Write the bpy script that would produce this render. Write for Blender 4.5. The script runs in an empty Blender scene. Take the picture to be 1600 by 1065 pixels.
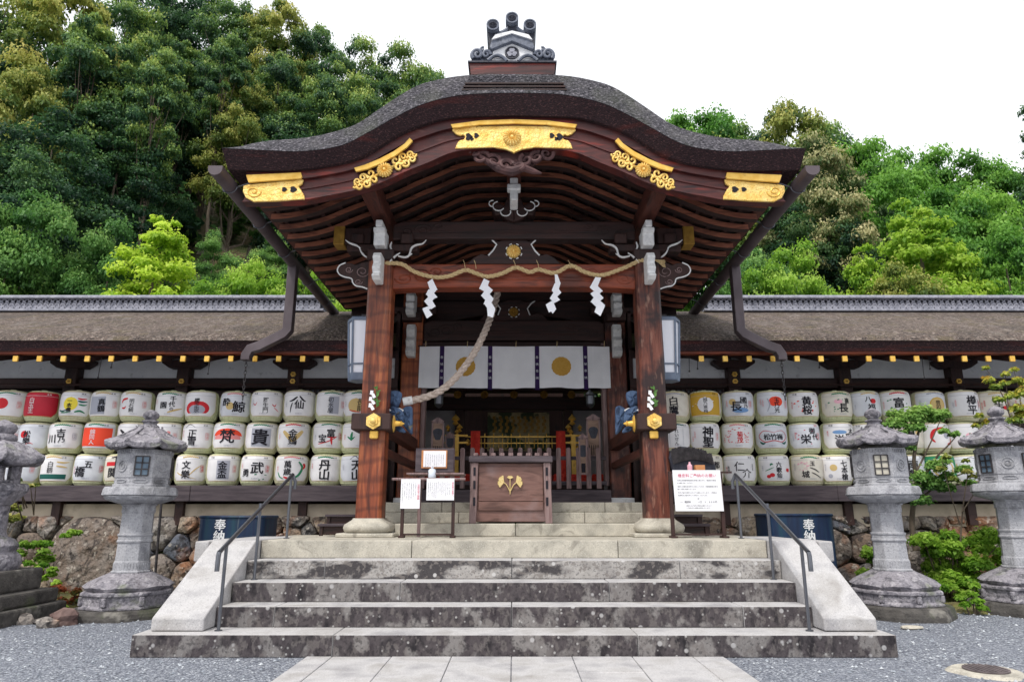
import bpy, bmesh, math, random
import numpy as np
from mathutils import Vector, Matrix, Euler
R_ = math.radians
S = bpy.context.scene
COL = S.collection
# ------------------------------------------------------------------ camera, sky, sun, exposure
H, F, TH, CX, CY = 1.13, 1067.0, R_(14.07), 803.0, 532.5
CT, ST = math.cos(TH), math.sin(TH)
cd = bpy.data.cameras.new('camera'); cam = bpy.data.objects.new('camera', cd); COL.objects.link(cam)
cd.sensor_width = 36; cd.lens = F/1600*36; cd.shift_x = -3/1600; cd.clip_start = 0.1; cd.clip_end = 2000
cam.location = (0, 0, H); cam.rotation_euler = (math.pi/2+TH, 0, 0)
S.camera = cam
SUN_EL, SUN_AZ = R_(58), R_(-150)      # high veiled sun behind the viewer's left shoulder
w = bpy.data.worlds.new("World"); S.world = w; w.use_nodes = True
nt = w.node_tree; bg = nt.nodes['Background']
sky = nt.nodes.new('ShaderNodeTexSky'); sky.sky_type = 'NISHITA'; sky.sun_disc = False
sky.sun_elevation = SUN_EL; sky.sun_rotation = SUN_AZ; sky.dust_density = 4; sky.air_density = 1.0
mx = nt.nodes.new('ShaderNodeMix'); mx.data_type = 'RGBA'; mx.inputs[0].default_value = 0.9   # overcast: cloud veil over the sky
mx.inputs[7].default_value = (10.3, 10.5, 10.9, 1)
nt.links.new(sky.outputs[0], mx.inputs[6]); nt.links.new(mx.outputs[2], bg.inputs[0])
bg.inputs[1].default_value = 0.10
sl = bpy.data.lights.new('sun', 'SUN'); sl.energy = 2.0; sl.angle = R_(11); sl.color = (1, .96, .9)
so = bpy.data.objects.new('sun', sl); COL.objects.link(so)
dv = Vector((math.sin(SUN_AZ)*math.cos(SUN_EL), math.cos(SUN_AZ)*math.cos(SUN_EL), math.sin(SUN_EL)))
so.rotation_euler = dv.to_track_quat('Z', 'Y').to_euler(); so.location = (-10, -10, 30)
S.view_settings.view_transform = 'Standard'; S.view_settings.look = 'None'
S.view_settings.exposure = 0.42; S.view_settings.gamma = 1.0
S.cycles.max_bounces = 6; S.cycles.transparent_max_bounces = 4; S.cycles.diffuse_bounces = 4

# ------------------------------------------------------------------ measuring helpers
def W(px, py, Y):
    v = CY-py; k = Y/(F*CT-v*ST)
    return ((px-CX)*k, H+(F*ST+v*CT)*k)
def ZY(py, Y): return W(CX, py, Y)[1]
def G(px, py, Z):
    v = CY-py; k = (Z-H)/(F*ST+v*CT)
    return ((px-CX)*k, (F*CT-v*ST)*k)
def spline(pts, n=8):
    P = [np.array(p, float) for p in pts]; out = []
    for i in range(len(P)-1):
        p0 = P[max(i-1, 0)]; p1 = P[i]; p2 = P[i+1]; p3 = P[min(i+2, len(P)-1)]
        for k in range(n):
            t = k/n
            out.append(.5*((2*p1)+(-p0+p2)*t+(2*p0-5*p1+4*p2-p3)*t*t+(-p0+3*p1-3*p2+p3)*t**3))
    out.append(P[-1]); return out

# ------------------------------------------------------------------ mesh builder
class MB:
    def __init__(s): s.v = []; s.f = []; s.m = []; s.sm = []; s.cur = 0; s.smooth = False
    def add(s, vs, fs, m=None):
        o = len(s.v); s.v += [tuple(map(float, p)) for p in vs]
        for f in fs: s.f.append([i+o for i in f]); s.m.append(s.cur if m is None else m); s.sm.append(s.smooth)
        return s
    def box(s, x0, x1, y0, y1, z0, z1, m=None):
        return s.add([(x0,y0,z0),(x1,y0,z0),(x1,y1,z0),(x0,y1,z0),(x0,y0,z1),(x1,y0,z1),(x1,y1,z1),(x0,y1,z1)],
            [(0,3,2,1),(4,5,6,7),(0,1,5,4),(1,2,6,5),(2,3,7,6),(3,0,4,7)], m)
    def beam(s, a, b, w, h, up=(0,0,1), m=None, w2=None, h2=None):
        a = Vector(a); b = Vector(b); d = (b-a).normalized(); u = Vector(up)
        r = d.cross(u).normalized(); u = r.cross(d).normalized(); vs = []
        for p, ww, hh in ((a,w,h),(b,w2 or w,h2 or h)):
            for sx, sz in ((-1,-1),(1,-1),(1,1),(-1,1)): vs.append(p+r*sx*ww/2+u*sz*hh/2)
        return s.add(vs, [(0,1,2,3),(7,6,5,4),(0,4,5,1),(1,5,6,2),(2,6,7,3),(3,7,4,0)], m)
    def tube(s, pts, r, n=8, cap=True, m=None, off=0):
        pts = [Vector(p) for p in pts]; k = len(pts)
        rs = r if isinstance(r, (list, tuple)) else [r]*k
        up = Vector((0,0,1)); vs = []
        prev = None
        for i, p in enumerate(pts):
            d = (pts[min(i+1,k-1)]-pts[max(i-1,0)]).normalized()
            if prev is None:
                x = d.cross(up) if abs(d.z) < .95 else d.cross(Vector((1,0,0)))
            else: x = prev-d*prev.dot(d)
            x.normalize(); prev = x; y = d.cross(x)
            for j in range(n):
                a = 2*math.pi*j/n+off; vs.append(p+(x*math.cos(a)+y*math.sin(a))*rs[i])
        fs = [(i*n+j, i*n+(j+1)%n, (i+1)*n+(j+1)%n, (i+1)*n+j) for i in range(k-1) for j in range(n)]
        if cap: fs += [tuple(range(n-1,-1,-1)), tuple((k-1)*n+j for j in range(n))]
        sm = s.smooth; s.smooth = True; s.add(vs, fs, m); s.smooth = sm; return s
    def lathe(s, prof, c=(0,0,0), n=24, rot=0, m=None, fn=None, cap=True):
        vs = []; k = len(prof)
        for i, (r, z) in enumerate(prof):
            for j in range(n):
                a = rot+2*math.pi*j/n; rr, zz = (r, z) if fn is None else fn(r, z, a, i, j)
                vs.append((c[0]+rr*math.cos(a), c[1]+rr*math.sin(a), c[2]+zz))
        fs = [(i*n+j, i*n+(j+1)%n, (i+1)*n+(j+1)%n, (i+1)*n+j) for i in range(k-1) for j in range(n)]
        if cap: fs += [tuple(range(n-1,-1,-1)), tuple((k-1)*n+j for j in range(n))]
        return s.add(vs, fs, m)
    def prism(s, poly, y0, y1, m=None):          # outline in XZ, thickness along Y
        n = len(poly); vs = [(x,y0,z) for x,z in poly]+[(x,y1,z) for x,z in poly]
        a = sum(poly[i][0]*poly[(i+1)%n][1]-poly[(i+1)%n][0]*poly[i][1] for i in range(n))
        fs = [tuple(range(n)), tuple(range(2*n-1,n-1,-1))]+[(i,i+n,(i+1)%n+n,(i+1)%n) for i in range(n)]
        if a < 0: fs = [tuple(reversed(f)) for f in fs]
        return s.add(vs, fs, m)
    def pxprism(s, pts, Y, th, m=None, mir=True, smooth=0):
        P = spline(list(pts)+[pts[0]], smooth)[:-1] if smooth else pts
        s.prism([W(p[0], p[1], Y) for p in P], Y, Y+th, m)
        if mir: s.prism([W(2*CX-p[0], p[1], Y) for p in P], Y, Y+th, m)
        return s
    def yprism(s, poly, x0, x1, m=None):         # outline in YZ, thickness along X
        n = len(poly); vs = [(x0,y,z) for y,z in poly]+[(x1,y,z) for y,z in poly]
        a = sum(poly[i][0]*poly[(i+1)%n][1]-poly[(i+1)%n][0]*poly[i][1] for i in range(n))
        fs = [tuple(range(n-1,-1,-1)), tuple(range(n,2*n))]+[(i,(i+1)%n,(i+1)%n+n,i+n) for i in range(n)]
        if a < 0: fs = [tuple(reversed(f)) for f in fs]
        return s.add(vs, fs, m)
    def strip(s, rows, m=None, closed=False):    # grid of rows of points
        n = len(rows[0]); vs = [p for r in rows for p in r]
        fs = [(i*n+j, i*n+j+1, (i+1)*n+j+1, (i+1)*n+j) for i in range(len(rows)-1) for j in range(n-1)]
        return s.add(vs, fs, m)
    def build(s, name, mats, parent=None, bevel=0, seg=1, sharp=35):
        me = bpy.data.meshes.new(name)
        off = Vector((0,0,0))
        p = parent
        while p is not None: off += p.location; p = p.parent
        me.from_pydata([(x-off.x, y-off.y, z-off.z) for x,y,z in s.v], [], s.f)
        if not isinstance(mats, (list, tuple)): mats = [mats]
        for m in mats: me.materials.append(m)
        if len(mats) > 1: me.polygons.foreach_set('material_index', s.m)
        me.polygons.foreach_set('use_smooth', s.sm)
        me.update()
        if any(s.sm) and sharp:
            try: me.set_sharp_from_angle(angle=R_(sharp))
            except Exception: pass
        o = bpy.data.objects.new(name, me); COL.objects.link(o)
        if parent is not None: o.parent = parent
        if bevel:
            b = o.modifiers.new('bevel', 'BEVEL'); b.width = bevel; b.segments = seg; b.limit_method = 'ANGLE'; b.angle_limit = R_(40)
        return o
def tag(o, label=None, cat=None, group=None, kind=None):
    if label: o['label'] = label
    if cat: o['category'] = cat
    if group: o['group'] = group
    if kind: o['kind'] = kind
    return o
def thing(name, label, cat, loc=(0,0,0), group=None, rz=0):
    o = bpy.data.objects.new(name, None); COL.objects.link(o); o.location = loc; o.rotation_euler = (0,0,rz)
    o.empty_display_size = .1
    return tag(o, label, cat, group)
def struct(name, mb, mat, **k): return tag(mb.build(name, mat, **k), kind='structure')
def dup(root, loc, rz=None, sc=None, label=None, group=None):
    def cp(o, par):
        c = o.copy(); COL.objects.link(c); c.parent = par
        for ch in list(o.children): cp(ch, c)
        return c
    r = cp(root, None); r.location = loc
    if rz is not None: r.rotation_euler = (0,0,rz)
    if sc is not None: r.scale = sc if isinstance(sc, tuple) else (sc,sc,sc)
    if label: r['label'] = label
    if group: r['group'] = group
    return r

# ------------------------------------------------------------------ materials
def srgb(r, g, b):
    f = lambda c: (c/255/12.92) if c/255 <= .04045 else ((c/255+.055)/1.055)**2.4
    return (f(r), f(g), f(b), 1)
def C4(c): return tuple(c)+((1,) if len(c) == 3 else ())
def pmat(name, cols, ns=6, mp=(1,1,1), detail=6, rough=.7, metal=0, bump=.3, bs=None, bmp=None, bd=.01, layers=(), spec=.4,
         trans=0, dist=0, emit=None, coat=0, island=0, rng=(.3,.7), cell=0):
    m = bpy.data.materials.new(name); m.use_nodes = True; t = m.node_tree; N = t.nodes; L = t.links
    b = N['Principled BSDF']; tc = N.new('ShaderNodeTexCoord')
    def mapping(sc):
        q = N.new('ShaderNodeMapping'); q.inputs['Scale'].default_value = sc; L.new(tc.outputs['Object'], q.inputs[0]); return q.outputs[0]
    def noise(sc, scale, det=6, d=0):
        n = N.new('ShaderNodeTexNoise'); n.inputs['Scale'].default_value = scale; n.inputs['Detail'].default_value = det
        n.inputs['Distortion'].default_value = d; L.new(mapping(sc), n.inputs[0]); return n.outputs[0]
    def ramp(src, stops):
        r = N.new('ShaderNodeValToRGB'); e = r.color_ramp.elements
        while len(e) < len(stops): e.new(.5)
        for i, (p, c) in enumerate(stops): e[i].position = p; e[i].color = C4(c)
        L.new(src, r.inputs[0]); return r.outputs[0]
    vh = None
    if cell:      # every grain its own tone
        vn = N.new('ShaderNodeTexVoronoi'); vn.inputs['Scale'].default_value = cell; L.new(mapping(mp), vn.inputs[0]); vh = vn.outputs['Distance']
        se = N.new('ShaderNodeSeparateColor'); L.new(vn.outputs['Color'], se.inputs[0]); colr = ramp(se.outputs[0], [(i/(len(cols)-1), c) for i, c in enumerate(cols)])
    elif len(cols) == 1: colr = None
    else:
        k = len(cols); stops = [(rng[0]+(rng[1]-rng[0])*i/(k-1), c) for i, c in enumerate(cols)]
        if island:
            g = N.new('ShaderNodeNewGeometry'); n0 = noise(mp, ns, detail, dist)
            mm = N.new('ShaderNodeMath'); mm.operation = 'MULTIPLY_ADD'; mm.inputs[1].default_value = island; L.new(g.outputs['Random Per Island'], mm.inputs[0])
            m2 = N.new('ShaderNodeMath'); m2.operation = 'MULTIPLY_ADD'; m2.inputs[1].default_value = 1-island; m2.inputs[2].default_value = 0
            L.new(n0, m2.inputs[0]); L.new(m2.outputs[0], mm.inputs[2]); colr = ramp(mm.outputs[0], stops)
        else: colr = ramp(noise(mp, ns, detail, dist), stops)
    for ly in layers:
        kind = ly.get('kind', 'noise'); lo, hi = ly.get('lo', .5), ly.get('hi', .6)
        if kind == 'noise': src = noise(ly.get('mp', (1,1,1)), ly['s'], ly.get('d', 6), ly.get('dist', 0))
        elif kind == 'wave':
            n = N.new('ShaderNodeTexWave'); n.inputs['Scale'].default_value = ly['s']; n.inputs['Distortion'].default_value = ly.get('dist', 4)
            n.inputs['Detail'].default_value = 3; n.inputs['Detail Scale'].default_value = 1.2; n.bands_direction = ly.get('dir', 'X'); L.new(mapping(ly.get('mp', (1,1,1))), n.inputs[0]); src = n.outputs[1]
        else:
            n = N.new('ShaderNodeTexVoronoi'); n.inputs['Scale'].default_value = ly['s']; n.feature = 'F1' if kind == 'vor' else 'DISTANCE_TO_EDGE'
            L.new(mapping(ly.get('mp', (1,1,1))), n.inputs[0]); src = n.outputs['Distance']
        mr = N.new('ShaderNodeMapRange'); mr.inputs[1].default_value = lo; mr.inputs[2].default_value = hi; L.new(src, mr.inputs[0])
        mul = N.new('ShaderNodeMath'); mul.operation = 'MULTIPLY'; mul.inputs[1].default_value = ly.get('a', 1); L.new(mr.outputs[0], mul.inputs[0])
        out = mul.outputs[0]
        if 'gate' in ly:      # mask by a second broad noise
            g2 = noise((1,1,1), ly['gate'][0], 3); mr2 = N.new('ShaderNodeMapRange'); mr2.inputs[1].default_value = ly['gate'][1]; mr2.inputs[2].default_value = ly['gate'][2]
            L.new(g2, mr2.inputs[0]); mu = N.new('ShaderNodeMath'); mu.operation = 'MULTIPLY'; L.new(out, mu.inputs[0]); L.new(mr2.outputs[0], mu.inputs[1]); out = mu.outputs[0]
        x = N.new('ShaderNodeMix'); x.data_type = 'RGBA'; L.new(out, x.inputs[0]); x.inputs[7].default_value = C4(ly['col'])
        if colr is None: x.inputs[6].default_value = C4(cols[0])
        else: L.new(colr, x.inputs[6])
        colr = x.outputs[2]
    if colr is None: b.inputs['Base Color'].default_value = C4(cols[0])
    else: L.new(colr, b.inputs['Base Color'])
    b.inputs['Roughness'].default_value = rough; b.inputs['Metallic'].default_value = metal
    b.inputs['Specular IOR Level'].default_value = spec; b.inputs['Coat Weight'].default_value = coat; b.inputs['Coat Roughness'].default_value = .3
    if bump:
        bn = N.new('ShaderNodeBump'); bn.inputs['Strength'].default_value = bump; bn.inputs['Distance'].default_value = bd
        L.new(vh if vh is not None else noise(bmp or mp, bs or ns*3, 5), bn.inputs['Height']); bn.invert = vh is not None; L.new(bn.outputs[0], b.inputs['Normal'])
    if emit: b.inputs['Emission Color'].default_value = C4(emit[0]); b.inputs['Emission Strength'].default_value = emit[1]
    if trans: b.inputs['Transmission Weight'].default_value = trans
    return m
def leafmat(name, cols, rough=.55, tr=.35):
    m = bpy.data.materials.new(name); m.use_nodes = True; t = m.node_tree; N = t.nodes; L = t.links
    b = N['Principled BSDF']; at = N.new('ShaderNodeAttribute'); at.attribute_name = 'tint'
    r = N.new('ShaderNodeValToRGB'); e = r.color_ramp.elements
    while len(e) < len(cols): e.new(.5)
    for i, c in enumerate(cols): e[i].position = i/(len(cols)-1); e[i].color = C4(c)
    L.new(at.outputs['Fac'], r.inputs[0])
    oi = N.new('ShaderNodeObjectInfo'); hs = N.new('ShaderNodeHueSaturation')
    m1 = N.new('ShaderNodeMapRange'); m1.inputs[3].default_value = .85; m1.inputs[4].default_value = 1.3; L.new(oi.outputs['Random'], m1.inputs[0])
    m2 = N.new('ShaderNodeMapRange'); m2.inputs[3].default_value = .512; m2.inputs[4].default_value = .488; L.new(oi.outputs['Random'], m2.inputs[0])
    L.new(m1.outputs[0], hs.inputs['Value']); L.new(m2.outputs[0], hs.inputs['Hue']); L.new(r.outputs[0], hs.inputs['Color'])
    L.new(hs.outputs[0], b.inputs['Base Color']); b.inputs['Roughness'].default_value = rough; b.inputs['Specular IOR Level'].default_value = .3
    tl = N.new('ShaderNodeBsdfTranslucent'); L.new(hs.outputs[0], tl.inputs[0])
    ms = N.new('ShaderNodeMixShader'); ms.inputs[0].default_value = tr; L.new(b.outputs[0], ms.inputs[1]); L.new(tl.outputs[0], ms.inputs[2])
    L.new(ms.outputs[0], N['Material Output'].inputs[0]); return m

def wood(name, a, b, c=None, mp=(14,14,1.2), ns=2.2, rough=.55, bump=.35, layers=(), **k):
    return pmat(name, [a, b] + ([c] if c else []), ns=ns, mp=mp, detail=8, rough=rough, bump=bump, bs=5, bd=.006, layers=layers, dist=.6, **k)
M = {}
M['pillar'] = wood('pillar_wood', srgb(78,38,27), srgb(138,70,44), srgb(180,104,62), mp=(9,9,.7), ns=2.0, rough=.42, layers=[
    dict(col=srgb(42,22,20), s=1.2, lo=.5, hi=.7, a=.85, mp=(1,1,.7)), dict(col=srgb(60,28,22), s=1.6, kind='wave', dist=9, dir='Z', lo=.5, hi=1, a=.45, mp=(.5,.5,1)),
    dict(col=srgb(170,150,140), s=9, lo=.64, hi=.76, a=.3, mp=(5,5,.6))])
M['pillar2'] = wood('weathered_pillar_wood', srgb(56,28,26), srgb(104,54,40), srgb(132,80,64), mp=(9,9,.9), ns=2.4, rough=.5, layers=[
    dict(col=srgb(36,22,24), s=3.0, lo=.44, hi=.6, a=.92), dict(col=srgb(176,136,116), s=6, lo=.58, hi=.72, a=.5, mp=(3,3,.8))])
M['beam'] = wood('beam_wood', srgb(70,34,26), srgb(140,66,40), srgb(112,50,34), mp=(1,9,9), rough=.5, layers=[dict(col=srgb(40,24,22), s=2, lo=.5, hi=.7, a=.7, mp=(1,1,2))])
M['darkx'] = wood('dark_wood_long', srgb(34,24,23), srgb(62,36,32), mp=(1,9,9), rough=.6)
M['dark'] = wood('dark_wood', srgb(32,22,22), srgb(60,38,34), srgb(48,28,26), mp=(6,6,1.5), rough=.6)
M['darky'] = wood('dark_wood_deep', srgb(46,26,23), srgb(92,50,40), srgb(66,36,30), mp=(9,1,9), rough=.6)
M['rafter'] = wood('rafter_wood', srgb(92,54,44), srgb(160,100,76), srgb(118,68,54), mp=(1.2,9,9), rough=.6, layers=[dict(col=srgb(44,30,28), s=1.6, lo=.5, hi=.66, a=.75, mp=(.7,1,1))])
M['rafterdk'] = wood('shaded_rafter_wood', srgb(26,18,19), srgb(58,36,32), mp=(1.2,9,9), rough=.6)  # same timber as the rafter fronts, with underside shade put into the colour
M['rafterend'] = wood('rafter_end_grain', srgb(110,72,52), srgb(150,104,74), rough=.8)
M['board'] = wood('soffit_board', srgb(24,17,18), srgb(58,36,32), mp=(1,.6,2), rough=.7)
M['hafu'] = wood('barge_board_lacquer', srgb(44,22,24), srgb(88,38,34), srgb(60,28,28), mp=(.8,5,6), rough=.45, layers=[dict(col=srgb(150,50,36), s=3, lo=.57, hi=.66, a=.6, mp=(.6,1,4)), dict(col=srgb(26,18,24), s=1.8, lo=.5, hi=.7, a=.6), dict(col=srgb(128,92,84), s=5, lo=.6, hi=.72, a=.35, mp=(.8,1,4))])
M['barkedge'] = pmat('bark_roof_edge', [srgb(24,17,22), srgb(54,34,36), srgb(34,22,28), srgb(84,58,58)], ns=38, mp=(1,1,2.4), rough=.95, bump=.8, bs=45, bd=.02, rng=(.36,.64), layers=[dict(col=srgb(104,44,36), s=1.6, lo=.57, hi=.7, a=.5, mp=(.6,1,5))])
M['bark'] = pmat('hinoki_bark_thatch', [srgb(30,30,34), srgb(82,80,86), srgb(56,54,60), srgb(122,118,124)], ns=34, mp=(1,.5,1.4), detail=4, rough=.95, bump=1, bs=30, bd=.05, rng=(.38,.62), layers=[dict(col=srgb(104,102,100), s=4, lo=.5, hi=.7, a=.45), dict(col=srgb(40,38,42), s=22, lo=.56, hi=.62, a=.6), dict(col=srgb(84,88,70), s=1.7, lo=.55, hi=.7, a=.4)])
M['bark2'] = pmat('brown_bark_thatch', [srgb(46,40,38), srgb(114,99,90), srgb(78,69,64), srgb(146,132,122)], ns=20, mp=(1,1,1), detail=6, rough=.95, bump=1, bs=16, bd=.09, rng=(.36,.64), layers=[dict(col=srgb(98,88,60), s=3.5, lo=.52, hi=.66, a=.5), dict(col=srgb(40,35,34), s=15, lo=.56, hi=.63, a=.6), dict(col=srgb(164,152,142), s=22, lo=.63, hi=.67, a=.6), dict(col=srgb(60,56,52), s=1.1, lo=.5, hi=.66, a=.5), dict(col=srgb(136,128,122), s=2.2, lo=.56, hi=.7, a=.35, mp=(2,1,.4))])
M['gold'] = pmat('gilded_metal', [srgb(226,180,84), srgb(246,208,118), srgb(250,222,146)], ns=9, rough=.45, metal=.35, bump=.9, bs=40, bd=.012, layers=[dict(col=srgb(186,134,56), s=30, lo=.55, hi=.6, a=.6, dist=3)])
M['goldpl'] = pmat('plain_gilding', [srgb(222,172,70), srgb(242,200,104)], ns=12, rough=.42, metal=.35, bump=.15, bs=30, layers=[dict(col=srgb(150,100,44), s=9, lo=.6, hi=.72, a=.5)])
M['oldgold'] = pmat('dull_gilding', [srgb(140,104,44), srgb(190,148,66)], ns=9, rough=.5, metal=.4, bump=.4, bs=50)
M['white'] = pmat('white_painted_end', [srgb(216,216,216), srgb(240,240,238)], ns=20, rough=.7, bump=.2, layers=[dict(col=srgb(150,142,138), s=16, lo=.6, hi=.72, a=.5)])
M['paper'] = pmat('white_paper', [srgb(236,236,240)], rough=.8, bump=.05, bs=6)
M['paint'] = pmat('black_ink', [srgb(26,24,34)], rough=.8, bump=0)
M['pink'] = pmat('pink_ink', [srgb(206,60,96)], rough=.8, bump=0)
M['red'] = pmat('red_ink', [srgb(204,40,48)], rough=.75, bump=0)
M['redpale'] = pmat('pale_red_ink', [srgb(224,140,140)], rough=.8, bump=0)
M['green'] = pmat('green_ink', [srgb(36,128,88)], rough=.75, bump=0)
M['dkgreen'] = pmat('dark_green_ink', [srgb(26,92,84)], rough=.75, bump=0)
M['yellow'] = pmat('yellow_ink', [srgb(238,216,70)], rough=.75, bump=0)
M['orange'] = pmat('orange_red_ink', [srgb(232,72,44)], rough=.75, bump=0)
M['tan'] = pmat('tan_ink', [srgb(206,178,120)], rough=.75, bump=0)
M['ochre'] = pmat('ochre_ink', [srgb(200,158,54)], rough=.75, bump=.2, bs=60)
M['grey'] = pmat('grey_ink', [srgb(168,170,182)], rough=.75, bump=0)
M['blueink'] = pmat('blue_ink', [srgb(112,150,196)], rough=.75, bump=0)
M['pinkpale'] = pmat('pale_pink_ink', [srgb(232,176,190)], rough=.8, bump=0)
M['purple'] = pmat('purple_cloth', [srgb(44,24,70), srgb(54,30,84)], ns=6, rough=.9, bump=.2, bs=60)
M['cloth'] = pmat('white_cloth', [srgb(232,232,236), srgb(244,244,247)], ns=3, rough=.9, bump=.3, bs=3, bmp=(3,1,.4), bd=.05)
M['clothgold'] = pmat('ochre_crest', [srgb(196,150,62), srgb(206,160,74)], ns=30, rough=.8, bump=.1)
M['bluecloth'] = pmat('blue_cloth', [srgb(40,56,86), srgb(84,106,138), srgb(58,78,110)], ns=5, rough=.85, bump=.5, bs=9, bd=.03, layers=[dict(col=srgb(24,34,56), s=6, lo=.55, hi=.6, a=.7), dict(col=srgb(160,144,90), s=9, lo=.66, hi=.7, a=.5)])
M['rope'] = pmat('straw_rope', [srgb(178,152,108), srgb(214,190,144)], ns=40, rough=.9, bump=.6, bs=80, bd=.005)
M['rope2'] = pmat('faded_bell_rope', [srgb(168,150,138), srgb(206,192,180)], ns=30, rough=.9, bump=.5, bs=80, bd=.004)
M['gutter'] = pmat('gutter_metal', [srgb(72,62,66), srgb(98,88,92)], ns=4, mp=(1,1,.5), rough=.5, metal=.2, bump=.1)
M['steel'] = pmat('stainless_steel', [srgb(88,90,96), srgb(120,122,128)], ns=8, mp=(20,20,1), rough=.35, metal=.8, bump=.05)
M['iron'] = pmat('dark_iron', [srgb(50,48,50), srgb(82,78,80)], ns=20, rough=.6, metal=.4, bump=.2)
M['lamppaint'] = pmat('grey_blue_paint', [srgb(96,108,128), srgb(120,132,150)], ns=10, rough=.5, bump=.1)
M['lampglass'] = pmat('milk_glass', [srgb(238,240,248)], rough=.25, bump=0, spec=.6)
M['plaster'] = pmat('white_plaster', [srgb(230,230,232), srgb(244,244,244)], ns=5, rough=.9, bump=.1, layers=[dict(col=srgb(150,150,150), s=9, lo=.6, hi=.75, a=.5)])
M['cream'] = pmat('cream_plaster', [srgb(178,164,146), srgb(206,192,172)], ns=3, rough=.95, bump=.3, layers=[dict(col=srgb(150,138,120), s=7, lo=.5, hi=.7, a=.5)])
M['tile'] = pmat('smoked_roof_tile', [srgb(66,72,84), srgb(106,112,126), srgb(84,90,104)], ns=18, rough=.5, bump=.3, layers=[dict(col=srgb(150,154,160), s=12, lo=.6, hi=.72, a=.5)])
M['tilelight'] = pmat('pale_roof_tile', [srgb(118,120,132), srgb(166,166,176)], ns=14, rough=.6, bump=.3, layers=[dict(col=srgb(90,92,104), s=30, lo=.55, hi=.65, a=.6)])
M['tiledark'] = pmat('dark_roof_tile', [srgb(38,40,50), srgb(58,60,72)], ns=18, rough=.6, bump=.3)
speck = [dict(col=srgb(104,102,104), s=220, lo=.56, hi=.64, a=.5, d=2), dict(col=srgb(226,224,220), s=180, lo=.6, hi=.68, a=.5, d=2)]
M['granite'] = pmat('pale_granite', [srgb(150,148,150), srgb(184,182,182), srgb(168,165,163)], ns=3, rough=.85, bump=.4, bs=60, bd=.006, layers=[dict(col=srgb(110,108,112), s=85, lo=.54, hi=.66, a=.4, d=4), dict(col=srgb(212,210,208), s=75, lo=.58, hi=.68, a=.45, d=4), dict(col=srgb(126,120,114), s=3, lo=.54, hi=.7, a=.4, d=9, dist=1)])
M['granitew'] = pmat('warm_granite', [srgb(158,152,140), srgb(188,182,168), srgb(146,142,132)], ns=3, rough=.85, bump=.4, bs=60, bd=.006, layers=[dict(col=srgb(112,108,100), s=85, lo=.54, hi=.66, a=.4, d=4), dict(col=srgb(214,210,200), s=75, lo=.58, hi=.68, a=.45, d=4), dict(col=srgb(104,98,90), s=5, lo=.57, hi=.68, a=.55, d=10, dist=1)])
M['stain'] = pmat('lichen_stained_granite', [srgb(38,35,39), srgb(80,74,76), srgb(56,50,54)], ns=9, mp=(1,1,.5), rough=.95, bump=.8, bs=50, bd=.012, layers=[
    dict(col=srgb(134,130,128), s=5, lo=.52, hi=.58, a=.8, d=12, mp=(1,1,.8)), dict(col=srgb(108,102,100), s=22, lo=.53, hi=.6, a=.6, d=8, mp=(1,1,.6)), dict(col=srgb(30,28,32), s=36, lo=.54, hi=.64, a=.5, d=8),
    dict(col=srgb(172,170,170), s=8.5, kind='vor', lo=.2, hi=.13, a=.85, gate=(3.1,.47,.52)), dict(col=srgb(166,164,162), s=17, kind='vor', lo=.2, hi=.12, a=.85, gate=(4.1,.46,.52))])
M['stain2'] = pmat('part_stained_granite', [srgb(128,124,122), srgb(166,162,158), srgb(146,142,138)], ns=5, rough=.9, bump=.6, bs=50, bd=.008, layers=[dict(col=srgb(92,90,92), s=60, lo=.56, hi=.62, a=.6, d=2),
    dict(col=srgb(46,42,46), s=4, lo=.5, hi=.58, a=.9, d=12, mp=(.7,1,1.6)), dict(col=srgb(120,114,110), s=26, lo=.55, hi=.6, a=.7, d=6), dict(col=srgb(190,188,186), s=9, kind='vor', lo=.2, hi=.14, a=.9, gate=(3,.45,.5))])
M['lstone'] = pmat('lantern_stone', [srgb(132,132,138), srgb(172,172,176), srgb(152,152,156)], ns=6, rough=.9, bump=.6, bs=40, bd=.015, layers=[
    dict(col=srgb(96,96,104), s=60, lo=.54, hi=.66, a=.45, d=4), dict(col=srgb(86,86,88), s=4, lo=.55, hi=.68, a=.6, d=10), dict(col=srgb(196,196,200), s=50, lo=.62, hi=.67, a=.5, d=2)])
M['lstoned'] = pmat('weathered_lantern_stone', [srgb(92,90,98), srgb(150,146,152), srgb(120,116,122)], ns=12, rough=.95, bump=1, bs=34, bd=.02, layers=[
    dict(col=srgb(60,60,66), s=7, lo=.54, hi=.6, a=.6, d=10), dict(col=srgb(184,180,184), s=14, lo=.58, hi=.63, a=.6), dict(col=srgb(64,62,68), s=44, lo=.56, hi=.66, a=.5, d=5), dict(col=srgb(118,126,96), s=3, lo=.6, hi=.68, a=.5)])
M['darkstone'] = pmat('mossy_dark_stone', [srgb(58,56,54), srgb(98,94,90)], ns=8, rough=.95, bump=.7, bs=40, bd=.02, layers=[dict(col=srgb(146,142,134), s=5, lo=.58, hi=.68, a=.6, d=9), dict(col=srgb(72,84,48), s=3, lo=.6, hi=.7, a=.5)])
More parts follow.
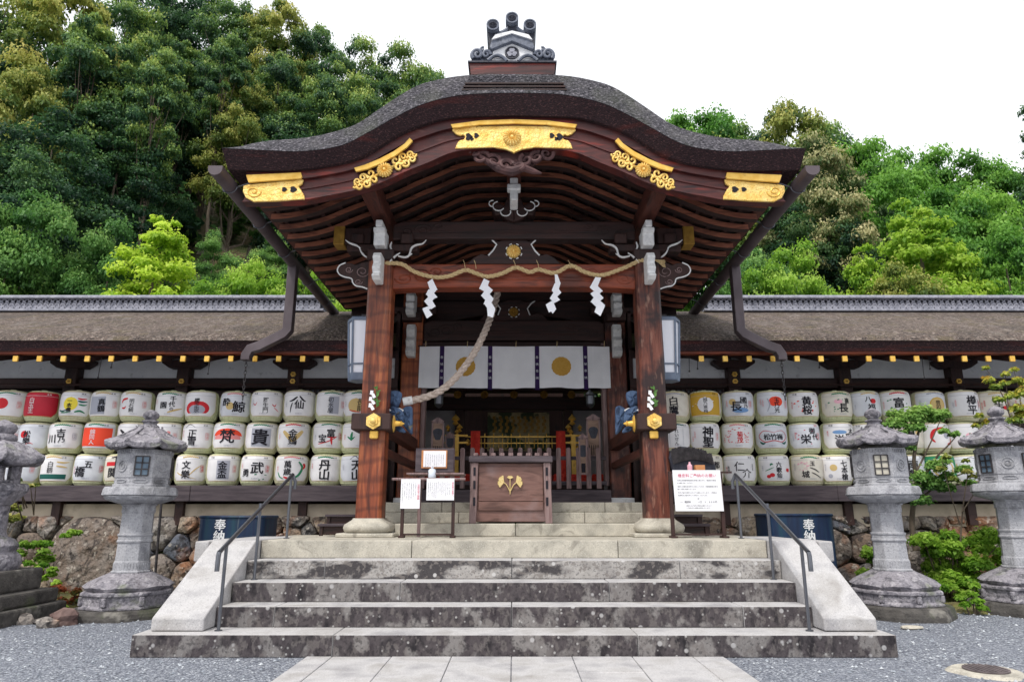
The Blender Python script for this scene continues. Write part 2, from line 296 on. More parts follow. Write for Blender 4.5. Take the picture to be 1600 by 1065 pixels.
M['wallstone'] = pmat('boulder_stone', [srgb(84,84,88), srgb(142,122,104), srgb(112,108,104), srgb(96,102,114), srgb(160,142,120), srgb(142,138,134), srgb(118,102,90)], ns=3.5, detail=9, rough=.95, bump=1, bs=9, bd=.09, island=.8, rng=(.08,.88), dist=1.2, layers=[
    dict(col=srgb(40,36,38), s=5, lo=.53, hi=.6, a=.75, d=12, dist=1.5), dict(col=srgb(166,112,74), s=1.7, lo=.52, hi=.62, a=.62, d=10), dict(col=srgb(190,182,170), s=12, lo=.6, hi=.64, a=.6), dict(col=srgb(56,50,50), s=30, lo=.56, hi=.62, a=.5)])
M['gravel'] = pmat('grey_gravel', [srgb(78,82,92), srgb(124,128,138), srgb(142,146,156), srgb(112,116,126), srgb(158,162,170), srgb(186,190,196)], cell=62, rough=.95, bump=.8, bd=.02, layers=[
    dict(col=srgb(60,64,74), s=62, kind='vor', lo=.5, hi=.85, a=.7), dict(col=srgb(128,132,142), s=.9, lo=.4, hi=.65, a=.4)])
M['soil'] = pmat('forest_floor', [srgb(96,92,64), srgb(150,132,104), srgb(84,96,54)], ns=1.2, rough=1, bump=1, bs=6, bd=.3, layers=[dict(col=srgb(66,96,40), s=.6, lo=.45, hi=.6, a=.7)])
M['moss'] = pmat('mossy_soil', [srgb(88,92,44), srgb(126,124,70), srgb(96,84,62)], ns=9, rough=1, bump=1, bs=50, bd=.03, layers=[dict(col=srgb(150,140,112), s=3, lo=.5, hi=.62, a=.7)])
M['tank'] = pmat('navy_painted_steel', [srgb(12,26,54), srgb(20,50,84)], ns=3, mp=(4,4,.5), rough=.45, bump=.1, layers=[dict(col=srgb(28,70,78), s=4, lo=.5, hi=.7, a=.6, mp=(3,3,.25)), dict(col=srgb(110,116,120), s=6, lo=.62, hi=.7, a=.45, mp=(4,4,.2))])
M['oldwood'] = wood('weathered_grey_wood', srgb(94,76,76), srgb(142,120,118), srgb(112,86,84), mp=(9,9,1), rough=.8)
M['oldwoodx'] = wood('weathered_wood_rail', srgb(58,50,56), srgb(92,82,86), mp=(1,9,9), rough=.8)
M['boxwood'] = wood('offering_box_wood', srgb(84,60,54), srgb(124,92,84), srgb(100,72,66), mp=(1.2,6,6), rough=.65, layers=[dict(col=srgb(140,122,122), s=3, lo=.52, hi=.68, a=.5)])
M['straw'] = pmat('barrel_straw', [srgb(168,174,128), srgb(212,214,178), srgb(190,194,152)], ns=30, mp=(4,4,.4), rough=.9, bump=.5, bs=30, bd=.006)
M['straw2'] = pmat('pale_barrel_straw', [srgb(186,184,150), srgb(218,214,184)], ns=30, mp=(4,4,.4), rough=.9, bump=.5, bs=30, bd=.006)
M['sheet'] = pmat('barrel_wrapper', [srgb(218,216,218), srgb(236,234,236)], ns=5, rough=.6, bump=.3, bs=8, bd=.012)
M['sheetred'] = pmat('red_barrel_wrapper', [srgb(178,18,44), srgb(196,28,52)], ns=5, rough=.55, bump=.2, bs=8, bd=.01)
M['lattice'] = M['dark']
M['trunk'] = pmat('tree_bark', [srgb(70,60,52), srgb(120,108,94)], ns=8, mp=(1,1,.3), rough=1, bump=.8, bs=14, bd=.05)
M['banner'] = pmat('red_brocade', [srgb(190,34,26), srgb(214,60,36)], ns=24, rough=.7, bump=.2)
M['plaque'] = wood('painted_votive_wood', srgb(120,96,84), srgb(160,134,116), mp=(2,2,6), rough=.8)
M['cork'] = pmat('orange_board', [srgb(186,124,78), srgb(204,144,96)], ns=20, rough=.8, bump=.1)
M['plastic'] = pmat('clear_bottle', [srgb(214,222,232)], rough=.15, bump=0, spec=.6)
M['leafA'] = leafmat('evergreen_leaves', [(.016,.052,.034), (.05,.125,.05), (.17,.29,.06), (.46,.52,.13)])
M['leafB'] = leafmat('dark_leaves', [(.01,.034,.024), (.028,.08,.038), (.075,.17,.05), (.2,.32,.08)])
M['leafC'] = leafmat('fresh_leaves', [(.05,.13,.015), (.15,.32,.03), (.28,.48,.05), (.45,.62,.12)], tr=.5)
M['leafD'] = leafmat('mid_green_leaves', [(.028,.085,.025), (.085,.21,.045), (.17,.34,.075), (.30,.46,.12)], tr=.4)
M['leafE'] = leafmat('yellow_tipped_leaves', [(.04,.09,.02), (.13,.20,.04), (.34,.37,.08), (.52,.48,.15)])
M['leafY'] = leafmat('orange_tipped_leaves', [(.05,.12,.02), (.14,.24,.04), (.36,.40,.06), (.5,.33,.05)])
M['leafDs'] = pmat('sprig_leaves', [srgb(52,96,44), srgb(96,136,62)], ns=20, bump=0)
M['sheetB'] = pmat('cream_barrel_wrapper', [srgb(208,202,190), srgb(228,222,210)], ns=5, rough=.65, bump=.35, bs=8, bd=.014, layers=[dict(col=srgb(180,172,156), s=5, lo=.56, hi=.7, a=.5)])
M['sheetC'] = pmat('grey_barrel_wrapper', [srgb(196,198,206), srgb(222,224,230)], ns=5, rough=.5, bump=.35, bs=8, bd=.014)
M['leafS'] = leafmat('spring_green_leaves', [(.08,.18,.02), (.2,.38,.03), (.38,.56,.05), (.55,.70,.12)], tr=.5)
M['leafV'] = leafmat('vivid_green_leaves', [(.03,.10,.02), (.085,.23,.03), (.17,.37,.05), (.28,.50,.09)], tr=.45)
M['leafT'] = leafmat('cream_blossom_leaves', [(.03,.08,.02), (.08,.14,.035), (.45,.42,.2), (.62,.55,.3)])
M['goldcr'] = pmat('bright_gilding', [srgb(236,196,104), srgb(250,220,140)], ns=12, rough=.5, metal=.2, bump=0)
# ------------------------------------------------------------------ lettering
_G = {}
def glyph(ch, bold=0.0):
    k = (ch, bold)
    if k in _G: return _G[k]
    cu = bpy.data.curves.new('t', 'FONT'); cu.body = ch; cu.size = 1; cu.align_x = 'CENTER'; cu.resolution_u = 2; cu.offset = bold
    ob = bpy.data.objects.new('t', cu); me = bpy.data.meshes.new_from_object(ob)
    bm = bmesh.new(); bm.from_mesh(me)
    for i in range(-3, 4):
        g = bm.verts[:]+bm.edges[:]+bm.faces[:]
        bmesh.ops.bisect_plane(bm, geom=g, plane_co=(i*.16,0,0), plane_no=(1,0,0))
    vs = [(v.co.x, v.co.y) for v in bm.verts]; bm.verts.index_update()
    fs = [[v.index for v in f.verts] for f in bm.faces]
    bm.free(); bpy.data.objects.remove(ob); bpy.data.curves.remove(cu); bpy.data.meshes.remove(me)
    _G[k] = (vs, fs); return _G[k]
rv, _ = glyph('国')
GX0, GX1 = min(v[0] for v in rv), max(v[0] for v in rv); GY0, GY1 = min(v[1] for v in rv), max(v[1] for v in rv)
GS = .9/(GX1-GX0); GXC, GYC = (GX0+GX1)/2, (GY0+GY1)/2
def write(mb, s, cx, cz, size, fn, m, vertical=True, step=1.0, bold=0.012, rot=0):
    n = len(s); c, si = math.cos(rot), math.sin(rot); bold = max(-.01, min(bold, .003))
    for i, ch in enumerate(s):
        if ch == ' ': continue
        o = ((n-1)/2-i)*step*size
        px, pz = (cx, cz+o) if vertical else (cx-o, cz)
        vs, fs = glyph(ch, bold)
        out = []
        for x, y in vs:
            x = (x-GXC)*GS*size; y = (y-GYC)*GS*size
            out.append(fn(px+x*c-y*si, pz+x*si+y*c))
        mb.add(out, fs, m)
def flat(Y): return lambda x, z: (x, Y, z)

# ------------------------------------------------------------------ ground
YS = [5.93, 6.29, 6.60, 6.91, 7.25]; ZS = [.17, .34, .51, .68, .853]; L0 = .853
g = MB(); g.add([(-300,-60,0),(300,-60,0),(300,500,0),(-300,500,0)], [(0,1,2,3)]); struct('gravel_ground', g, M['gravel'])
random.seed(5)
pv = MB(); z = .012      # paving path: real slabs a little proud of the gravel, with open joints
xs = [-1.66,-1.455,-.98,-.5,-.02,.465,.945,1.43,1.68]
for i in range(len(xs)-1):
    y = -2.0+random.random()*.8; 
    while y < 5.9:
        y2 = min(5.915, y+random.choice([.9,1.2,1.5]));
        if y2 > 5.5: y2 = 5.915
        pv.box(xs[i]+.003, xs[i+1]-.003, y+.003, y2-.003, -.05, z+random.random()*.003); y = y2
struct('paving_path', pv, M['granite'], bevel=.004)
# loose gravel stones lying on the sheet near the viewer
st = MB(); rng = random.Random(3)
for i in range(9500):
    y = rng.uniform(4.4, 9.2)
    x = rng.uniform(-8.2, 8.2)
    if abs(x) < 1.75 and y < 5.95: continue
    if abs(x) < 3.15 and y > 5.9: continue
    r = rng.choice([1,1,1,1.5])*rng.uniform(.006, .014); a = rng.random()*6.28
    vs = []
    for k in range(4): vs.append((x+math.cos(a+k*1.57)*r*rng.uniform(.7,1.2), y+math.sin(a+k*1.57)*r*rng.uniform(.7,1.2), rng.uniform(.001,.005)))
    vs.append((x, y, r*rng.uniform(.7,1.1)))
    st.add(vs, [(0,1,4),(1,2,4),(2,3,4),(3,0,4)])
tag(st.build('gravel', pmat('loose_gravel', [srgb(96,102,112), srgb(150,156,164), srgb(192,196,200)], ns=40, bump=0, island=1, rng=(0,1))), 'loose grey gravel stones covering the yard', 'gravel', kind='stuff')
mo = MB()
def blob(mb, x0, x1, y0, y1, z, n=26, seed=1):
    r = random.Random(seed); cx, cy = (x0+x1)/2, (y0+y1)/2; out = []; inn = []
    for i in range(n):
        a = 2*math.pi*i/n; k = r.uniform(.8,1.05); out.append((cx+math.cos(a)*(x1-x0)/2*k, cy+math.sin(a)*(y1-y0)/2*k, .001)); inn.append((cx+math.cos(a)*(x1-x0)/2*k*.8, cy+math.sin(a)*(y1-y0)/2*k*.75, z*r.uniform(.6,1.1)))
    mb.add(out+inn+[(cx,cy,z)], [(i,(i+1)%n,n+(i+1)%n,n+i) for i in range(n)]+[(n+i,n+(i+1)%n,2*n) for i in range(n)])
blob(mo, 4.3, 9.6, 7.9, 10.6, .07, 40, 2); blob(mo, -9.8, -3.4, 8.0, 10.6, .06, 40, 3)
tag(mo.build('mossy_ground', M['moss']), kind='structure')
# terrain behind
def terr(x, y):
    if y < 15: return 0.0
    s = .22+.58/(1+math.exp((x+5)/4.)); d = y-15
    h = s*d*(1 if d > 6 else d/6)
    if y > 58: h = s*43+(y-58)*.05
    return h+.8*math.sin(x*.31+y*.2)*min(1, d/10)
tm = MB(); tm.smooth = True; rows = []
for j in range(46):
    y = 14.5+j*1.6; rows.append([(x, y, terr(x, y)-.05) for x in np.linspace(-70, 70, 71)])
rows.append([(x, 300, terr(x, 90)-4) for x in np.linspace(-280, 280, 71)])
tm.strip(rows); struct('hillside', tm, M['soil'], sharp=0)

# ------------------------------------------------------------------ stone stairs
ss = thing('stone_stairs', 'five wide granite steps with black lichen stains leading up to the shrine porch', 'stairs', (0, 6.5, 0))
seams = [[-2.83+.9,-1.57+.1,1.78], [-2.2,-.02,2.42], [-1.58,.98], [-2.3,0.03,1.55,], [-1.0,.98]]
YB = 8.40
rng = random.Random(8)
for k in range(5):
    y0 = YS[k]; y1 = (YS[k+1]+.06) if k < 4 else YB+.05; hw = 3.09 if k == 0 else 2.575
    zt = ZS[k]; zb = 0 if k == 0 else ZS[k-1]+.001
    sx = {0:[-1.46,1.0], 1:[-2.07,-.02,1.98], 2:[-1.04,.87], 3:[-1.82,-.02,1.6], 4:[-1.04,1.06]}[k]
    ed = [-hw]+sx+[hw]; mb = MB()
    for a, b in zip(ed[:-1], ed[1:]):
        d = rng.uniform(-.004,.004); a += .003; b -= .003; zz = zt+rng.uniform(-.002,.001)
        mb.add([(a,y0+d,zb),(b,y0+d,zb),(b,y1,zb),(a,y1,zb),(a,y0+d,zz),(b,y0+d,zz),(b,y1,zz),(a,y1,zz)], [(0,3,2,1),(1,2,6,5),(2,3,7,6),(3,0,4,7)], 1)
        mb.add([(a,y0+d,zb),(b,y0+d,zb),(b,y0+d,zz),(a,y0+d,zz)], [(0,1,2,3)], 0)
        mb.add([(a,y0+d,zz),(b,y0+d,zz),(b,y1,zz),(a,y1,zz)], [(0,1,2,3)], 1)
    rm = [M['stain'], M['stain'], M['stain'], M['stain2'], M['granitew']][k]
    o = mb.build('step', [rm, M['granite'] if k < 4 else M['granitew']], ss)
    bm = bmesh.new(); bm.from_mesh(o.data); bmesh.ops.remove_doubles(bm, verts=bm.verts, dist=1e-5)
    bm.to_mesh(o.data); bm.free(); b_ = o.modifiers.new('bevel','BEVEL'); b_.width = .008; b_.segments = 2; b_.limit_method = 'ANGLE'
for s_ in (-1, 1):
    mb = MB(); x0, x1 = 2.58, 3.02
    prof = [(6.08,.175),(6.08,.275),(7.12,.858),(8.3,.858),(8.3,0.0),(6.4,.0),(6.4,.175)]
    mb.yprism(prof, s_*x0, s_*x1) if s_ > 0 else mb.yprism(prof, -x1, -x0)
    mb.build('side_slab', M['granite'], ss, bevel=.012, seg=2)
    mb = MB(); mb.box(*sorted((s_*3.024, s_*3.16)), 7.05, 7.9, .66, .852); mb.build('end_block', M['granite'], ss, bevel=.012, seg=2)
# back of the landing (three low steps up to the porch floor)
ps = thing('porch_steps', 'three low pale granite steps behind the offering box', 'steps', (0, 8.6, L0))
for k, (y0, zt) in enumerate(((8.40, .998), (8.95, 1.13), (9.25, 1.257))):
    mb = MB(); ed = [[-3.0,-1.42,.02+.1*k,3.0], [-3.0,-.7,.9,3.0], [-3.0,-.95,1.2,3.0]][k]
    y1 = 14.0 if k == 2 else y0+.75; ed = [max(-1.95,min(1.95,e)) for e in ed]
    zb = L0+.002 if k == 0 else (.998, 1.13)[k-1]+.001
    for a, b in zip(ed[:-1], ed[1:]): mb.box(a+.003, b-.003, y0, y1 if k == 2 else (9.0 if k == 0 else 9.3), zb, zt)
    mb.build('step', M['granitew'], ps, bevel=.008)
pf = MB(); pf.box(-1.93, 1.93, 8.46, 13.9, 0.0, .845); pf.box(-2.9, 2.9, 8.46, 9.4, 0.0, .84); struct('porch_podium', pf, M['granitew'])

# handrails
def rail(s_):
    def P(px, py, z):
        x, y = G(px, py, z); return Vector((x, y, z))
    a = P(331, 985, .17); m_ = P(389, 905, .51); t = P(433, 841, L0)
    a.x = m_.x = t.x = -2.47; 
    def top(base, py): return Vector((base.x, base.y, ZY(py, base.y)))
    at = top(a, 850); mt = top(m_, 786); tt = top(t, 743)
    sl = (tt-at)/(tt.y-at.y); lo = at-sl*.14; 
    f = lambda v: Vector((v.x*s_*-1, v.y, v.z))
    side = 'left' if s_ < 0 else 'right'
    r = thing('handrail', 'stainless steel handrail on three posts along the %s edge of the steps' % side, 'handrail', tuple(f(a)))
    mb = MB(); mb.tube([f(tt+sl*.04), f(tt), f(lo)], .019, 12); mb.build('rail', M['steel'], r)
    for k, (b_, tp) in enumerate(((a, at), (m_, mt), (t, tt))):
        mb = MB(); mb.tube([f(b_), f(tp)], .0145, 10); mb.tube([f(b_), f(b_)+Vector((0,0,.008))], .032, 12); mb.build('post', M['steel'], r)
    mb = MB(); q = f(lo); mb.tube([q, q-Vector((0,0.01,.03)), q-Vector((0,.012,.15))], .02, 10); mb.build('rail_end', M['steel'], r)
    mb = MB(); q = f(tt)+Vector((-.03*s_*-1*-1,.03,-.01)); mb.tube([f(tt+sl*.04), q+Vector((0,.03,-.05)), q+Vector((0,.03,-.13))], .018, 10); mb.build('rail_end', M['steel'], r)
rail(-1); rail(1)

# ------------------------------------------------------------------ the porch (karahafu gate)
gate = thing('shrine_porch', 'dark timber shrine porch with curved bark gable roof and gold fittings', 'building', (0, 8.3, L0))
PX_ = 1.70; PW = .31; PY0 = 8.2
zt_p = ZY(440, 8.2)
# plinths + pillars
for s_ in (-1, 1):
    cx = s_*1.70; cy = PY0+.155
    mb = MB(); mb.box(cx-.33, cx+.33, cy-.30, cy+.33, L0, L0+.045); mb.build('plinth_slab', M['granitew'], gate, bevel=.01)
    mb = MB(); mb.smooth = True; prof = [(.235,0),(.27,.02),(.282,.06),(.27,.095),(.225,.125),(.19,.15),(.185,.165)]
    def sq(r, z, a, i, j):
        k = 1/max(abs(math.cos(a)), abs(math.sin(a))); return (r*(1+.35*(k-1)*1.0)*1.0, z)
    mb.lathe(prof, (cx, cy, L0+.045), 48, fn=lambda r,z,a,i,j: (r/( (abs(math.cos(a))**5+abs(math.sin(a))**5)**(1/5) )*1.0, z)); mb.build('pillar_base', M['granitew'], gate, sharp=60)
    mb = MB(); b = PW/2; c_ = .035; z0, z1 = L0+.2, zt_p+.42
    ring = [(b-c_,-b),(b,-b+c_),(b,b-c_),(b-c_,b),(-b+c_,b),(-b,b-c_),(-b,-b+c_),(-b+c_,-b)]
    vs = [(cx+x,cy+y,zz) for zz in (z0, z1) for x,y in ring]
    mb.add(vs, [tuple(range(7,-1,-1)), tuple(range(8,16))]+[(i,(i+1)%8,(i+1)%8+8,i+8) for i in range(8)])
    p = mb.build('pillar', M['pillar'] if s_ < 0 else M['pillar2'], gate, bevel=.006)
    # collar (end of the side tie beam with hexagon cap)
    mb = MB(); za, zb_ = ZY(671, 8.1), ZY(645, 8.1); mb.box(cx-.235, cx+.235, 8.10, 8.52, za, zb_); mb.build('collar', M['dark'], p, bevel=.012)
    mb = MB(); hx = W(583, 658, 8.07)[0]*-s_*1; hz = (za+zb_)/2
    hexa = [(hx+.098*math.sin(k*math.pi/3), hz+.098*math.cos(k*math.pi/3)) for k in range(6)]
    mb.prism(hexa, 8.075, 8.099); hexb = [(hx+(x-hx)*.62, hz+(zz-hz)*.62) for x,zz in hexa]; mb.prism(hexb, 8.06, 8.08)
    mb.smooth = True; mb.lathe([(.035,0),(.03,.02),(.012,.03)], (0,0,0), 12); 
    for i in range(len(mb.v)-36, len(mb.v)): x,y,zz = mb.v[i]; mb.v[i] = (hx+x, 8.06-zz, hz+y)
    mb.build('hexagon_fitting', M['gold'], p, bevel=.004)
    mb = MB(); mb.box(hx-.05, hx+.05, 8.13, 8.18, za-.10, za-.004); mb.build('pin_cap', M['goldpl'], p, bevel=.012)
    mb = MB(); mb.smooth = True; xi = cx-s_*.236; mb.lathe([(.085,0),(.07,.012),(.03,.02),(.022,.08),(.03,.09),(.018,.1),(.004,.13)], (0,0,0), 14)
    for i in range(len(mb.v)): x,y,zz = mb.v[i]; mb.v[i] = (xi-s_*zz, 8.31+y, hz+x*1.25)
    mb.build('side_fitting', M['goldpl'], p)
    # tie beam to the inner pillars
    mb = MB(); mb.box(s_*1.62-.075, s_*1.62+.075, 8.522, 11.05, ZY(671,8.1)+.01, ZY(645,8.1)-.01); mb.build('side_tie_beam', M['darky'], gate, bevel=.01)
    # lower handrail-like tie
    mb = MB(); mb.box(s_*1.60-.045, s_*1.60+.045, 8.50, 11.05, 1.80, 1.90); mb.build('lower_side_beam', M['darky'], gate, bevel=.01)
    # inner pillar
    mb = MB(); mb.box(s_*1.70-.17, s_*1.70+.17, 11.05, 11.38, 1.257, 4.9); mb.build('inner_pillar', M['pillar'] if s_ < 0 else M['pillar2'], gate, bevel=.02)
    mb = MB(); mb.box(*sorted((s_*1.455, s_*1.528)), 11.12, 11.3, 1.54, 3.88); mb.build('door_post', M['oldwood'], gate, bevel=.006)
    mb = MB(); mb.box(s_*1.66-.22, s_*1.66+.22, 10.9, 11.5, 1.2572, 1.35); mb.build('inner_plinth', M['plaster'], gate, bevel=.01)

# rainbow beams
def rbeam(Y, pyT, pyB, x, name, mat, th=.22, cam_=.05, line=True, carve=True):
    zT, zB = ZY(pyT, Y), ZY(pyB, Y); n = 24; top = []; bot = []
    for i in range(n+1):
        u = -1+2*i/n; sh = (1-abs(u)**4)
        top.append((u*x, zT-.0*sh - (.05 if abs(u) > .93 else 0))); bot.append((u*x, zB+cam_*sh*.6))
    mb = MB(); mb.prism(top+bot[::-1], Y, Y+th)
    b = mb.build(name, mat, gate, bevel=.02, seg=2)
    h = zT-zB
    mb = MB(); zz = zB+h*.33      # raised moulding lines
    for f_ in (.30, .42): mb.tube([(u*x*.72, Y-.001, zB+h*f_+cam_*.5*(1-u*u)) for u in np.linspace(-1,1,13)], .009, 6)
    if carve:
        for s_ in (-1, 1):
            for (cx, cz, r0, turns, sg) in ((x*.74, .5, h*.30, 1.6, 1), (x*.88, .42, h*.22, 1.5, -1), (x*.62, .68, h*.16, 1.2, 1)):
                pts = []
                for i in range(26):
                    t = i/25; a = t*turns*2*math.pi*sg; r = r0*(1-.8*t); pts.append((s_*(cx+r*math.cos(a)*1.5), Y-.001, zB+h*cz+r*math.sin(a)))
                mb.tube(pts, .010, 5)
    mb.build('carved_lines', mat, b)
    return b
rbeam(8.28, 412, 452, 1.60, 'main_tie_beam', M['beam'])
rbeam(8.28, 345, 375, 1.58, 'upper_tie_beam', M['darkx'], th=.2, cam_=.03)
rbeam(11.12, 500, 533, 1.53, 'inner_tie_beam', M['darkx'], th=.2, cam_=.03)
mb = MB(); mb.box(-1.53, 1.53, 11.14, 11.3, ZY(541,11.14), ZY(534,11.14)); mb.build('inner_lintel', M['darkx'], gate, bevel=.008)
mb = MB(); mb.box(-1.53, 1.53, 11.5, 11.62, ZY(470,11.5), ZY(440,11.5)); mb.prism([(x, zz_) for x, zz_ in [(-1.5,4.05)]+[(1.45*math.cos(a), 4.05+.42*math.sin(a)) for a in np.linspace(math.pi,0,15)]+[(1.5,4.05),(1.5,4.7),(-1.5,4.7)]], 11.4, 11.46); mb.build('rear_beam', M['darkx'], gate, bevel=.008)

def chrys(mb, x, y, z, r, th=.03, n=16, m=None):
    """chrysanthemum crest facing -Y"""
    k = n*6; rows = []; N = 7
    sm = mb.smooth; mb.smooth = True
    vs = []; fs = []
    for i in range(N+1):
        t = i/N
        for j in range(k):
            a = 2*math.pi*j/k; ph = abs(math.sin(a*n/2)); lobe = .86+.14*ph**.5
            rr = r*t*lobe if t > .3 else r*t*.9
            hh = th*(1 if t < .2 else (.35+.65*ph**.6)*(1-.5*t**4)) if t < 1 else 0
            if .2 <= t < .3: hh = th*.3
            vs.append((x+rr*math.cos(a), y-hh, z+rr*math.sin(a)))
    for i in range(N):
        for j in range(k): fs.append((i*k+j, i*k+(j+1)%k, (i+1)*k+(j+1)%k, (i+1)*k+j))
    mb.add(vs, fs, m); mb.smooth = sm
# frog-leg struts with crests
def frogleg(Y, pts, name, cy, cr, gm, th=.09):
    mb = MB(); full = [(p[0], p[1]) for p in pts]; full += [(2*CX-p[0], p[1]) for p in reversed(pts)]
    mb.prism([W(a, b, Y) for a, b in full], Y, Y+th)
    s = mb.build(name, M['darkx'], gate, bevel=.01)
    e = MB()
    for sg in (1, -1):
        pl = [W(a if sg > 0 else 2*CX-a, b, Y-.004) for a, b in pts[3:7]]
        e.tube([(q[0], Y-.004, q[1]) for q in pl], .011, 6)
        for a0 in (0.5, 2.6, 4.4):
            pass
    e.build('white_edge', M['white'], s)
    c = MB(); X, Z = W(CX, cy, Y-.02); chrys(c, X-.005, Y-.005, Z, cr, .04); c.build('chrysanthemum_crest', gm, s)
    e = MB()
    for a in (25, 65, 115, 155, 205, 245, 295, 335):
        aa = R_(a); e.tube([(X+cr*1.12*math.cos(aa+d), Y-.006, Z+cr*1.12*math.sin(aa+d)+0) for d in np.linspace(-.16,.16,5)], .008, 5)
    e.build('crest_surround', M['white'], s)
frogleg(8.34, [(728,413),(740,402),(752,396),(763,399),(770,392),(776,382),(768,374),(780,377),(790,372)], 'frog_leg_strut', 392, .095, M['goldcr'])
frogleg(11.2, [(748,501),(757,492),(766,488),(778,492),(782,482),(776,474),(770,470),(784,472),(794,468)], 'inner_frog_leg_strut', 487, .085, M['oldgold'])
# upper centre bracket cluster
mb = MB(); mb.pxprism([(803,346),(790,341),(783,334),(773,336),(768,322),(778,316),(788,321),(790,312),(803,310)], 8.2, .3, mir=True); b = mb.build('centre_bracket', M['darkx'], gate, bevel=.012)
mb = MB()
for sg in (1,-1):
    for (cx_, cy_, r_, a0, a1) in ((779,322,9,100,330),(790,331,8,180,380),(770,318,6,80,260)):
        pts = []
        for a in np.linspace(R_(a0), R_(a1), 9):
            q = W(CX-sg*(CX-cx_-r_*math.cos(a)), cy_-r_*.8*math.sin(a), 8.19); pts.append((q[0], 8.19, q[1]))
        mb.tube(pts, .008, 6)
mb.build('white_scroll', M['white'], b)
mb = MB(); x, zA = W(CX, 312, 7.9); zB = ZY(277, 7.9); mb.box(-.05, .05, 7.9, 8.25, zA, zB); mb.box(-.085,.085,7.88,8.0,(zA+zB)/2-.02,(zA+zB)/2+.06); mb.build('bracket_block', M['white'], b, bevel=.012)
mb = MB(); mb.box(-.09,.09,7.25,11.6,ZY(277,7.9)+.01,ZY(277,7.9)+.2); mb.build('ridge_purlin', M['darky'], gate, bevel=.01)
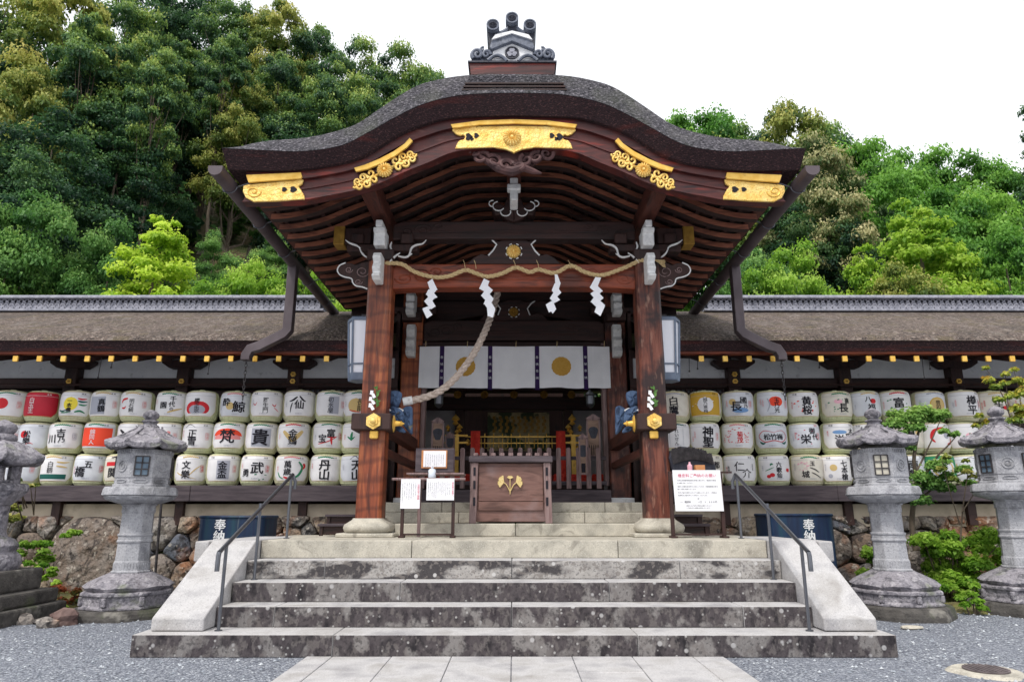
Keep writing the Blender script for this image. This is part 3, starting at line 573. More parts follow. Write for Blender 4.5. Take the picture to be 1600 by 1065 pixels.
# pillar-top: white nosing, blocks, side clouds, white curls
for s_ in (-1, 1):
    mb = MB(); X = s_*1.70
    zc = lambda p: ZY(p, 8.0)
    prof = [(8.2,zc(395)),(7.98,zc(395)),(7.93,zc(403)),(7.99,zc(410)),(7.93,zc(420)),(7.98,zc(426)),(7.92,zc(432)),(8.0,zc(437)),(8.2,zc(437))]
    mb.yprism([(y,z) for y,z in prof], X-.05, X+.05); mb.build('carved_nosing', M['white'], gate, bevel=.01)
    mb = MB(); z1, z2, z3 = ZY(385,8.1), ZY(365,8.1), ZY(349,8.1)
    mb.yprism([(8.05,z1),(8.05,z2-.02),(8.0,z2),(8.0,z2+.05),(8.3,z2+.05),(8.3,z1)], X-.072, X+.072)
    mb.box(X-.042, X+.042, 7.98, 8.3, z2+.052, z3); mb.build('bearing_block', M['white'], gate, bevel=.01)
    mb = MB(); zt = ZY(395,8.2)
    mb.box(X-.17, X+.17, 8.17, 8.55, zt-.1, z1-.002); mb.box(X-.46, X+.46, 8.26, 8.44, z1+.0, z1+.10); mb.box(X-.4,X-.24,8.22,8.48,z1+.102,z2+.06); mb.box(X+.24,X+.4,8.22,8.48,z1+.102,z2+.06); mb.build('bracket_arm', M['dark'], gate, bevel=.012)
    # side cloud nosing
    pts = [(584,414),(576,408),(566,410),(556,414),(549,411),(540,410),(531,414),(527,421),(530,428),(538,432),(549,435),(551,441),(556,446),(566,448),(574,451),(584,453)]
    mb = MB(); mb.prism([W(a if s_ < 0 else 2*CX-a, b, 8.26) for a,b in pts], 8.26, 8.42); c = mb.build('cloud_nosing', M['dark'], gate, bevel=.006)
    mb = MB(); q = spline([W(a if s_ < 0 else 2*CX-a, b, 8.25) for a,b in pts[5:15]], 4); mb.tube([(a,8.258,b) for a,b in q], [.009]*len(q), 6)
    mb.build('white_edge', M['white'], c)
    mb = MB()
    for (cx_, cy_, r_) in ((566,424,9),(560,440,5),(545,421,5)):
        pts2 = []
        for i in range(20):
            a = i/19*9; r = r_*(1-.75*i/19); qx = cx_+r*math.cos(a)*1.2; q2 = W(qx if s_ < 0 else 2*CX-qx, cy_+r*math.sin(a), 8.25); pts2.append((q2[0],8.257,q2[1]))
        mb.tube(pts2, .006, 5)
    mb.build('carved_scroll', M['oldwood'], c)
    # white-edged curls inward & outward on bracket
    for pl in ([(540,375),(547,380),(558,384),(563,388)],[(666,375),(660,381),(650,383),(643,388),(640,397),(637,402)],[(612,378),(610,385),(612,390)],[(625,395),(618,400),(612,406),(608,411)],[(561,386),(566,396),(573,402)],[(644,396),(634,402),(622,400)]):
        mb = MB(); q = spline([W(a if s_ < 0 else 2*CX-a, b, 8.2) for a,b in pl], 4); mb.tube([(a,8.2,b) for a,b in q], [.005+.007*math.sin(i/len(q)*3) for i in range(len(q))], 6)
        for i in range(len(mb.v)): x,y,z = mb.v[i]; mb.v[i] = (x, 8.2+(y-8.2)*2.4, z)
        mb.build('white_curl', M['white'], gate)
    # purlins front to back, with gold-tipped outer arms
    mb = MB(); zb = ZY(349,8.2); mb.box(s_*1.72-.1, s_*1.72+.1, 7.26, 11.6, zb+.03, zb+.26); mb.build('side_purlin', M['beam'] if 0 else M['darky'], gate, bevel=.012)
    mb = MB(); za = ZY(374,8.2); mb.box(*sorted((s_*1.86, s_*2.20)), 8.28, 8.46, za-.02, ZY(352,8.2)); o_ = mb.build('outer_arm', M['dark'], gate, bevel=.008)
    mb = MB(); mb.box(*sorted((s_*2.202, s_*2.34)), 8.262, 8.478, za-.04, ZY(352,8.2)+.02); mb.build('gold_cap', M['oldgold'], o_, bevel=.006)
    # inner bracket stack (white curved nosings seen behind pillar)
    mb = MB(); 
    for (pa, pb, yy) in ((505,555,10.85),(455,490,10.7)):
        zA, zB = ZY(pb, yy), ZY(pa, yy); h = zB-zA
        mb.yprism([(yy+.3,zA),(yy+.05,zA),(yy-.04,zA+h*.12),(yy+.02,zA+h*.3),(yy-.05,zA+h*.45),(yy+.03,zA+h*.6),(yy-.02,zA+h*.8),(yy+.05,zB),(yy+.3,zB)], s_*1.70-.07, s_*1.70+.07)
    mb.build('inner_nosing', M['white'], gate, bevel=.01)
    mb = MB(); zA = ZY(500,10.9); mb.box(s_*1.7-.16,s_*1.7+.16,10.9,11.2,zA,zA+.14); mb.box(s_*1.7-.4,s_*1.7+.4,11.0,11.16,zA+.142,zA+.26); mb.build('inner_bracket', M['dark'], gate, bevel=.01)

# ---- roof curves
def curve(pts, Y, xs=1):
    P = [W(CX+o, py, Y) for o, py in pts]; P = spline(P, 8); xx = np.array([p[0] for p in P]); zz = np.array([p[1] for p in P])
    return lambda x: float(np.interp(abs(x)*xs, xx, zz))
A_ = [(0,145),(75,147.5),(135,160),(180,180),(225,205),(270,227),(330,236),(390,234.5),(457,231)]
B_ = [(0,180),(93,183),(138,193),(183,211),(243,246),(303,260),(363,266),(447,265)]
C_ = [(0,231),(65,233),(100,239),(130,252),(170,268),(200,282),(235,294),(300,307),(340,313),(425,315)]
S_ = [(0,117),(78,119),(123,126),(153,136),(198,168),(228,192),(258,205),(303,219),(363,229),(457,232)]
YA, YBk, YC, YSil = 6.90, 7.02, 7.10, 7.40
zA, zB, zC, zS = curve(A_, YA), curve(B_, YBk), curve(C_, YC), curve(S_, YSil)
XA = W(CX+457, 231, YA)[0]; XB = W(CX+447, 265, YBk)[0]; XC = W(CX+425, 315, YC)[0]
NX = 90
def row(fn, X, Y, n=NX, dz=0): return [(u*X, Y, fn(u*X)+dz) for u in np.linspace(-1,1,n+1)]
def rowS(Y):
    out = []
    for u in np.linspace(-1,1,NX+1):
        x = u*XA; t = max(0, (abs(u)-.82)/.18); zz = zS(x)*(1-t*t)+(zA(XA)+.03)*t*t; out.append((x, Y, zz))
    return out
YR = 11.75
mid = [(a[0], YA+.16, a[2]*.45+b[2]*.55+.035) for a, b in zip(row(zA,XA,YA), rowS(YSil))]
rj = random.Random(2)
mb = MB(); mb.smooth = True
mb.strip([row(zA,XA,YA), [(a[0],YA+.05,a[2]*.84+b[2]*.16+.02) for a,b in zip(row(zA,XA,YA), rowS(YSil))], mid, rowS(YSil), rowS(8.2), rowS(9.4), rowS(10.6), rowS(YR)])
roof = mb.build('bark_roof', M['bark'], gate, sharp=0)
mb = MB()
# thick bark edge: front slope, bottom and side
e0 = row(zA, XA-.004, YA+.003, dz=-.004); e1 = row(zB, XB, YBk); e2 = [(p[0]*(XC+.02)/XB, YBk+.10, p[2]+.02) for p in e1]
mb.smooth = True; mb.strip([e1, e0]); mb.smooth = False; mb.strip([e2, e1])
zside = lambda: 0
for s_ in (-1, 1):
    xt, xb, xi = s_*(XA-.004), s_*XB, s_*(XC-.16); zt = zA(XA)+.02; zb = zB(XB)
    rows = []
    for y in (YBk, 7.4, 8.5, 10, YR):
        k = (y-YBk); lift = 0
        rows.append([(xt, y-(.12 if y == YBk else 0), zt-.01), (xb, y, zb-lift), (xi, y, zb+.05)])
    if s_ < 0: rows = [r[::-1] for r in rows]
    mb.strip(rows)
mb.build('bark_edge', M['barkedge'], gate, sharp=0)
# layered eave board and barge board with mouldings
def band(fnT, fnB, X0T, X0B, Y0, Y1, name, mat, par=gate):
    mb = MB(); n = 80; us = np.linspace(-1,1,n+1)
    T = [(u*X0T, fnT(u*X0T)) for u in us]; B = [(u*X0B, fnB(u*X0B)) for u in us]
    for k in range(n):
        a, b, c, d = B[k], B[k+1], T[k+1], T[k]
        mb.add([(a[0],Y0,a[1]),(b[0],Y0,b[1]),(c[0],Y0,c[1]),(d[0],Y0,d[1]),(a[0],Y1,a[1]),(b[0],Y1,b[1]),(c[0],Y1,c[1]),(d[0],Y1,d[1])],
            [(0,1,2,3),(0,4,5,1),(3,2,6,7),(5,4,7,6)]+([(0,3,7,4)] if k == 0 else [])+([(1,5,6,2)] if k == n-1 else []))
    return mb.build(name, mat, par)
mixf = lambda a, b, t: (lambda x: a(x)*(1-t)+b(x)*t)
bt = lambda x: zB(x)+.03
band(bt, mixf(zB, zC, .26), XC-.02, XC-.04, 7.075, 7.25, 'eave_board', M['hafu'])
barge = band(mixf(zB, zC, .255), mixf(zB, zC, .93), XC-.05, XC-.01, 7.12, 7.22, 'barge_board', M['hafu'])
band(mixf(zB, zC, .925), zC, XC-.02, XC, 7.10, 7.24, 'barge_moulding', M['hafu'], barge)
band(mixf(zB, zC, .55), mixf(zB, zC, .60), XC-.1, XC-.1, 7.106, 7.13, 'barge_line', M['hafu'], barge)

# gilded fittings on the barge board
def plate(pts, Y, th, mir=False, smooth=0):
    mb = MB(); P = [W(a, b, Y) for a, b in pts]
    if smooth: P = spline(P+[P[0]], smooth)[:-1]
    mb.prism(P, Y, Y+th)
    if mir: mb.prism([(-x, z) for x, z in P], Y, Y+th)
    return mb
half = [(803,192),(760,193),(718,198),(709,199),(706,203),(712,209),(719,212),(724,210),(727,214),(724,218),(718,219),(714,224),(711,232),(740,231),(770,230),(790,233),(800,237),(803,239)]
full = half+[(2*CX-a, b) for a, b in reversed(half[1:-1])]
mb = plate(full, 7.085, .03); go = mb.build('gilded_plate', M['gold'], barge, bevel=.006)
mb = MB(); X, Z = W(800, 215, 7.08); chrys(mb, X, 7.083, Z, .108, .045); mb.build('chrysanthemum_crest', M['goldcr'], go)
for s_ in (-1, 1):
    mb = MB()
    for (px, py, r) in ((732,214,5),(744,212,3.6),(737,217,2.6)):
        q = W(px if s_ < 0 else 2*CX-px, py, 7.084); k = r*7.1*1.1/1067; mb.prism([(q[0]+k*math.cos(a)*(1+.35*math.cos(3*a)), q[1]+k*1.25*math.sin(a)) for a in np.linspace(0,6.28,13)[:-1]], 7.079, 7.084)
    mb.build('pierced_pattern', M['paint'], go)
mb = MB(); up = [(803,186),(750,188),(704,194),(707,200),(750,195),(803,193)]; up2 = up+[(2*CX-a,b) for a,b in reversed(up[1:-1])]
mb = plate(up2, 7.055, .03); mb.build('gilded_strip', M['goldpl'], barge, bevel=.004)
for s_ in (-1, 1):
    fx = lambda pts: [(a if s_ < 0 else 2*CX-a, b) for a, b in pts]
    # tip plates
    mb = plate(fx([(388,288),(474,280),(472,287),(466,291),(470,296),(475,305),(476,311),(430,314),(396,315),(384,309),(379,299),(380,290)]), 7.085, .03); o_ = mb.build('gilded_plate', M['gold'], barge, bevel=.006)
    mb = MB(); pts = []
    for i in range(22):
        a = i/21*8.5; r = 12*(1-.8*i/21); q = W(CX+(1 if s_ > 0 else -1)*(CX-396-r*math.cos(a)), 299+r*.8*math.sin(a), 7.08); pts.append((q[0],7.083,q[1]))
    mb.tube(pts, .007, 6); mb.build('scroll', M['goldpl'], o_)
    mb = MB()
    for (px, py, r) in ((458,296,5),(444,296,3.8)):
        q = W(px if s_ < 0 else 2*CX-px, py, 7.084); k = r*7.1*1.1/1067; mb.prism([(q[0]+k*math.cos(a)*(1+.3*math.cos(3*a)), q[1]+k*math.sin(a)) for a in np.linspace(0,6.28,13)[:-1]], 7.079, 7.084)
    mb.build('pierced_pattern', M['paint'], o_)
    mb = plate(fx([(384,273),(470,269),(472,276),(470,279),(388,285)]), 7.055, .03); mb.build('gilded_strip', M['goldpl'], barge, bevel=.004)
    # side plates: pierced scroll pieces + crest
    cen = (601,266); mb = MB(); ang = math.atan2(-(240-290), 648-552)
    o_ = None
    def loc(u, v):   # along board, across
        px = cen[0]+u*math.cos(ang)+v*math.sin(ang); py = cen[1]-u*math.sin(ang)+v*math.cos(ang)
        return W(px if s_ < 0 else 2*CX-px, py, 7.09)
    def spir(u0, v0, r0, turns, a0, sg, w0):
        pts = []; rr = []
        for i in range(26):
            t = i/25; a = a0+sg*t*turns*6.283; r = r0*(1-.82*t); q = loc(u0+r*math.cos(a), v0+r*math.sin(a)); pts.append((q[0], 7.10-.012*t, q[1])); rr.append(w0*(1-.3*t))
        mb.tube(pts, rr, 7)
    for sg in (-1, 1):
        for (u0, v0, r0, tn, a0, d, w0) in ((22,-6,7,1.1,0,1,.018),(22,6,7,1.1,0,-1,.018),(35,-5.5,6.5,1.3,2.5,1,.016),(35,5.5,6.5,1.3,-2.5,-1,.016),(46,-4,5.5,1.2,1,-1,.015),(46,4,5.5,1.2,-1,1,.015),(28,0,5,1,0,1,.015),(41,0,5,1,3,-1,.014),(52,0,3.5,1,0,1,.013)):
            spir(sg*u0, v0, r0, tn, (a0 if sg > 0 else math.pi-a0), d*sg, w0)
        q0, q1 = loc(sg*8, 0), loc(sg*54, 0); mb.tube([(q0[0],7.11,q0[1]),(q1[0],7.11,q1[1])], [.02,.012], 6)
    o_ = mb.build('gilded_scroll_plate', M['gold'], barge, sharp=0)
    mb = MB(); q = loc(0,0); chrys(mb, q[0], 7.088, q[1], .092, .045); mb.build('chrysanthemum_crest', M['goldcr'], o_)
    top = [(553,262),(570,257),(592,248),(615,236),(632,224),(640,215),(645,220),(636,230),(618,243),(596,255),(574,264),(556,268)]
    mb = plate(fx(top), 7.055, .03); mb.build('gilded_strip', M['goldpl'], barge, bevel=.004)

# carved pendant under the centre: bird-and-cloud relief made of tapering scrolls
mb = MB(); mb.smooth = True
def scroll(px0, py0, r0, turns, a0, w0, sg=1, Y=7.16):
    pts = []; rr = []
    for i in range(30):
        t = i/29; a = a0+sg*t*turns*2*math.pi; r = r0*(1-.85*t); q = W(px0+r*math.cos(a), py0-r*math.sin(a)*.85, Y); pts.append((q[0], Y+.02*math.sin(t*9), q[1])); rr.append(w0*(1-.55*t))
    mb.tube(pts, rr, 7)
for a in ((752,247,13,1.3,.5,.028,1),(772,252,13,1.4,2.5,.03,-1),(790,258,12,1.2,0,.034,1),(812,262,10,1.1,3,.034,-1),(838,246,12,1.4,1,.03,1),(854,240,11,1.2,.3,.024,-1),(822,250,11,1.3,2,.03,1),(742,240,9,1.2,2.8,.022,-1)): scroll(*a)
body = [(740,238,.02),(758,250,.035),(778,263,.05),(800,268,.06),(818,262,.05),(834,268,.035),(846,271,.012)]
q = [W(a, b, 7.18) for a, b, r in body]; mb.tube([(x,7.18,z) for x,z in q], [r for a,b,r in body], 9)
wing_ = [(800,255,.03),(822,250,.03),(842,244,.02),(862,238,.01)]
q = [W(a, b, 7.2) for a, b, r in wing_]; mb.tube([(x,7.2,z) for x,z in q], [r for a,b,r in wing_], 8)
mb.smooth = False; mb.prism([W(a,b,7.2) for a,b in [(742,234),(864,234),(850,246),(832,258),(803,264),(776,258),(756,248)]], 7.2, 7.25)
mb.build('carved_pendant', wood('carved_pendant_wood', srgb(58,40,42), srgb(104,72,70), mp=(3,3,3), rough=.7), gate)

# curved rafters and soffit boards
def zR(x):
    t = min(1, max(0, (2.9-abs(x))/1.25)); t = t*t*(3-2*t); return zC(x)+.01+.22*t
XR = 2.94
nR = 14; ys = [7.34+i*(11.35-7.34)/(nR-1) for i in range(nR)]
for i, y in enumerate(ys):
    mb = MB(); n = 60; us = np.linspace(-1,1,n+1)
    x_ = XR
    vs = []
    for u in us:
        x = u*x_; zb = zR(x) - (0.03*(y-7.3)/4 if abs(u) > .9 else 0)*0
        e = .05
        vs += [(x,y,zb+.02),(x,y+.1,zb+.02),(x,y+.1,zb+.088),(x,y,zb+.088)]
    fs = [(0,1,2,3),(4*n+3,4*n+2,4*n+1,4*n)]
    for k in range(n):
        for j in range(4): fs.append((4*k+j, 4*k+4+j, 4*k+4+(j+1)%4, 4*k+(j+1)%4))
    mb.add(vs, [f for i_, f in enumerate(fs[2:]) if i_ % 4 == 3], 0); mb.add(vs, [f for i_, f in enumerate(fs[2:]) if i_ % 4 != 3], 2); mb.add([vs[k] for k in (0,1,2,3)]+[vs[4*n+k] for k in (3,2,1,0)], [(0,1,2,3),(4,5,6,7)], 1); mb.build('rafter', [M['rafter'], M['rafterend'], M['rafterdk']], gate)  # fronts keep the plain wood; undersides and backs take the shade-toned copy
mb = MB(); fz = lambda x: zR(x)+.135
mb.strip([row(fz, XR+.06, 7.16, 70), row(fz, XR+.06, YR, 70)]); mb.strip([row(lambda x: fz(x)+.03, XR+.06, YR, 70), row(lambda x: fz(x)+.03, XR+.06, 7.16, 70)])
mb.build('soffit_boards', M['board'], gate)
mb = MB(); n = 30; top = [(u*2.9, zR(u*2.9)+.12) for u in np.linspace(-1,1,n+1)]
mb.prism(top+[(2.9,4.2),(-2.9,4.2)], 11.70, 11.78); mb.build('rear_gable_boards', M['darkx'], gate)
k = 0; x = -2.85
while x < 2.86:
    sl = (zR(x+.03)-zR(x-.03))/.06; a = math.atan(sl)
    mb = MB(); c = Vector((x, 0, zR(x)+.112)); r = Vector((math.cos(a),0,math.sin(a))); u = Vector((-math.sin(a),0,math.cos(a)))
    vs = []
    for yy in (7.25, YR-.1):
        for sx, sz in ((-1,-1),(1,-1),(1,1),(-1,1)): p = c+r*sx*.022+u*sz*.02; vs.append((p.x,yy,p.z))
    mb.add(vs, [(0,1,2,3),(7,6,5,4),(0,4,5,1),(1,5,6,2),(2,6,7,3),(3,7,4,0)]); mb.build('soffit_batten', M['rafterdk'], gate)
    x += .228*math.cos(a)
# eave filler board over the rafter tails
for s_ in (-1, 1):
    mb = MB(); mb.box(*sorted((s_*2.9, s_*3.03)), 7.24, YR, zR(2.94)+.112, zR(2.94)+.16); mb.build('eave_lath', M['darky'], gate)
    # gutter
    gx = s_*3.25; zf, zr = ZY(264, 6.75)+.0, ZY(492, 11.9)+.02
    prof = []
    for j in range(9): a = math.pi+math.pi*j/8; prof.append((math.cos(a)*.078, math.sin(a)*.07))
    prof += [(.078,.04),(-.078,.04)]
    mb = MB(); mb.smooth = True; rows = []
    vs = [(gx+x, yy, zz+z) for yy, zz in ((6.75,zf),(11.9,zr)) for x,z in prof]; n = len(prof)
    mb.add(vs, [tuple(range(n)), tuple(range(2*n-1,n-1,-1))]+[(i,i+n,(i+1)%n+n,(i+1)%n) for i in range(n)]); gt = mb.build('gutter', M['gutter'], gate)
    mb = MB()
    for yy in (7.15, 8.1, 9.05, 10.2, 11.2):
        zz = zf+(zr-zf)*(yy-6.75)/5.15; mb.beam((gx+s_*.07,yy,zz-.06),(s_*2.98,yy,zz-.0+.06),.02,.006)
        mb.tube([(gx+.084*math.cos(a), yy, zz+.078*math.sin(a)) for a in np.linspace(math.pi,2*math.pi,9)], .006, 5)
    mb.build('gutter_strap', M['steel'], gt)
    def at(px, py, Y):
        q = W(px if s_ < 0 else 2*CX-px, py, Y); return (q[0], Y, q[1])
    P = [(gx, 9.5, zf+(zr-zf)*.53-.03), (gx, 9.5, ZY(505, 9.5))]
    c1 = at(463,519,9.5); c2 = at(399,542,9.5); c3 = at(386,552,9.5); c4 = at(385,563,9.5)
    pts = [P[0], P[1], (gx, 9.5, c1[2]+.03), (gx+s_*.05, 9.5, c1[2]-.03), (c2[0]-s_*.06,9.5,c2[2]+.005), (c2[0]+s_*.06,9.5,c2[2]-.035), (c4[0], 9.5, c3[2]-.03), c4]
    mb = MB(); mb.tube(pts, .092, 4, off=math.pi/4); 
    dp = mb.build('downspout', M['gutter'], gate, bevel=.006)
    mb = MB(); zz = c4[2]-.02; kk = 0
    zend = ZY(598, 9.5)-.25
    while zz > zend:
        ring = [(.016*math.cos(a), .034*math.sin(a)) for a in np.linspace(0,2*math.pi,9)]
        mb.tube([(c4[0]+(x if kk%2 else 0), 9.5+(0 if kk%2 else x), zz+z) for x,z in ring], .005, 5, cap=False); zz -= .052; kk += 1
    mb.build('rain_chain', M['iron'], dp)

# ridge ornament
orn = thing('ridge_end_ornament', 'smoked-tile ridge ornament with three round tiles on white plaster above the gable', 'roof ornament', (0, 7.1, ZY(98, 7.1)))
orn.parent = None
oy = 7.12
def opoly(pts, Y, th, name, mat, par, mir=False, bev=.006, sm=0):
    mb = MB(); P = [W(a,b,Y) for a,b in pts]
    if sm: P = spline(P+[P[0]], sm)[:-1]
    mb.prism(P, Y, Y+th)
    if mir: mb.prism([(-x-.0,z) for x,z in P], Y, Y+th)
    return mb.build(name, mat, par, bevel=bev)
capb = opoly([(733,118),(728,136),(722,143),(884,143),(878,136),(872,118)], 6.95, 4.4, 'bark_ridge_base', M['bark'], gate)
mb = MB()
for k, (py, w_) in enumerate(((131,1.03),(136,1.06),(141,1.09))):
    z = ZY(py, 6.94); mb.box(-.55*w_, .56*w_, 6.925, 6.96, z-.009, z+.009)
mb.build('ridge_base_line', M['darkx'], capb)
opoly([(733,98),(736,117),(866,117),(868,98)], 7.10, 4.2, 'ridge_box', M['hafu'], gate)
mb = MB(); z = ZY(97,7.08); mb.box(W(731,97,7.08)[0], W(870,97,7.08)[0], 7.08, 11.5, z-.002, z+.02); mb.build('ridge_box_lid', M['tiledark'], gate)
opoly([(769,96),(770,76),(800,62),(832,76),(833,96)], oy, .35, 'plaster_panel', M['plaster'], orn)
opoly([(765,74),(768,64),(800,50),(832,64),(835,74),(832,77),(800,64),(768,77)], oy-.05, .5, 'tile_gable', M['tile'], orn)
opoly([(768,62),(774,54),(800,48),(826,54),(832,62),(800,52)], oy-.07, .5, 'plaster_seam', M['plaster'], orn, bev=0)
mb = MB()
for s_ in (-1,1):
    P = spline([W(a if s_ < 0 else 2*801-a, b, oy-.02) for a,b in [(770,57),(780,52),(790,47),(798,40)]], 4); mb.tube([(x, oy+.0, z) for x,z in P], .03, 8)
mb.build('curved_tile', M['tile'], orn)
for (px, py, r) in ((770,38,9.6),(800,27,9.6),(828,38,9.6)):
    x, z = W(px, py, oy-.1); rr = r*7.1*1.2/1067
    mb = MB(); mb.smooth = True; pr = [(rr,0),(rr,.02),(rr*.82,.02),(rr*.8,.008),(.001,.008)]
    n0 = len(mb.v); mb.lathe([(rr,-.5)]+pr, (0,0,0), 28)
    for i in range(n0, len(mb.v)): a,b,c = mb.v[i]; mb.v[i] = (x+a, oy-.08-c, z+b)
    o_ = mb.build('round_tile', M['tile'], orn, sharp=30)
    mb = MB(); chrys(mb, x, oy-.088, z, rr*.66, .014); mb.build('flower_relief', M['tiledark'], o_)
    lo = ZY(74 if px != 800 else 50, oy-.05); zz = z
    mb = MB(); mb.add([(x-rr*.8,oy-.03,zz-rr*.5),(x+rr*.8,oy-.03,zz-rr*.5),(x+rr*.45,oy-.03,lo),(x-rr*.45,oy-.03,lo),(x-rr*.8,oy+.4,zz-rr*.5),(x+rr*.8,oy+.4,zz-rr*.5),(x+rr*.45,oy+.4,lo),(x-rr*.45,oy+.4,lo)],[(3,2,1,0),(4,5,6,7),(0,1,5,4),(1,2,6,5),(2,3,7,6),(3,0,4,7)])
    mb.build('tile_neck', M['tiledark'], orn)
# crest on the plaster
x, z = W(800, 82, oy-.02); mb = MB(); mb.smooth = True; rr = .085
mb.lathe([(rr,0),(rr,.02),(rr*.86,.02),(rr*.84,.008),(.001,.008)], (0,0,0), 28)
for i in range(len(mb.v)): a,b,c = mb.v[i]; mb.v[i] = (x+a, oy-.001-c, z+b)
o_ = mb.build('crest_tile', M['tiledark'], orn, sharp=30)
mb = MB()
for k in range(3):       # three leaves round the centre
    a = R_(90+120*k); cx, cz = x+.036*math.cos(a), z+.036*math.sin(a)
    pts = []
    for t in np.linspace(0, 2*math.pi, 25)[:-1]:
        r = .030*(1-.28*math.cos(t-0)**9 if math.cos(t) > 0 else 1)*(1+.12*math.sin(t)**2); tt = t+a
        pts.append((cx+r*math.cos(tt), cz+r*math.sin(tt)))
    mb.prism(pts, oy-.02, oy-.009)
mb.build('leaf_relief', M['tilelight'], o_, bevel=.002)
for s_ in (-1, 1):       # wave-shaped fins
    mb = MB(); mb.smooth = True
    def sc(px0, py0, r0, turns, a0, w0, sg=1):
        pts = []; rr_ = []
        for i in range(30):
            t = i/29; a = a0+sg*t*turns*2*math.pi; r = r0*(1-.85*t); px = px0+r*math.cos(a); q = W(px if s_ < 0 else 2*801-px, py0-r*math.sin(a), oy); pts.append((q[0], oy-.02*t, q[1])); rr_.append(w0*(1-.5*t))
        mb.tube(pts, rr_, 8)
    sc(746,86,9,1.5,3.9,.026,-1); sc(760,86,7,1.3,0,.022,1); sc(754,78,4,1,1,.014,1)
    P = spline([W(a if s_ < 0 else 2*801-a, b, oy) for a,b in [(736,96),(738,88)]],2); 
    P = spline([W(a if s_ < 0 else 2*801-a, b, oy-.03) for a,b in [(762,95),(770,89),(778,87),(786,90),(792,96)]],5); mb.tube([(x_,oy-.03,z_) for x_,z_ in P], .022, 8)
    mb.smooth = False; mb.prism([W(a if s_ < 0 else 2*801-a, b, oy+.02) for a,b in [(737,96),(736,84),(744,76),(753,76),(760,84),(768,86),(770,96)]], oy+.02, oy+.1)
    mb.build('wave_fin', M['tile'], orn)
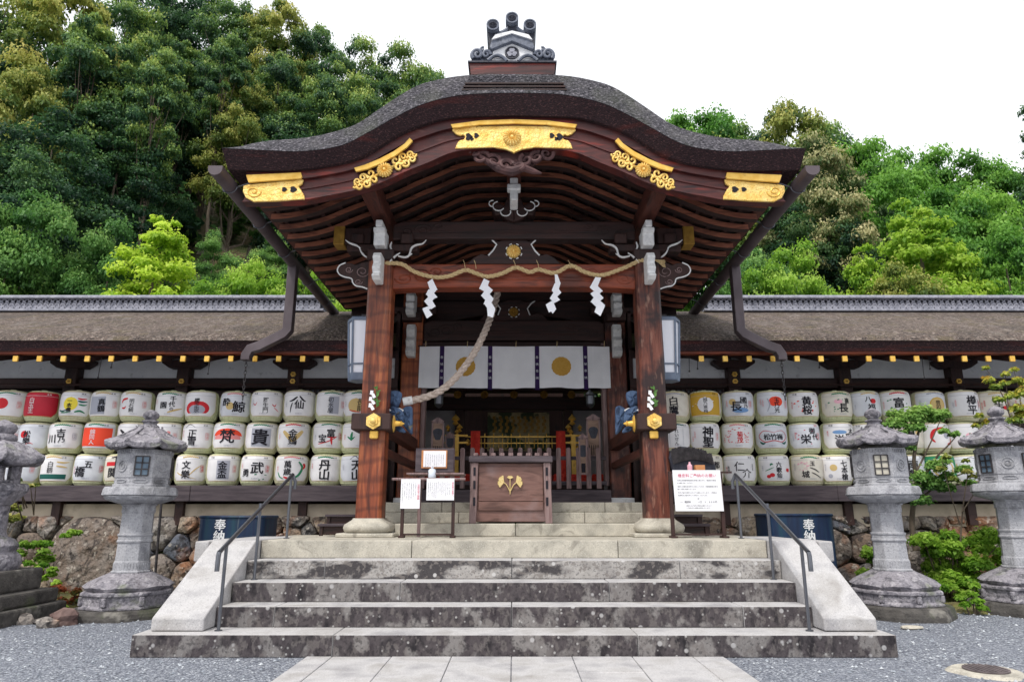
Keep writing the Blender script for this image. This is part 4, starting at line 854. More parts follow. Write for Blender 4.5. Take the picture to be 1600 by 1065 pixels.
# ------------------------------------------------------------------ side galleries
GX = 9.6
for s_ in (-1, 1):
    side = 'left' if s_ < 0 else 'right'
    wg = thing('side_gallery', 'long low %s gallery with thick brown bark roof and pale tiled ridge' % side, 'building', (s_*6, 11, 0))
    X = lambda a, b: sorted((s_*a, s_*b))
    ye, yr = 9.62, 12.2; ze, zr = ZY(527, 9.62), ZY(488, 12.2)
    mb = MB(); mb.smooth = True; rows = []
    rr = random.Random(3)
    for t in (0, .02, .1, .25, .5, .75, 1):
        y = ye+(yr-ye)*t; z = ze+(zr-ze)*(t**.96)+(-.05 if t == 0 else .02 if t > .03 else 0)
        rows.append([(s_*xx, y-(.02 if t == 0 else 0), z) for xx in (np.linspace(1.95, GX, 40) if s_ > 0 else np.linspace(GX, 1.95, 40))])
    rows.append([(p[0], yr+2.6, ze) for p in rows[0]])
    mb.strip(rows); mb.build('bark_roof', M['bark2'], wg, sharp=0)
    mb = MB(); prof = [(ye,ze-.045),(ye+.06,ze-.19),(ye+.5,ze-.02),(ye+.5,ze+.1)]
    mb.yprism(prof, *X(1.95, GX)); mb.build('bark_edge', M['barkedge'], wg)
    z1, z2 = ZY(541, 9.7), ZY(553, 9.72)
    mb = MB(); mb.box(*X(1.9, GX), 9.71, 9.83, z2, ze-.12); mb.build('eave_board', M['beam'], wg, bevel=.012)
    # ridge: box of pierced tiles
    zt = ZY(463, 12.05); h = zt-zr; x0r, x1r = 3.52, GX
    mb = MB(); mb.box(*X(x0r, x1r), 12.1, 12.45, zr-.1, zt-.03); rg = mb.build('ridge_core', M['tiledark'], wg)
    mb = MB(); mb.smooth = True
    mb.box(*X(x0r-.02, x1r), 12.02, 12.5, zr-.02, zr+h*.1); mb.box(*X(x0r-.01,x1r), 12.05, 12.48, zr+h*.46, zr+h*.52); mb.box(*X(x0r-.02,x1r), 12.0, 12.5, zt-h*.18, zt)
    mb.tube([(s_*x0r, 12.2, zt), (s_*x1r, 12.2, zt)], .07, 10)
    mb.build('ridge_tile_rows', M['tilelight'], wg, bevel=.01)
    mb = MB(); x = x0r+.1; k = 0
    while x < x1r:
        # fish-scale tiles below, fan tiles above
        n0 = len(mb.v); mb.smooth = True; mb.lathe([(.052,0),(.052,.02),(.036,.02),(.03,.008),(.001,.012)], (0,0,0), 12)
        for i in range(n0, len(mb.v)): a,b,c = mb.v[i]; mb.v[i] = (s_*x+a, 12.07-c, zr+h*.28+b*1.05)
        for sg in (-1, 1):
            pts = [(s_*(x+.05*sg+.05*math.cos(t)), 12.07, zr+h*.54+h*.26*math.sin(t)) for t in np.linspace(0, math.pi, 7)]
            if sg > 0: mb.tube(pts, .012, 5)
        pts = [(s_*(x+.028*math.cos(t)), 12.07, zr+h*.54+h*.16*math.sin(t)) for t in np.linspace(0, math.pi, 6)]; mb.tube(pts, .01, 5)
        x += .1045
    mb.build('pierced_tiles', M['tilelight'], wg)
    # rafters with gold caps
    px = 25.0+37.4*0; xs_ = []
    xg = [ (CX-p) for p in np.arange(25-37.35*6, 590, 37.35)]
    zr_ = ZY(560.5, 9.72); cnt = 0
    for o in xg:
        x = abs(W(CX+o, 560, 9.72)[0]) if o > 0 else None
        if o <= 230: continue
        x = W(CX+o, 560, 9.72)[0]
        if x > GX: continue
        mb = MB(); mb.beam((s_*x, 9.73, zr_), (s_*x, 11.3, zr_+.5), .06, .075); r = mb.build('rafter', M['dark'], wg)
        mb = MB(); mb.box(s_*x-.037, s_*x+.037, 9.70, 9.73, zr_-.042, zr_+.042); mb.build('gold_cap', M['goldpl'], r, bevel=.004)
    mb = MB(); mb.add([(s_*1.9,9.85,zr_+.09),(s_*GX,9.85,zr_+.09),(s_*GX,11.35,zr_+.57),(s_*1.9,11.35,zr_+.57)], [(0,1,2,3),(3,2,1,0)]); mb.build('soffit', M['board'], wg)
    # wall, posts, beams
    Yw = 10.95
    mb = MB(); mb.box(*X(1.9, GX), Yw+.12, Yw+.2, ZY(592, Yw), ZY(555, Yw)); mb.build('white_wall_panel', M['plaster'], wg)
    mb = MB(); mb.box(*X(1.9, GX), Yw+.06, Yw+.25, ZY(560, Yw)+.03, ZY(545, Yw)); mb.build('wall_plate', M['darkx'], wg, bevel=.008)
    mb = MB(); mb.box(*X(1.9, GX), Yw+.02, Yw+.24, ZY(606, Yw), ZY(590, Yw)); mb.build('long_beam', M['beam'] if 0 else M['darkx'], wg, bevel=.01)
    mb = MB(); mb.box(*X(1.9, GX), Yw+.16, Yw+.3, .9, ZY(607, Yw)); mb.build('board_wall', M['darkx'], wg)
    mb = MB(); mb.box(*X(1.9, GX), Yw+.08, Yw+.159, ZY(622, Yw), ZY(612, Yw)); mb.build('lower_beam', M['darkx'], wg)
    for xx in (3.58, 5.38, 7.2, 9.02):
        mb = MB(); mb.box(s_*xx-.1, s_*xx+.1, Yw-.06, Yw+.3, .9, ZY(563, Yw)); p = mb.build('post', M['dark'], wg, bevel=.01)
        mb = MB(); za_, zb_ = ZY(576, Yw), ZY(564, Yw)
        mb.prism([(s_*xx-.34,zb_),(s_*xx-.34,zb_-.05),(s_*xx-.22,za_),(s_*xx+.22,za_),(s_*xx+.34,zb_-.05),(s_*xx+.34,zb_)], Yw-.11, Yw+.08); mb.build('boat_bracket', M['dark'], p, bevel=.008)
        for q in ((595,) if xx > 3.6 else (584, 595)):
            zc_ = ZY(q, Yw-.1); mb = MB(); hx = [(s_*xx+.046*math.cos(a), zc_+.046*math.sin(a)) for a in np.linspace(0, 2*math.pi, 7)[:-1]]; mb.prism(hx, Yw-.085, Yw-.0605)
            mb.prism([(s_*xx+(a-s_*xx)*.42, zc_+(b-zc_)*.42) for a,b in hx], Yw-.10, Yw-.0855, 1); mb.build('hexagon_fitting', [M['goldpl'], M['oldgold']], p)
    # lattice window near the porch
    lw = MB(); x0_, x1_ = 1.95, 3.42; zb_, zt_ = ZY(640, Yw), ZY(598, Yw)-.07
    x = x0_
    while x < x1_: lw.box(*X(x, x+.035), Yw+.05, Yw+.09, zb_, zt_); x += .085
    zz = zb_
    while zz < zt_: lw.box(*X(x0_, x1_), Yw+.055, Yw+.085, zz, zz+.035); zz += .085
    lo = lw.build('lattice', M['darkx'], wg); lb = MB(); lb.box(*X(x0_, x1_), Yw+.1, Yw+.15, zb_, zt_); lb.build('window_paper', pmat('shoji_dim'+side, [srgb(120,122,130)], bump=0), lo)
    # hooks hanging from the eave
    mb = MB()
    for px in ((160,183,828,440,)[0:0]): pass
    for (px, pA, pB) in ((158,565,590),(176,565,574),(328,566,584),(548,560,576),(557,560,580)) if s_ < 0 else ((1077,562,580),(1090,562,576),(1441,562,591),(1452,562,576),(1280,562,574)):
        x, zA_ = W(px, pA, 9.9); zB_ = ZY(pB, 9.9); mb.tube([(x,9.9,zA_+.06),(x-.01,9.9,zB_)], .006, 5); mb.tube([(x-.01,9.9,zB_+.012),(x-.01,9.9,zB_-.01)], .012, 6)
    mb.build('hook', M['iron'], wg)
    # plinth strip
    mb = MB(); mb.box(*X(1.97, GX), 10.36, 11.3, .93, ZY(787, 10.36)); mb.build('plaster_plinth', M['cream'], wg)
    # side of the porch: dark boards closing the gap
    mb = MB(); mb.box(*X(1.9, 1.96), 11.0, 11.3, .86, 4.4); mb.build('corner_board', M['dark'], wg)
# ------------------------------------------------------------------ boulder wall
def clip(poly, px, py, nx, ny):
    out = []; n = len(poly)
    for i in range(n):
        a, b = poly[i], poly[(i+1)%n]; da = (a[0]-px)*nx+(a[1]-py)*ny; db = (b[0]-px)*nx+(b[1]-py)*ny
        if da <= 0: out.append(a)
        if da*db < 0: t = da/(da-db); out.append((a[0]+(b[0]-a[0])*t, a[1]+(b[1]-a[1])*t))
    return out
def boulders(x0, x1, z0, z1, seed, big=()):
    rg = random.Random(seed); seeds = []
    for bx, bz, br in big: seeds.append((bx, bz, br))
    tries = 0
    while tries < 3000:
        tries += 1; x, z = rg.uniform(x0, x1), rg.uniform(z0, z1); r = rg.choice([.15,.22,.30,.40,.5])*(1.0 if z < (z0+z1)/2+.25 else .7)
        if all(((x-a)**2+((z-b)*1.25)**2)**.5 > (r+c)*.92 for a, b, c in seeds): seeds.append((x, z, r))
    mb = MB(); mb.smooth = True
    for i, (x, z, r) in enumerate(seeds):
        poly = [(x0,z0-.1),(x1,z0-.1),(x1,z1),(x0,z1)]
        for j, (a, b, c) in enumerate(seeds):
            if i == j: continue
            d2 = (a-x)**2+(b-z)**2
            if d2 > 9: continue
            t = .5+(r*r-c*c)/(2*d2); poly = clip(poly, x+(a-x)*t, z+(b-z)*t, a-x, b-z)
            if len(poly) < 3: break
        if len(poly) < 3: continue
        cx = sum(p[0] for p in poly)/len(poly); cz = sum(p[1] for p in poly)/len(poly)
        N = 22; ring = []; per = []
        # resample the perimeter evenly
        L = [math.dist(poly[k], poly[(k+1)%len(poly)]) for k in range(len(poly))]; tot = sum(L)
        for k in range(N):
            s = tot*k/N; q = 0
            while s > L[q] and q < len(L)-1: s -= L[q]; q += 1
            a, b = poly[q], poly[(q+1)%len(poly)]; t = s/max(L[q],1e-6); ring.append((a[0]+(b[0]-a[0])*t, a[1]+(b[1]-a[1])*t))
        for _ in range(1): ring = [((ring[k-1][0]+2*ring[k][0]+ring[(k+1)%N][0])/4, (ring[k-1][1]+2*ring[k][1]+ring[(k+1)%N][1])/4) for k in range(N)]
        out = rg.uniform(-.05, .06); tilt = (rg.uniform(-.3,.3), rg.uniform(-.35,.25)); ph = rg.uniform(0,9)
        rows = []; amp = min(.11, .28*r+.03)
        for li, (k_, yy) in enumerate(((.995, .16), (.985, .02), (.955, -.55), (.82, -.88), (.5, -1.0), (.18, -1.04))):
            rw = []
            for q, (a, b) in enumerate(ring):
                dx, dz = (a-cx)*k_, (b-cz)*k_
                n_ = .16*math.sin(3*q/N*6.28+ph+li)+.22*math.sin(5*dx/r+ph*2)*math.cos(4*dz/r+ph)
                bx_ = 10.36+(cz+dz)*0.0-0.26*(1.05-(cz+dz))*.55
                y = bx_ + (yy*amp*(1+n_*.9) if yy < 0 else yy)+out*(0 if yy > .1 else 1)+(tilt[0]*dx+tilt[1]*dz)*(0 if yy > .1 else .6)
                rw.append((cx+dx*(1+.02*n_), y, cz+dz*(1+.02*n_)))
            rows.append(rw)
        vs = [p for rw in rows for p in rw]+[(cx, rows[-1][0][1]-.01, cz)]; fs = []
        for a in range(len(rows)-1):
            for q in range(N): fs.append((a*N+q, a*N+(q+1)%N, (a+1)*N+(q+1)%N, (a+1)*N+q))
        o = (len(rows)-1)*N; fs += [(o+q, o+(q+1)%N, o+N) for q in range(N)]
        mb.add(vs, fs)
    return mb
for s_ in (-1, 1):
    x0, x1 = (-GX, -1.96) if s_ < 0 else (1.96, GX)
    big = [(-6.15,.52,.62),(-5.1,.25,.25),(-4.28,.48,.33),(-4.55,.12,.33),(-4.2,.88,.25),(-7.6,.35,.5),(-3.3,.35,.3)] if s_ < 0 else [(4.6,.62,.3),(5.9,.45,.45),(6.9,.95,.26),(7.9,.9,.3),(3.7,.4,.35)]
    mb = boulders(x0, x1, 0, 1.08, 4 if s_ < 0 else 9, big)
    tag(mb.build('boulder_wall', M['wallstone'], sharp=50), 'retaining wall of brown and grey fitted boulders under the %s barrel stand' % ('left' if s_ < 0 else 'right'), 'stone wall')
    mb = MB(); mb.box(*sorted((x0, x1)), 10.45, 11.2, -.1, .95); tag(mb.build('earth_bank', M['soil']), kind='structure')

# ------------------------------------------------------------------ barrel stands
for s_ in (-1, 1):
    side = 'left' if s_ < 0 else 'right'
    t = thing('barrel_stand', 'long dark timber stand carrying the three rows of sake barrels on the %s' % side, 'stand', (s_*5.5, 10.4, 1.3))
    X = lambda a, b: sorted((s_*a, s_*b))
    z1, z0 = ZY(758, 10.18), ZY(783, 10.18)
    for a, b in ((1.98, 4.7), (4.703, GX)):
        mb = MB(); mb.box(*X(a, b), 10.15, 10.27, z0, z1); mb.build('front_rail', M['oldwoodx'], t, bevel=.008)
    mb = MB(); mb.box(*X(1.98, GX), 10.272, 10.9, z1-.06, z1-.012); mb.build('deck', M['oldwoodx'], t)
    for xx in (3.1, 4.9, 6.7, 8.5):
        mb = MB(); mb.box(s_*xx-.06, s_*xx+.06, 10.28, 10.4, .95, z1-.062); mb.build('leg', M['dark'], t)
    mb = MB()
    for k in range(4): mb.tube([(s_*2.0, 10.72, z1+.15+.48*k), (s_*GX, 10.72, z1+.15+.48*k)], .02, 6)
    mb.build('rear_bar', M['dark'], t)

# ------------------------------------------------------------------ sake barrels
BR, BH = .238, .474
def bodymesh(mat, net):
    mb = MB(); mb.smooth = True
    prof = [(.15,.0),(.186,.004),(.206,.03),(.225,.075),(BR-.003,.14),(BR,.27),(BR-.001,.38),(.229,.428),(.213,.454),(.17,.463),(.14,.466)]
    mb.lathe(prof, (0,0,0), 40, fn=lambda r,z,a,i,j: (r+(.0022*math.sin(a*80) if 0 < i < 10 else 0), z))
    # rope net: rings and bottom crossings, rope knot on top
    for z, r in ((.462,.186),(.045,.215)): mb.tube([(r*math.cos(a), r*math.sin(a), z) for a in np.linspace(0,2*math.pi,33)], .007, 5, cap=False)
    for k in range(7):
        a = -math.pi/2+R_(84)+R_(192)*k/6; mb.tube([((r_+.004)*math.cos(a+d), (r_+.004)*math.sin(a+d), z_) for r_, z_, d in ((.186,.006,-.12),(.216,.045,-.03),(.234,.10,0),(BR+.002,.17,0),(BR+.004,.27,0),(BR+.001,.38,0),(.224,.425,0),(.185,.46,0))], .0055, 5)
    mb.tube([(-.06,-.05,.470),(-.02,-.07,.486),(.02,-.05,.489),(.05,-.03,.472)], .013, 7); mb.tube([(-.1,.02,.472),(0,-.02,.49),(.09,.04,.472)], .01, 6)
    return mb
protoA = None
def rad(z):
    zs = [0,.03,.075,.14,.27,.38,.428,.454,.463]; rs = [.186,.206,.225,BR-.003,BR,BR-.001,.229,.213,.18]
    return float(np.interp(z, zs, rs))
def wrap(lift):
    def f(u, z):    # u metres along the surface, z height
        a = -math.pi/2+u/BR; r = rad(z)+lift; return (r*math.cos(a), r*math.sin(a), z)
    return f
MATS = ['sheet','paint','red','redpale','green','dkgreen','yellow','orange','tan','ochre','grey','blueink','pinkpale','pink','sheetred']
MI = {k: i for i, k in enumerate(MATS)}
def labelmesh(spec, seed):
    """spec: (text, dict) ; builds the printed wrapper with its lettering"""
    rg = random.Random(seed); mb = MB(); txt, o = spec; base = o.get('base', 'sheet')
    U = .292
    def patch(outline, lift, m, nz=10, nu=20):      # outline: function z-> (u0,u1) over z range
        z0, z1, f = outline
        rows = []
        for i in range(nz+1):
            z = z0+(z1-z0)*i/nz; a, b = f(z); w_ = wrap(lift); rows.append([w_(a+(b-a)*j/nu, z) for j in range(nu+1)])
        mb.smooth = True; mb.strip(rows, MI[m]); mb.smooth = False
    def half(z):
        k = U
        if z < .14: k = U-(.14-z)*1.0
        if z > .43: k = U-(z-.43)*.9
        return (-k, k)
    patch((.068, .448, half), .0055, base)
    # border seam and header line
    def line(z, m='grey', t=.003):
        patch((z-t, z+t, lambda q: (-U+.012, U-.012)), .0067, m, 1)
    hz = .385
    ed = [(-U+.008,.43),(-U+.006,.3),(-U+.006,.16),(-U+.07,.075)]
    line(hz, 'grey' if base == 'sheet' else 'sheet', .0018)
    if o.get('panel'):      # coloured field under the header
        m, lo, hi, a, b = o['panel']; patch((lo, hi, lambda z: (a, b)), .0066, m)
    if o.get('disc'):
        for (m, cu, cz, ru, rz, *cut) in o['disc']:
            zlo = cz-rz; 
            if cut: zlo = cut[0]
            patch((zlo, cz+rz, lambda z, cu=cu, cz=cz, ru=ru, rz=rz: (cu-ru*max(0,1-((z-cz)/rz)**2)**.5, cu+ru*max(0,1-((z-cz)/rz)**2)**.5)), .0070+.0006*o['disc'].index((m,cu,cz,ru,rz,*cut)), m, 14, 12)
    w_ = wrap(.0092)
    EDGE = [ed, [(-a, b) for a, b in ed], [(-U+.012,.44),(0,.444),(U-.012,.44)], [(-U+.07,.075),(0,.072),(U-.07,.075)]]
    def stroke(pts, m, wd):
        P = spline(pts, 5); rows = []
        for i, p in enumerate(P):
            q = P[min(i+1, len(P)-1)]-P[max(i-1, 0)]; q = q/ (np.linalg.norm(q)+1e-9); n = np.array([-q[1], q[0]]); k = wd*(.35+.65*math.sin(math.pi*min(1,(i+1)/len(P)*1.05)))
            rows.append([w_(*(p+n*k)), w_(*(p-n*k))])
        mb.strip(rows, MI[m]); mb.strip([r[::-1] for r in rows], MI[m])
    for e_ in EDGE: stroke(e_, 'tan', .0035)
    for st_ in o.get('strokes', ()): stroke(*st_)
    if o.get('leaf', 0) or o.get('top'):     # header ornament
        m = o.get('top', 'green'); cu = o.get('topu', 0)
        for k in range(9):
            u = cu-.10+.025*k; z0 = .398+.012*math.sin(k*.39+.0)+.006; stroke([(u-.014, z0), (u, z0+.014), (u+.014, z0)], m, .008)
    if o.get('dots'):
        m, n, ax = o['dots']
        for i in range(n):
            a = rg.uniform(0, 6.28); rr_ = rg.uniform(.55, 1)*ax; u, z = o.get('dc', (0,.24)); u += rr_*math.cos(a)*1.25; z += rr_*math.sin(a)*.85; s = rg.uniform(.008,.015)
            stroke([(u-s,z-s*.3),(u,z+s*.4),(u+s,z)], m, s*.6)
    wf = wrap(.0105)
    size = o.get('size', .115 if len(txt) <= 2 else .086 if len(txt) == 3 else .07); cu = o.get('u', 0); ink = MI[o.get('ink', 'paint')]
    zc_ = o.get('z', .232); st_ = o.get('step', 1.02)
    ro = rg.uniform(-.06, .06); kb = max(0, o.get('bold', .03))
    for q, (du, dz) in enumerate(((0,0),(1,.5),(-1,.3),(.2,-1)) if kb else ((0,0),)):     # brush weight: overlapping inkings
        wq = wrap(.0105+.0004*q); du *= kb*.7; dz *= kb*.55
        if 'place' in o:
            for ch, (u, z, sz) in zip(txt, o['place']): write(mb, ch, u+du*sz, z+dz*sz, sz, wq, ink, bold=.004, rot=ro)
        else: write(mb, txt, cu+du*size, zc_+dz*size, size, wq, ink, vertical=not o.get('horiz'), step=st_, bold=.004, rot=ro)
    hc = MI[o.get('hc', 'paint' if base == 'sheet' else 'sheet')]
    if o.get('hd', 1):
        write(mb, o.get('htext', '清酒'), o.get('hu', .14), .412, .026, wf, hc, vertical=False, step=1.25, bold=.01)
        if o.get('hl'): write(mb, '特撰', -.16, .412, .026, wf, hc, vertical=False, step=1.25, bold=.01)
    if o.get('side', 1):
        su = o.get('su', .175); sm = o.get('sm', 'redpale')
        write(mb, '清酒' if len(txt) > 1 else '銘酒', su, o.get('sz', .25), .038, wf, MI[sm], step=1.15, bold=.01)
        if o.get('frame', 1):
            for a, b in (((su-.027,.30),(su-.027,.20)),((su+.027,.30),(su+.027,.20)),((su-.027,.30),(su+.027,.30)),((su-.027,.20),(su+.027,.20))): stroke([a, ((a[0]+b[0])/2,(a[1]+b[1])/2), b], sm, .0022)
        if s_side > 0: write(mb, '登録商標', -su, .27, .022, wf, MI[sm], step=1.1, bold=.008)
    if txt and not o.get('panel') and base == 'sheet':
        write(mb, rg.choice(['醸造元','株式会社','吟醸酒','本醸造']), -.21, rg.uniform(.2,.3), .024, wf, MI[rg.choice(['redpale','grey','red','grey'])], step=1.1, bold=0)
        write(mb, '清酒醸造元', rg.uniform(-.04,.04), .107, .019, wf, MI['grey'], vertical=False, step=1.15, bold=0)
    return mb
LEFT = {
 'top': [
  (5, '', dict(disc=[('red',-.05,.26,.09,.085)], top='green'), 'white with a red sun'),
  (54, '白玉王', dict(base='sheetred', ink='sheet', size=.08, u=-.07, side=0, bold=.0), 'crimson with white script'),
  (109, '一本義', dict(disc=[('yellow',-.02,.255,.10,.105)], u=-.03, size=.066, bold=.05, strokes=[([(.07,.34),(.13,.33),(.19,.34)],'red',.012),([(.08,.30),(.13,.29),(.2,.3)],'dkgreen',.014),([(.09,.25),(.15,.24),(.2,.25)],'green',.012),([(-.2,.16),(-.12,.14),(-.05,.17)],'dkgreen',.012),([(.05,.13),(.12,.15),(.19,.12)],'green',.014),([(-.16,.12),(-.08,.12),(0,.13)],'green',.008)], side=0), 'white with yellow disc and green waves'),
  (157, '真鶴', dict(panel=('grey',.1,.37,-.2,.05), top='tan', size=.10), 'white and grey with two tall characters'),
  (205, '明石鯛', dict(strokes=[([(-.06,.34),(-.14,.32),(-.16,.27)],'red',.016),([(-.15,.2),(-.11,.19),(-.08,.22)],'red',.012)], top='tan', size=.068, bold=0), 'white with thin script and red fish strokes'),
  (260, '千代の園', dict(place=[(.06,.34,.085),(.05,.255,.08),(.05,.185,.055),(-.07,.24,.10)], top='green', strokes=[([(0,.13),(.1,.17),(.2,.2)],'tan',.014)], side=0), 'white with four characters and tan hill'),
  (308, '櫻正宗', dict(disc=[('red',0,.19,.18,.115,.115),('grey',0,.17,.12,.075,.115)], size=.072, u=0, side=0, bold=.02, hd=0), 'white with red arch over grey'),
  (362, '酔鯨', dict(place=[(-.12,.29,.12),(.07,.215,.17)], disc=[('tan',-.06,.23,.06,.06)], top='redpale', side=0), 'white with huge whale character'),
  (412, '羅生門', dict(size=.078, bold=.0, strokes=[([(-.2,.27),(-.16,.24),(-.13,.28)],'red',.006),([(.09,.25),(.13,.22),(.15,.26)],'red',.007),([(.12,.2),(.16,.17),(.2,.14)],'redpale',.007)], side=0, hl=1), 'white with thin characters and red sparks'),
  (463, '仙', dict(place=[(.0,.24,.13)], strokes=[([(-.03,.36),(-.09,.31),(-.15,.29)],'paint',.014),([(.0,.37),(.05,.31),(.09,.29)],'paint',.013),([(-.1,.27),(-.12,.2),(-.13,.12)],'paint',.009)], side=0), 'white with slanting brush strokes'),
  (514, '初水屋', dict(panel=('grey',.1,.37,-.03,.11), top='green', size=.08, bold=0, u=-.01), 'white and silver with green header'),
  (557, '長龍', dict(disc=[('tan',-.04,.23,.12,.11)], top='green', size=.10, bold=.0, u=.03, strokes=[([(-.14,.16),(-.06,.14),(.04,.12)],'red',.008)], side=0), 'white with gold disc and red ribbon')],
 'middle': [
  (0, '', dict(disc=[('grey',0,.2,.1,.08)]), 'plain white'),
  (44, '松樂', dict(disc=[('red',-.07,.28,.055,.055)], size=.10, u=-.02, side=0, strokes=[([(-.02,.13),(.03,.15),(.08,.13)],'red',.005)], htext='特撰'), 'white with small red sun behind lettering'),
  (93, '吉乃川', dict(place=[(.0,.3,.12),(.02,.2,.09),(-.12,.21,.13)], top='green', sm='grey'), 'white with three heavy blue-black characters'),
  (147, '錦同人', dict(panel=('orange',.1,.375,-.24,.24), ink='sheet', u=-.03, size=.075, top='green', side=0, bold=0), 'vermilion with white script'),
  (199, '', dict(strokes=[([(-.14,.35),(-.02,.25),(.1,.12)],'paint',.02),([(.1,.35),(-.02,.25),(-.14,.12)],'paint',.02)], htext='清酒'), 'white with crossed dark bars'),
  (252, '', dict(hl=1, disc=[('redpale',.08,.3,.03,.03)]), 'white one behind the lantern roof'),
  (303, '正雪', dict(size=.125, step=.9, strokes=[([(-.16,.38),(-.09,.43),(0,.385)],'paint',.004)], u=-.04), 'white with fluid script under mountain line'),
  (352, '梵', dict(disc=[('orange',0,.24,.22,.12,.25),('redpale',.0,.22,.2,.06,.2)], size=.20, top='green', z=.24, side=0), 'white with red half sun and one character'),
  (402, '貴', dict(panel=('grey',.1,.37,-.13,.15), size=.23, top='green', z=.235, side=0, bold=.04), 'silver with one huge character'),
  (454, '金鵄', dict(size=.12, step=.95, strokes=[([(-.14,.33),(-.06,.24),(0,.16)],'tan',.03),([(.14,.33),(.06,.24),(0,.16)],'tan',.03)], top='red', side=0), 'white with gold wings'),
  (508, '富宝', dict(place=[(.03,.29,.12),(-.09,.21,.12)], top='green', strokes=[([(-.15,.13),(0,.17),(.13,.25)],'red',.008),([(.04,.24),(.04,.19),(.05,.12)],'red',.016),([(-.02,.23),(.06,.23),(.12,.24)],'red',.008)], sm='red'), 'white with red brush gate'),
  (554, '稲出', dict(strokes=[([(-.1,.18),(-.1,.25),(-.09,.31)],'green',.018),([(-.16,.24),(-.1,.2),(-.05,.24)],'green',.012)], u=.06, size=.09, side=0, top='tan'), 'white with green plant mark')],
 'bottom': [
  (26, '', dict(disc=[('grey',-.1,.2,.08,.08)]), 'white one behind the leftmost lantern'),
  (79, '白鶴', dict(panel=('dkgreen',.1,.17,-.22,.2), top='tan', size=.085, u=-.02, z=.27, bold=0, strokes=[([(.06,.35),(.14,.34),(.22,.35)],'tan',.012),([(.06,.29),(.14,.28),(.2,.27)],'tan',.012)], side=0), 'white with dark green base'),
  (131, '五橋', dict(place=[(.0,.31,.11),(-.11,.2,.15)], sm='red'), 'white with two slanted heavy characters'),
  (180, '関', dict(place=[(-.08,.19,.14)], panel=('red',.29,.35,-.2,.05), top='paint', strokes=[([(.0,.34),(.05,.28),(.12,.26)],'paint',.03),([(.12,.36),(.1,.28),(.04,.22)],'paint',.02)], side=0), 'white with red and black theatre mask shapes'),
  (234, '', dict(hl=1), 'white one behind the lantern box'),
  (291, '文樂', dict(size=.12, step=1.15, u=-.05, top='tan', strokes=[([(.0,.15),(.08,.24),(.16,.3)],'tan',.008),([(-.2,.2),(-.1,.15),(.1,.1)],'tan',.007)], sm='red'), 'white with gold sweeping lines'),
  (342, '金盃', dict(panel=('grey',.1,.37,-.08,.1), size=.12, sm='redpale', hl=1), 'silver with two stacked characters'),
  (396, '武勇', dict(place=[(.03,.26,.17),(-.13,.19,.11)], dots=('green',7,.08), dc=(.08,.14), sm='red', hl=1), 'white with bold script and coloured flecks'),
  (450, '萬歳', dict(size=.105, u=-.05, z=.26, strokes=[([(.1,.36),(.16,.27),(.1,.15),(.0,.11)],'green',.018),([(.17,.33),(.2,.3),(.17,.25)],'red',.02),([(-.1,.13),(-.04,.11),(.02,.13)],'red',.014),([(-.2,.2),(-.16,.13),(-.1,.1)],'green',.01)], side=0, top='redpale'), 'white with green crescent'),
  (505, '丹山', dict(size=.155, u=0, step=.92, top='green', side=0, bold=.04), 'white with two massive characters, green header'),
  (552, '天山', dict(size=.15, u=0, step=.95, strokes=[([(-.1,.385),(-.03,.44),(.02,.4),(.07,.43),(.12,.39)],'paint',.004)], side=0, bold=.04, hd=0), 'white with mountain outline header')]}
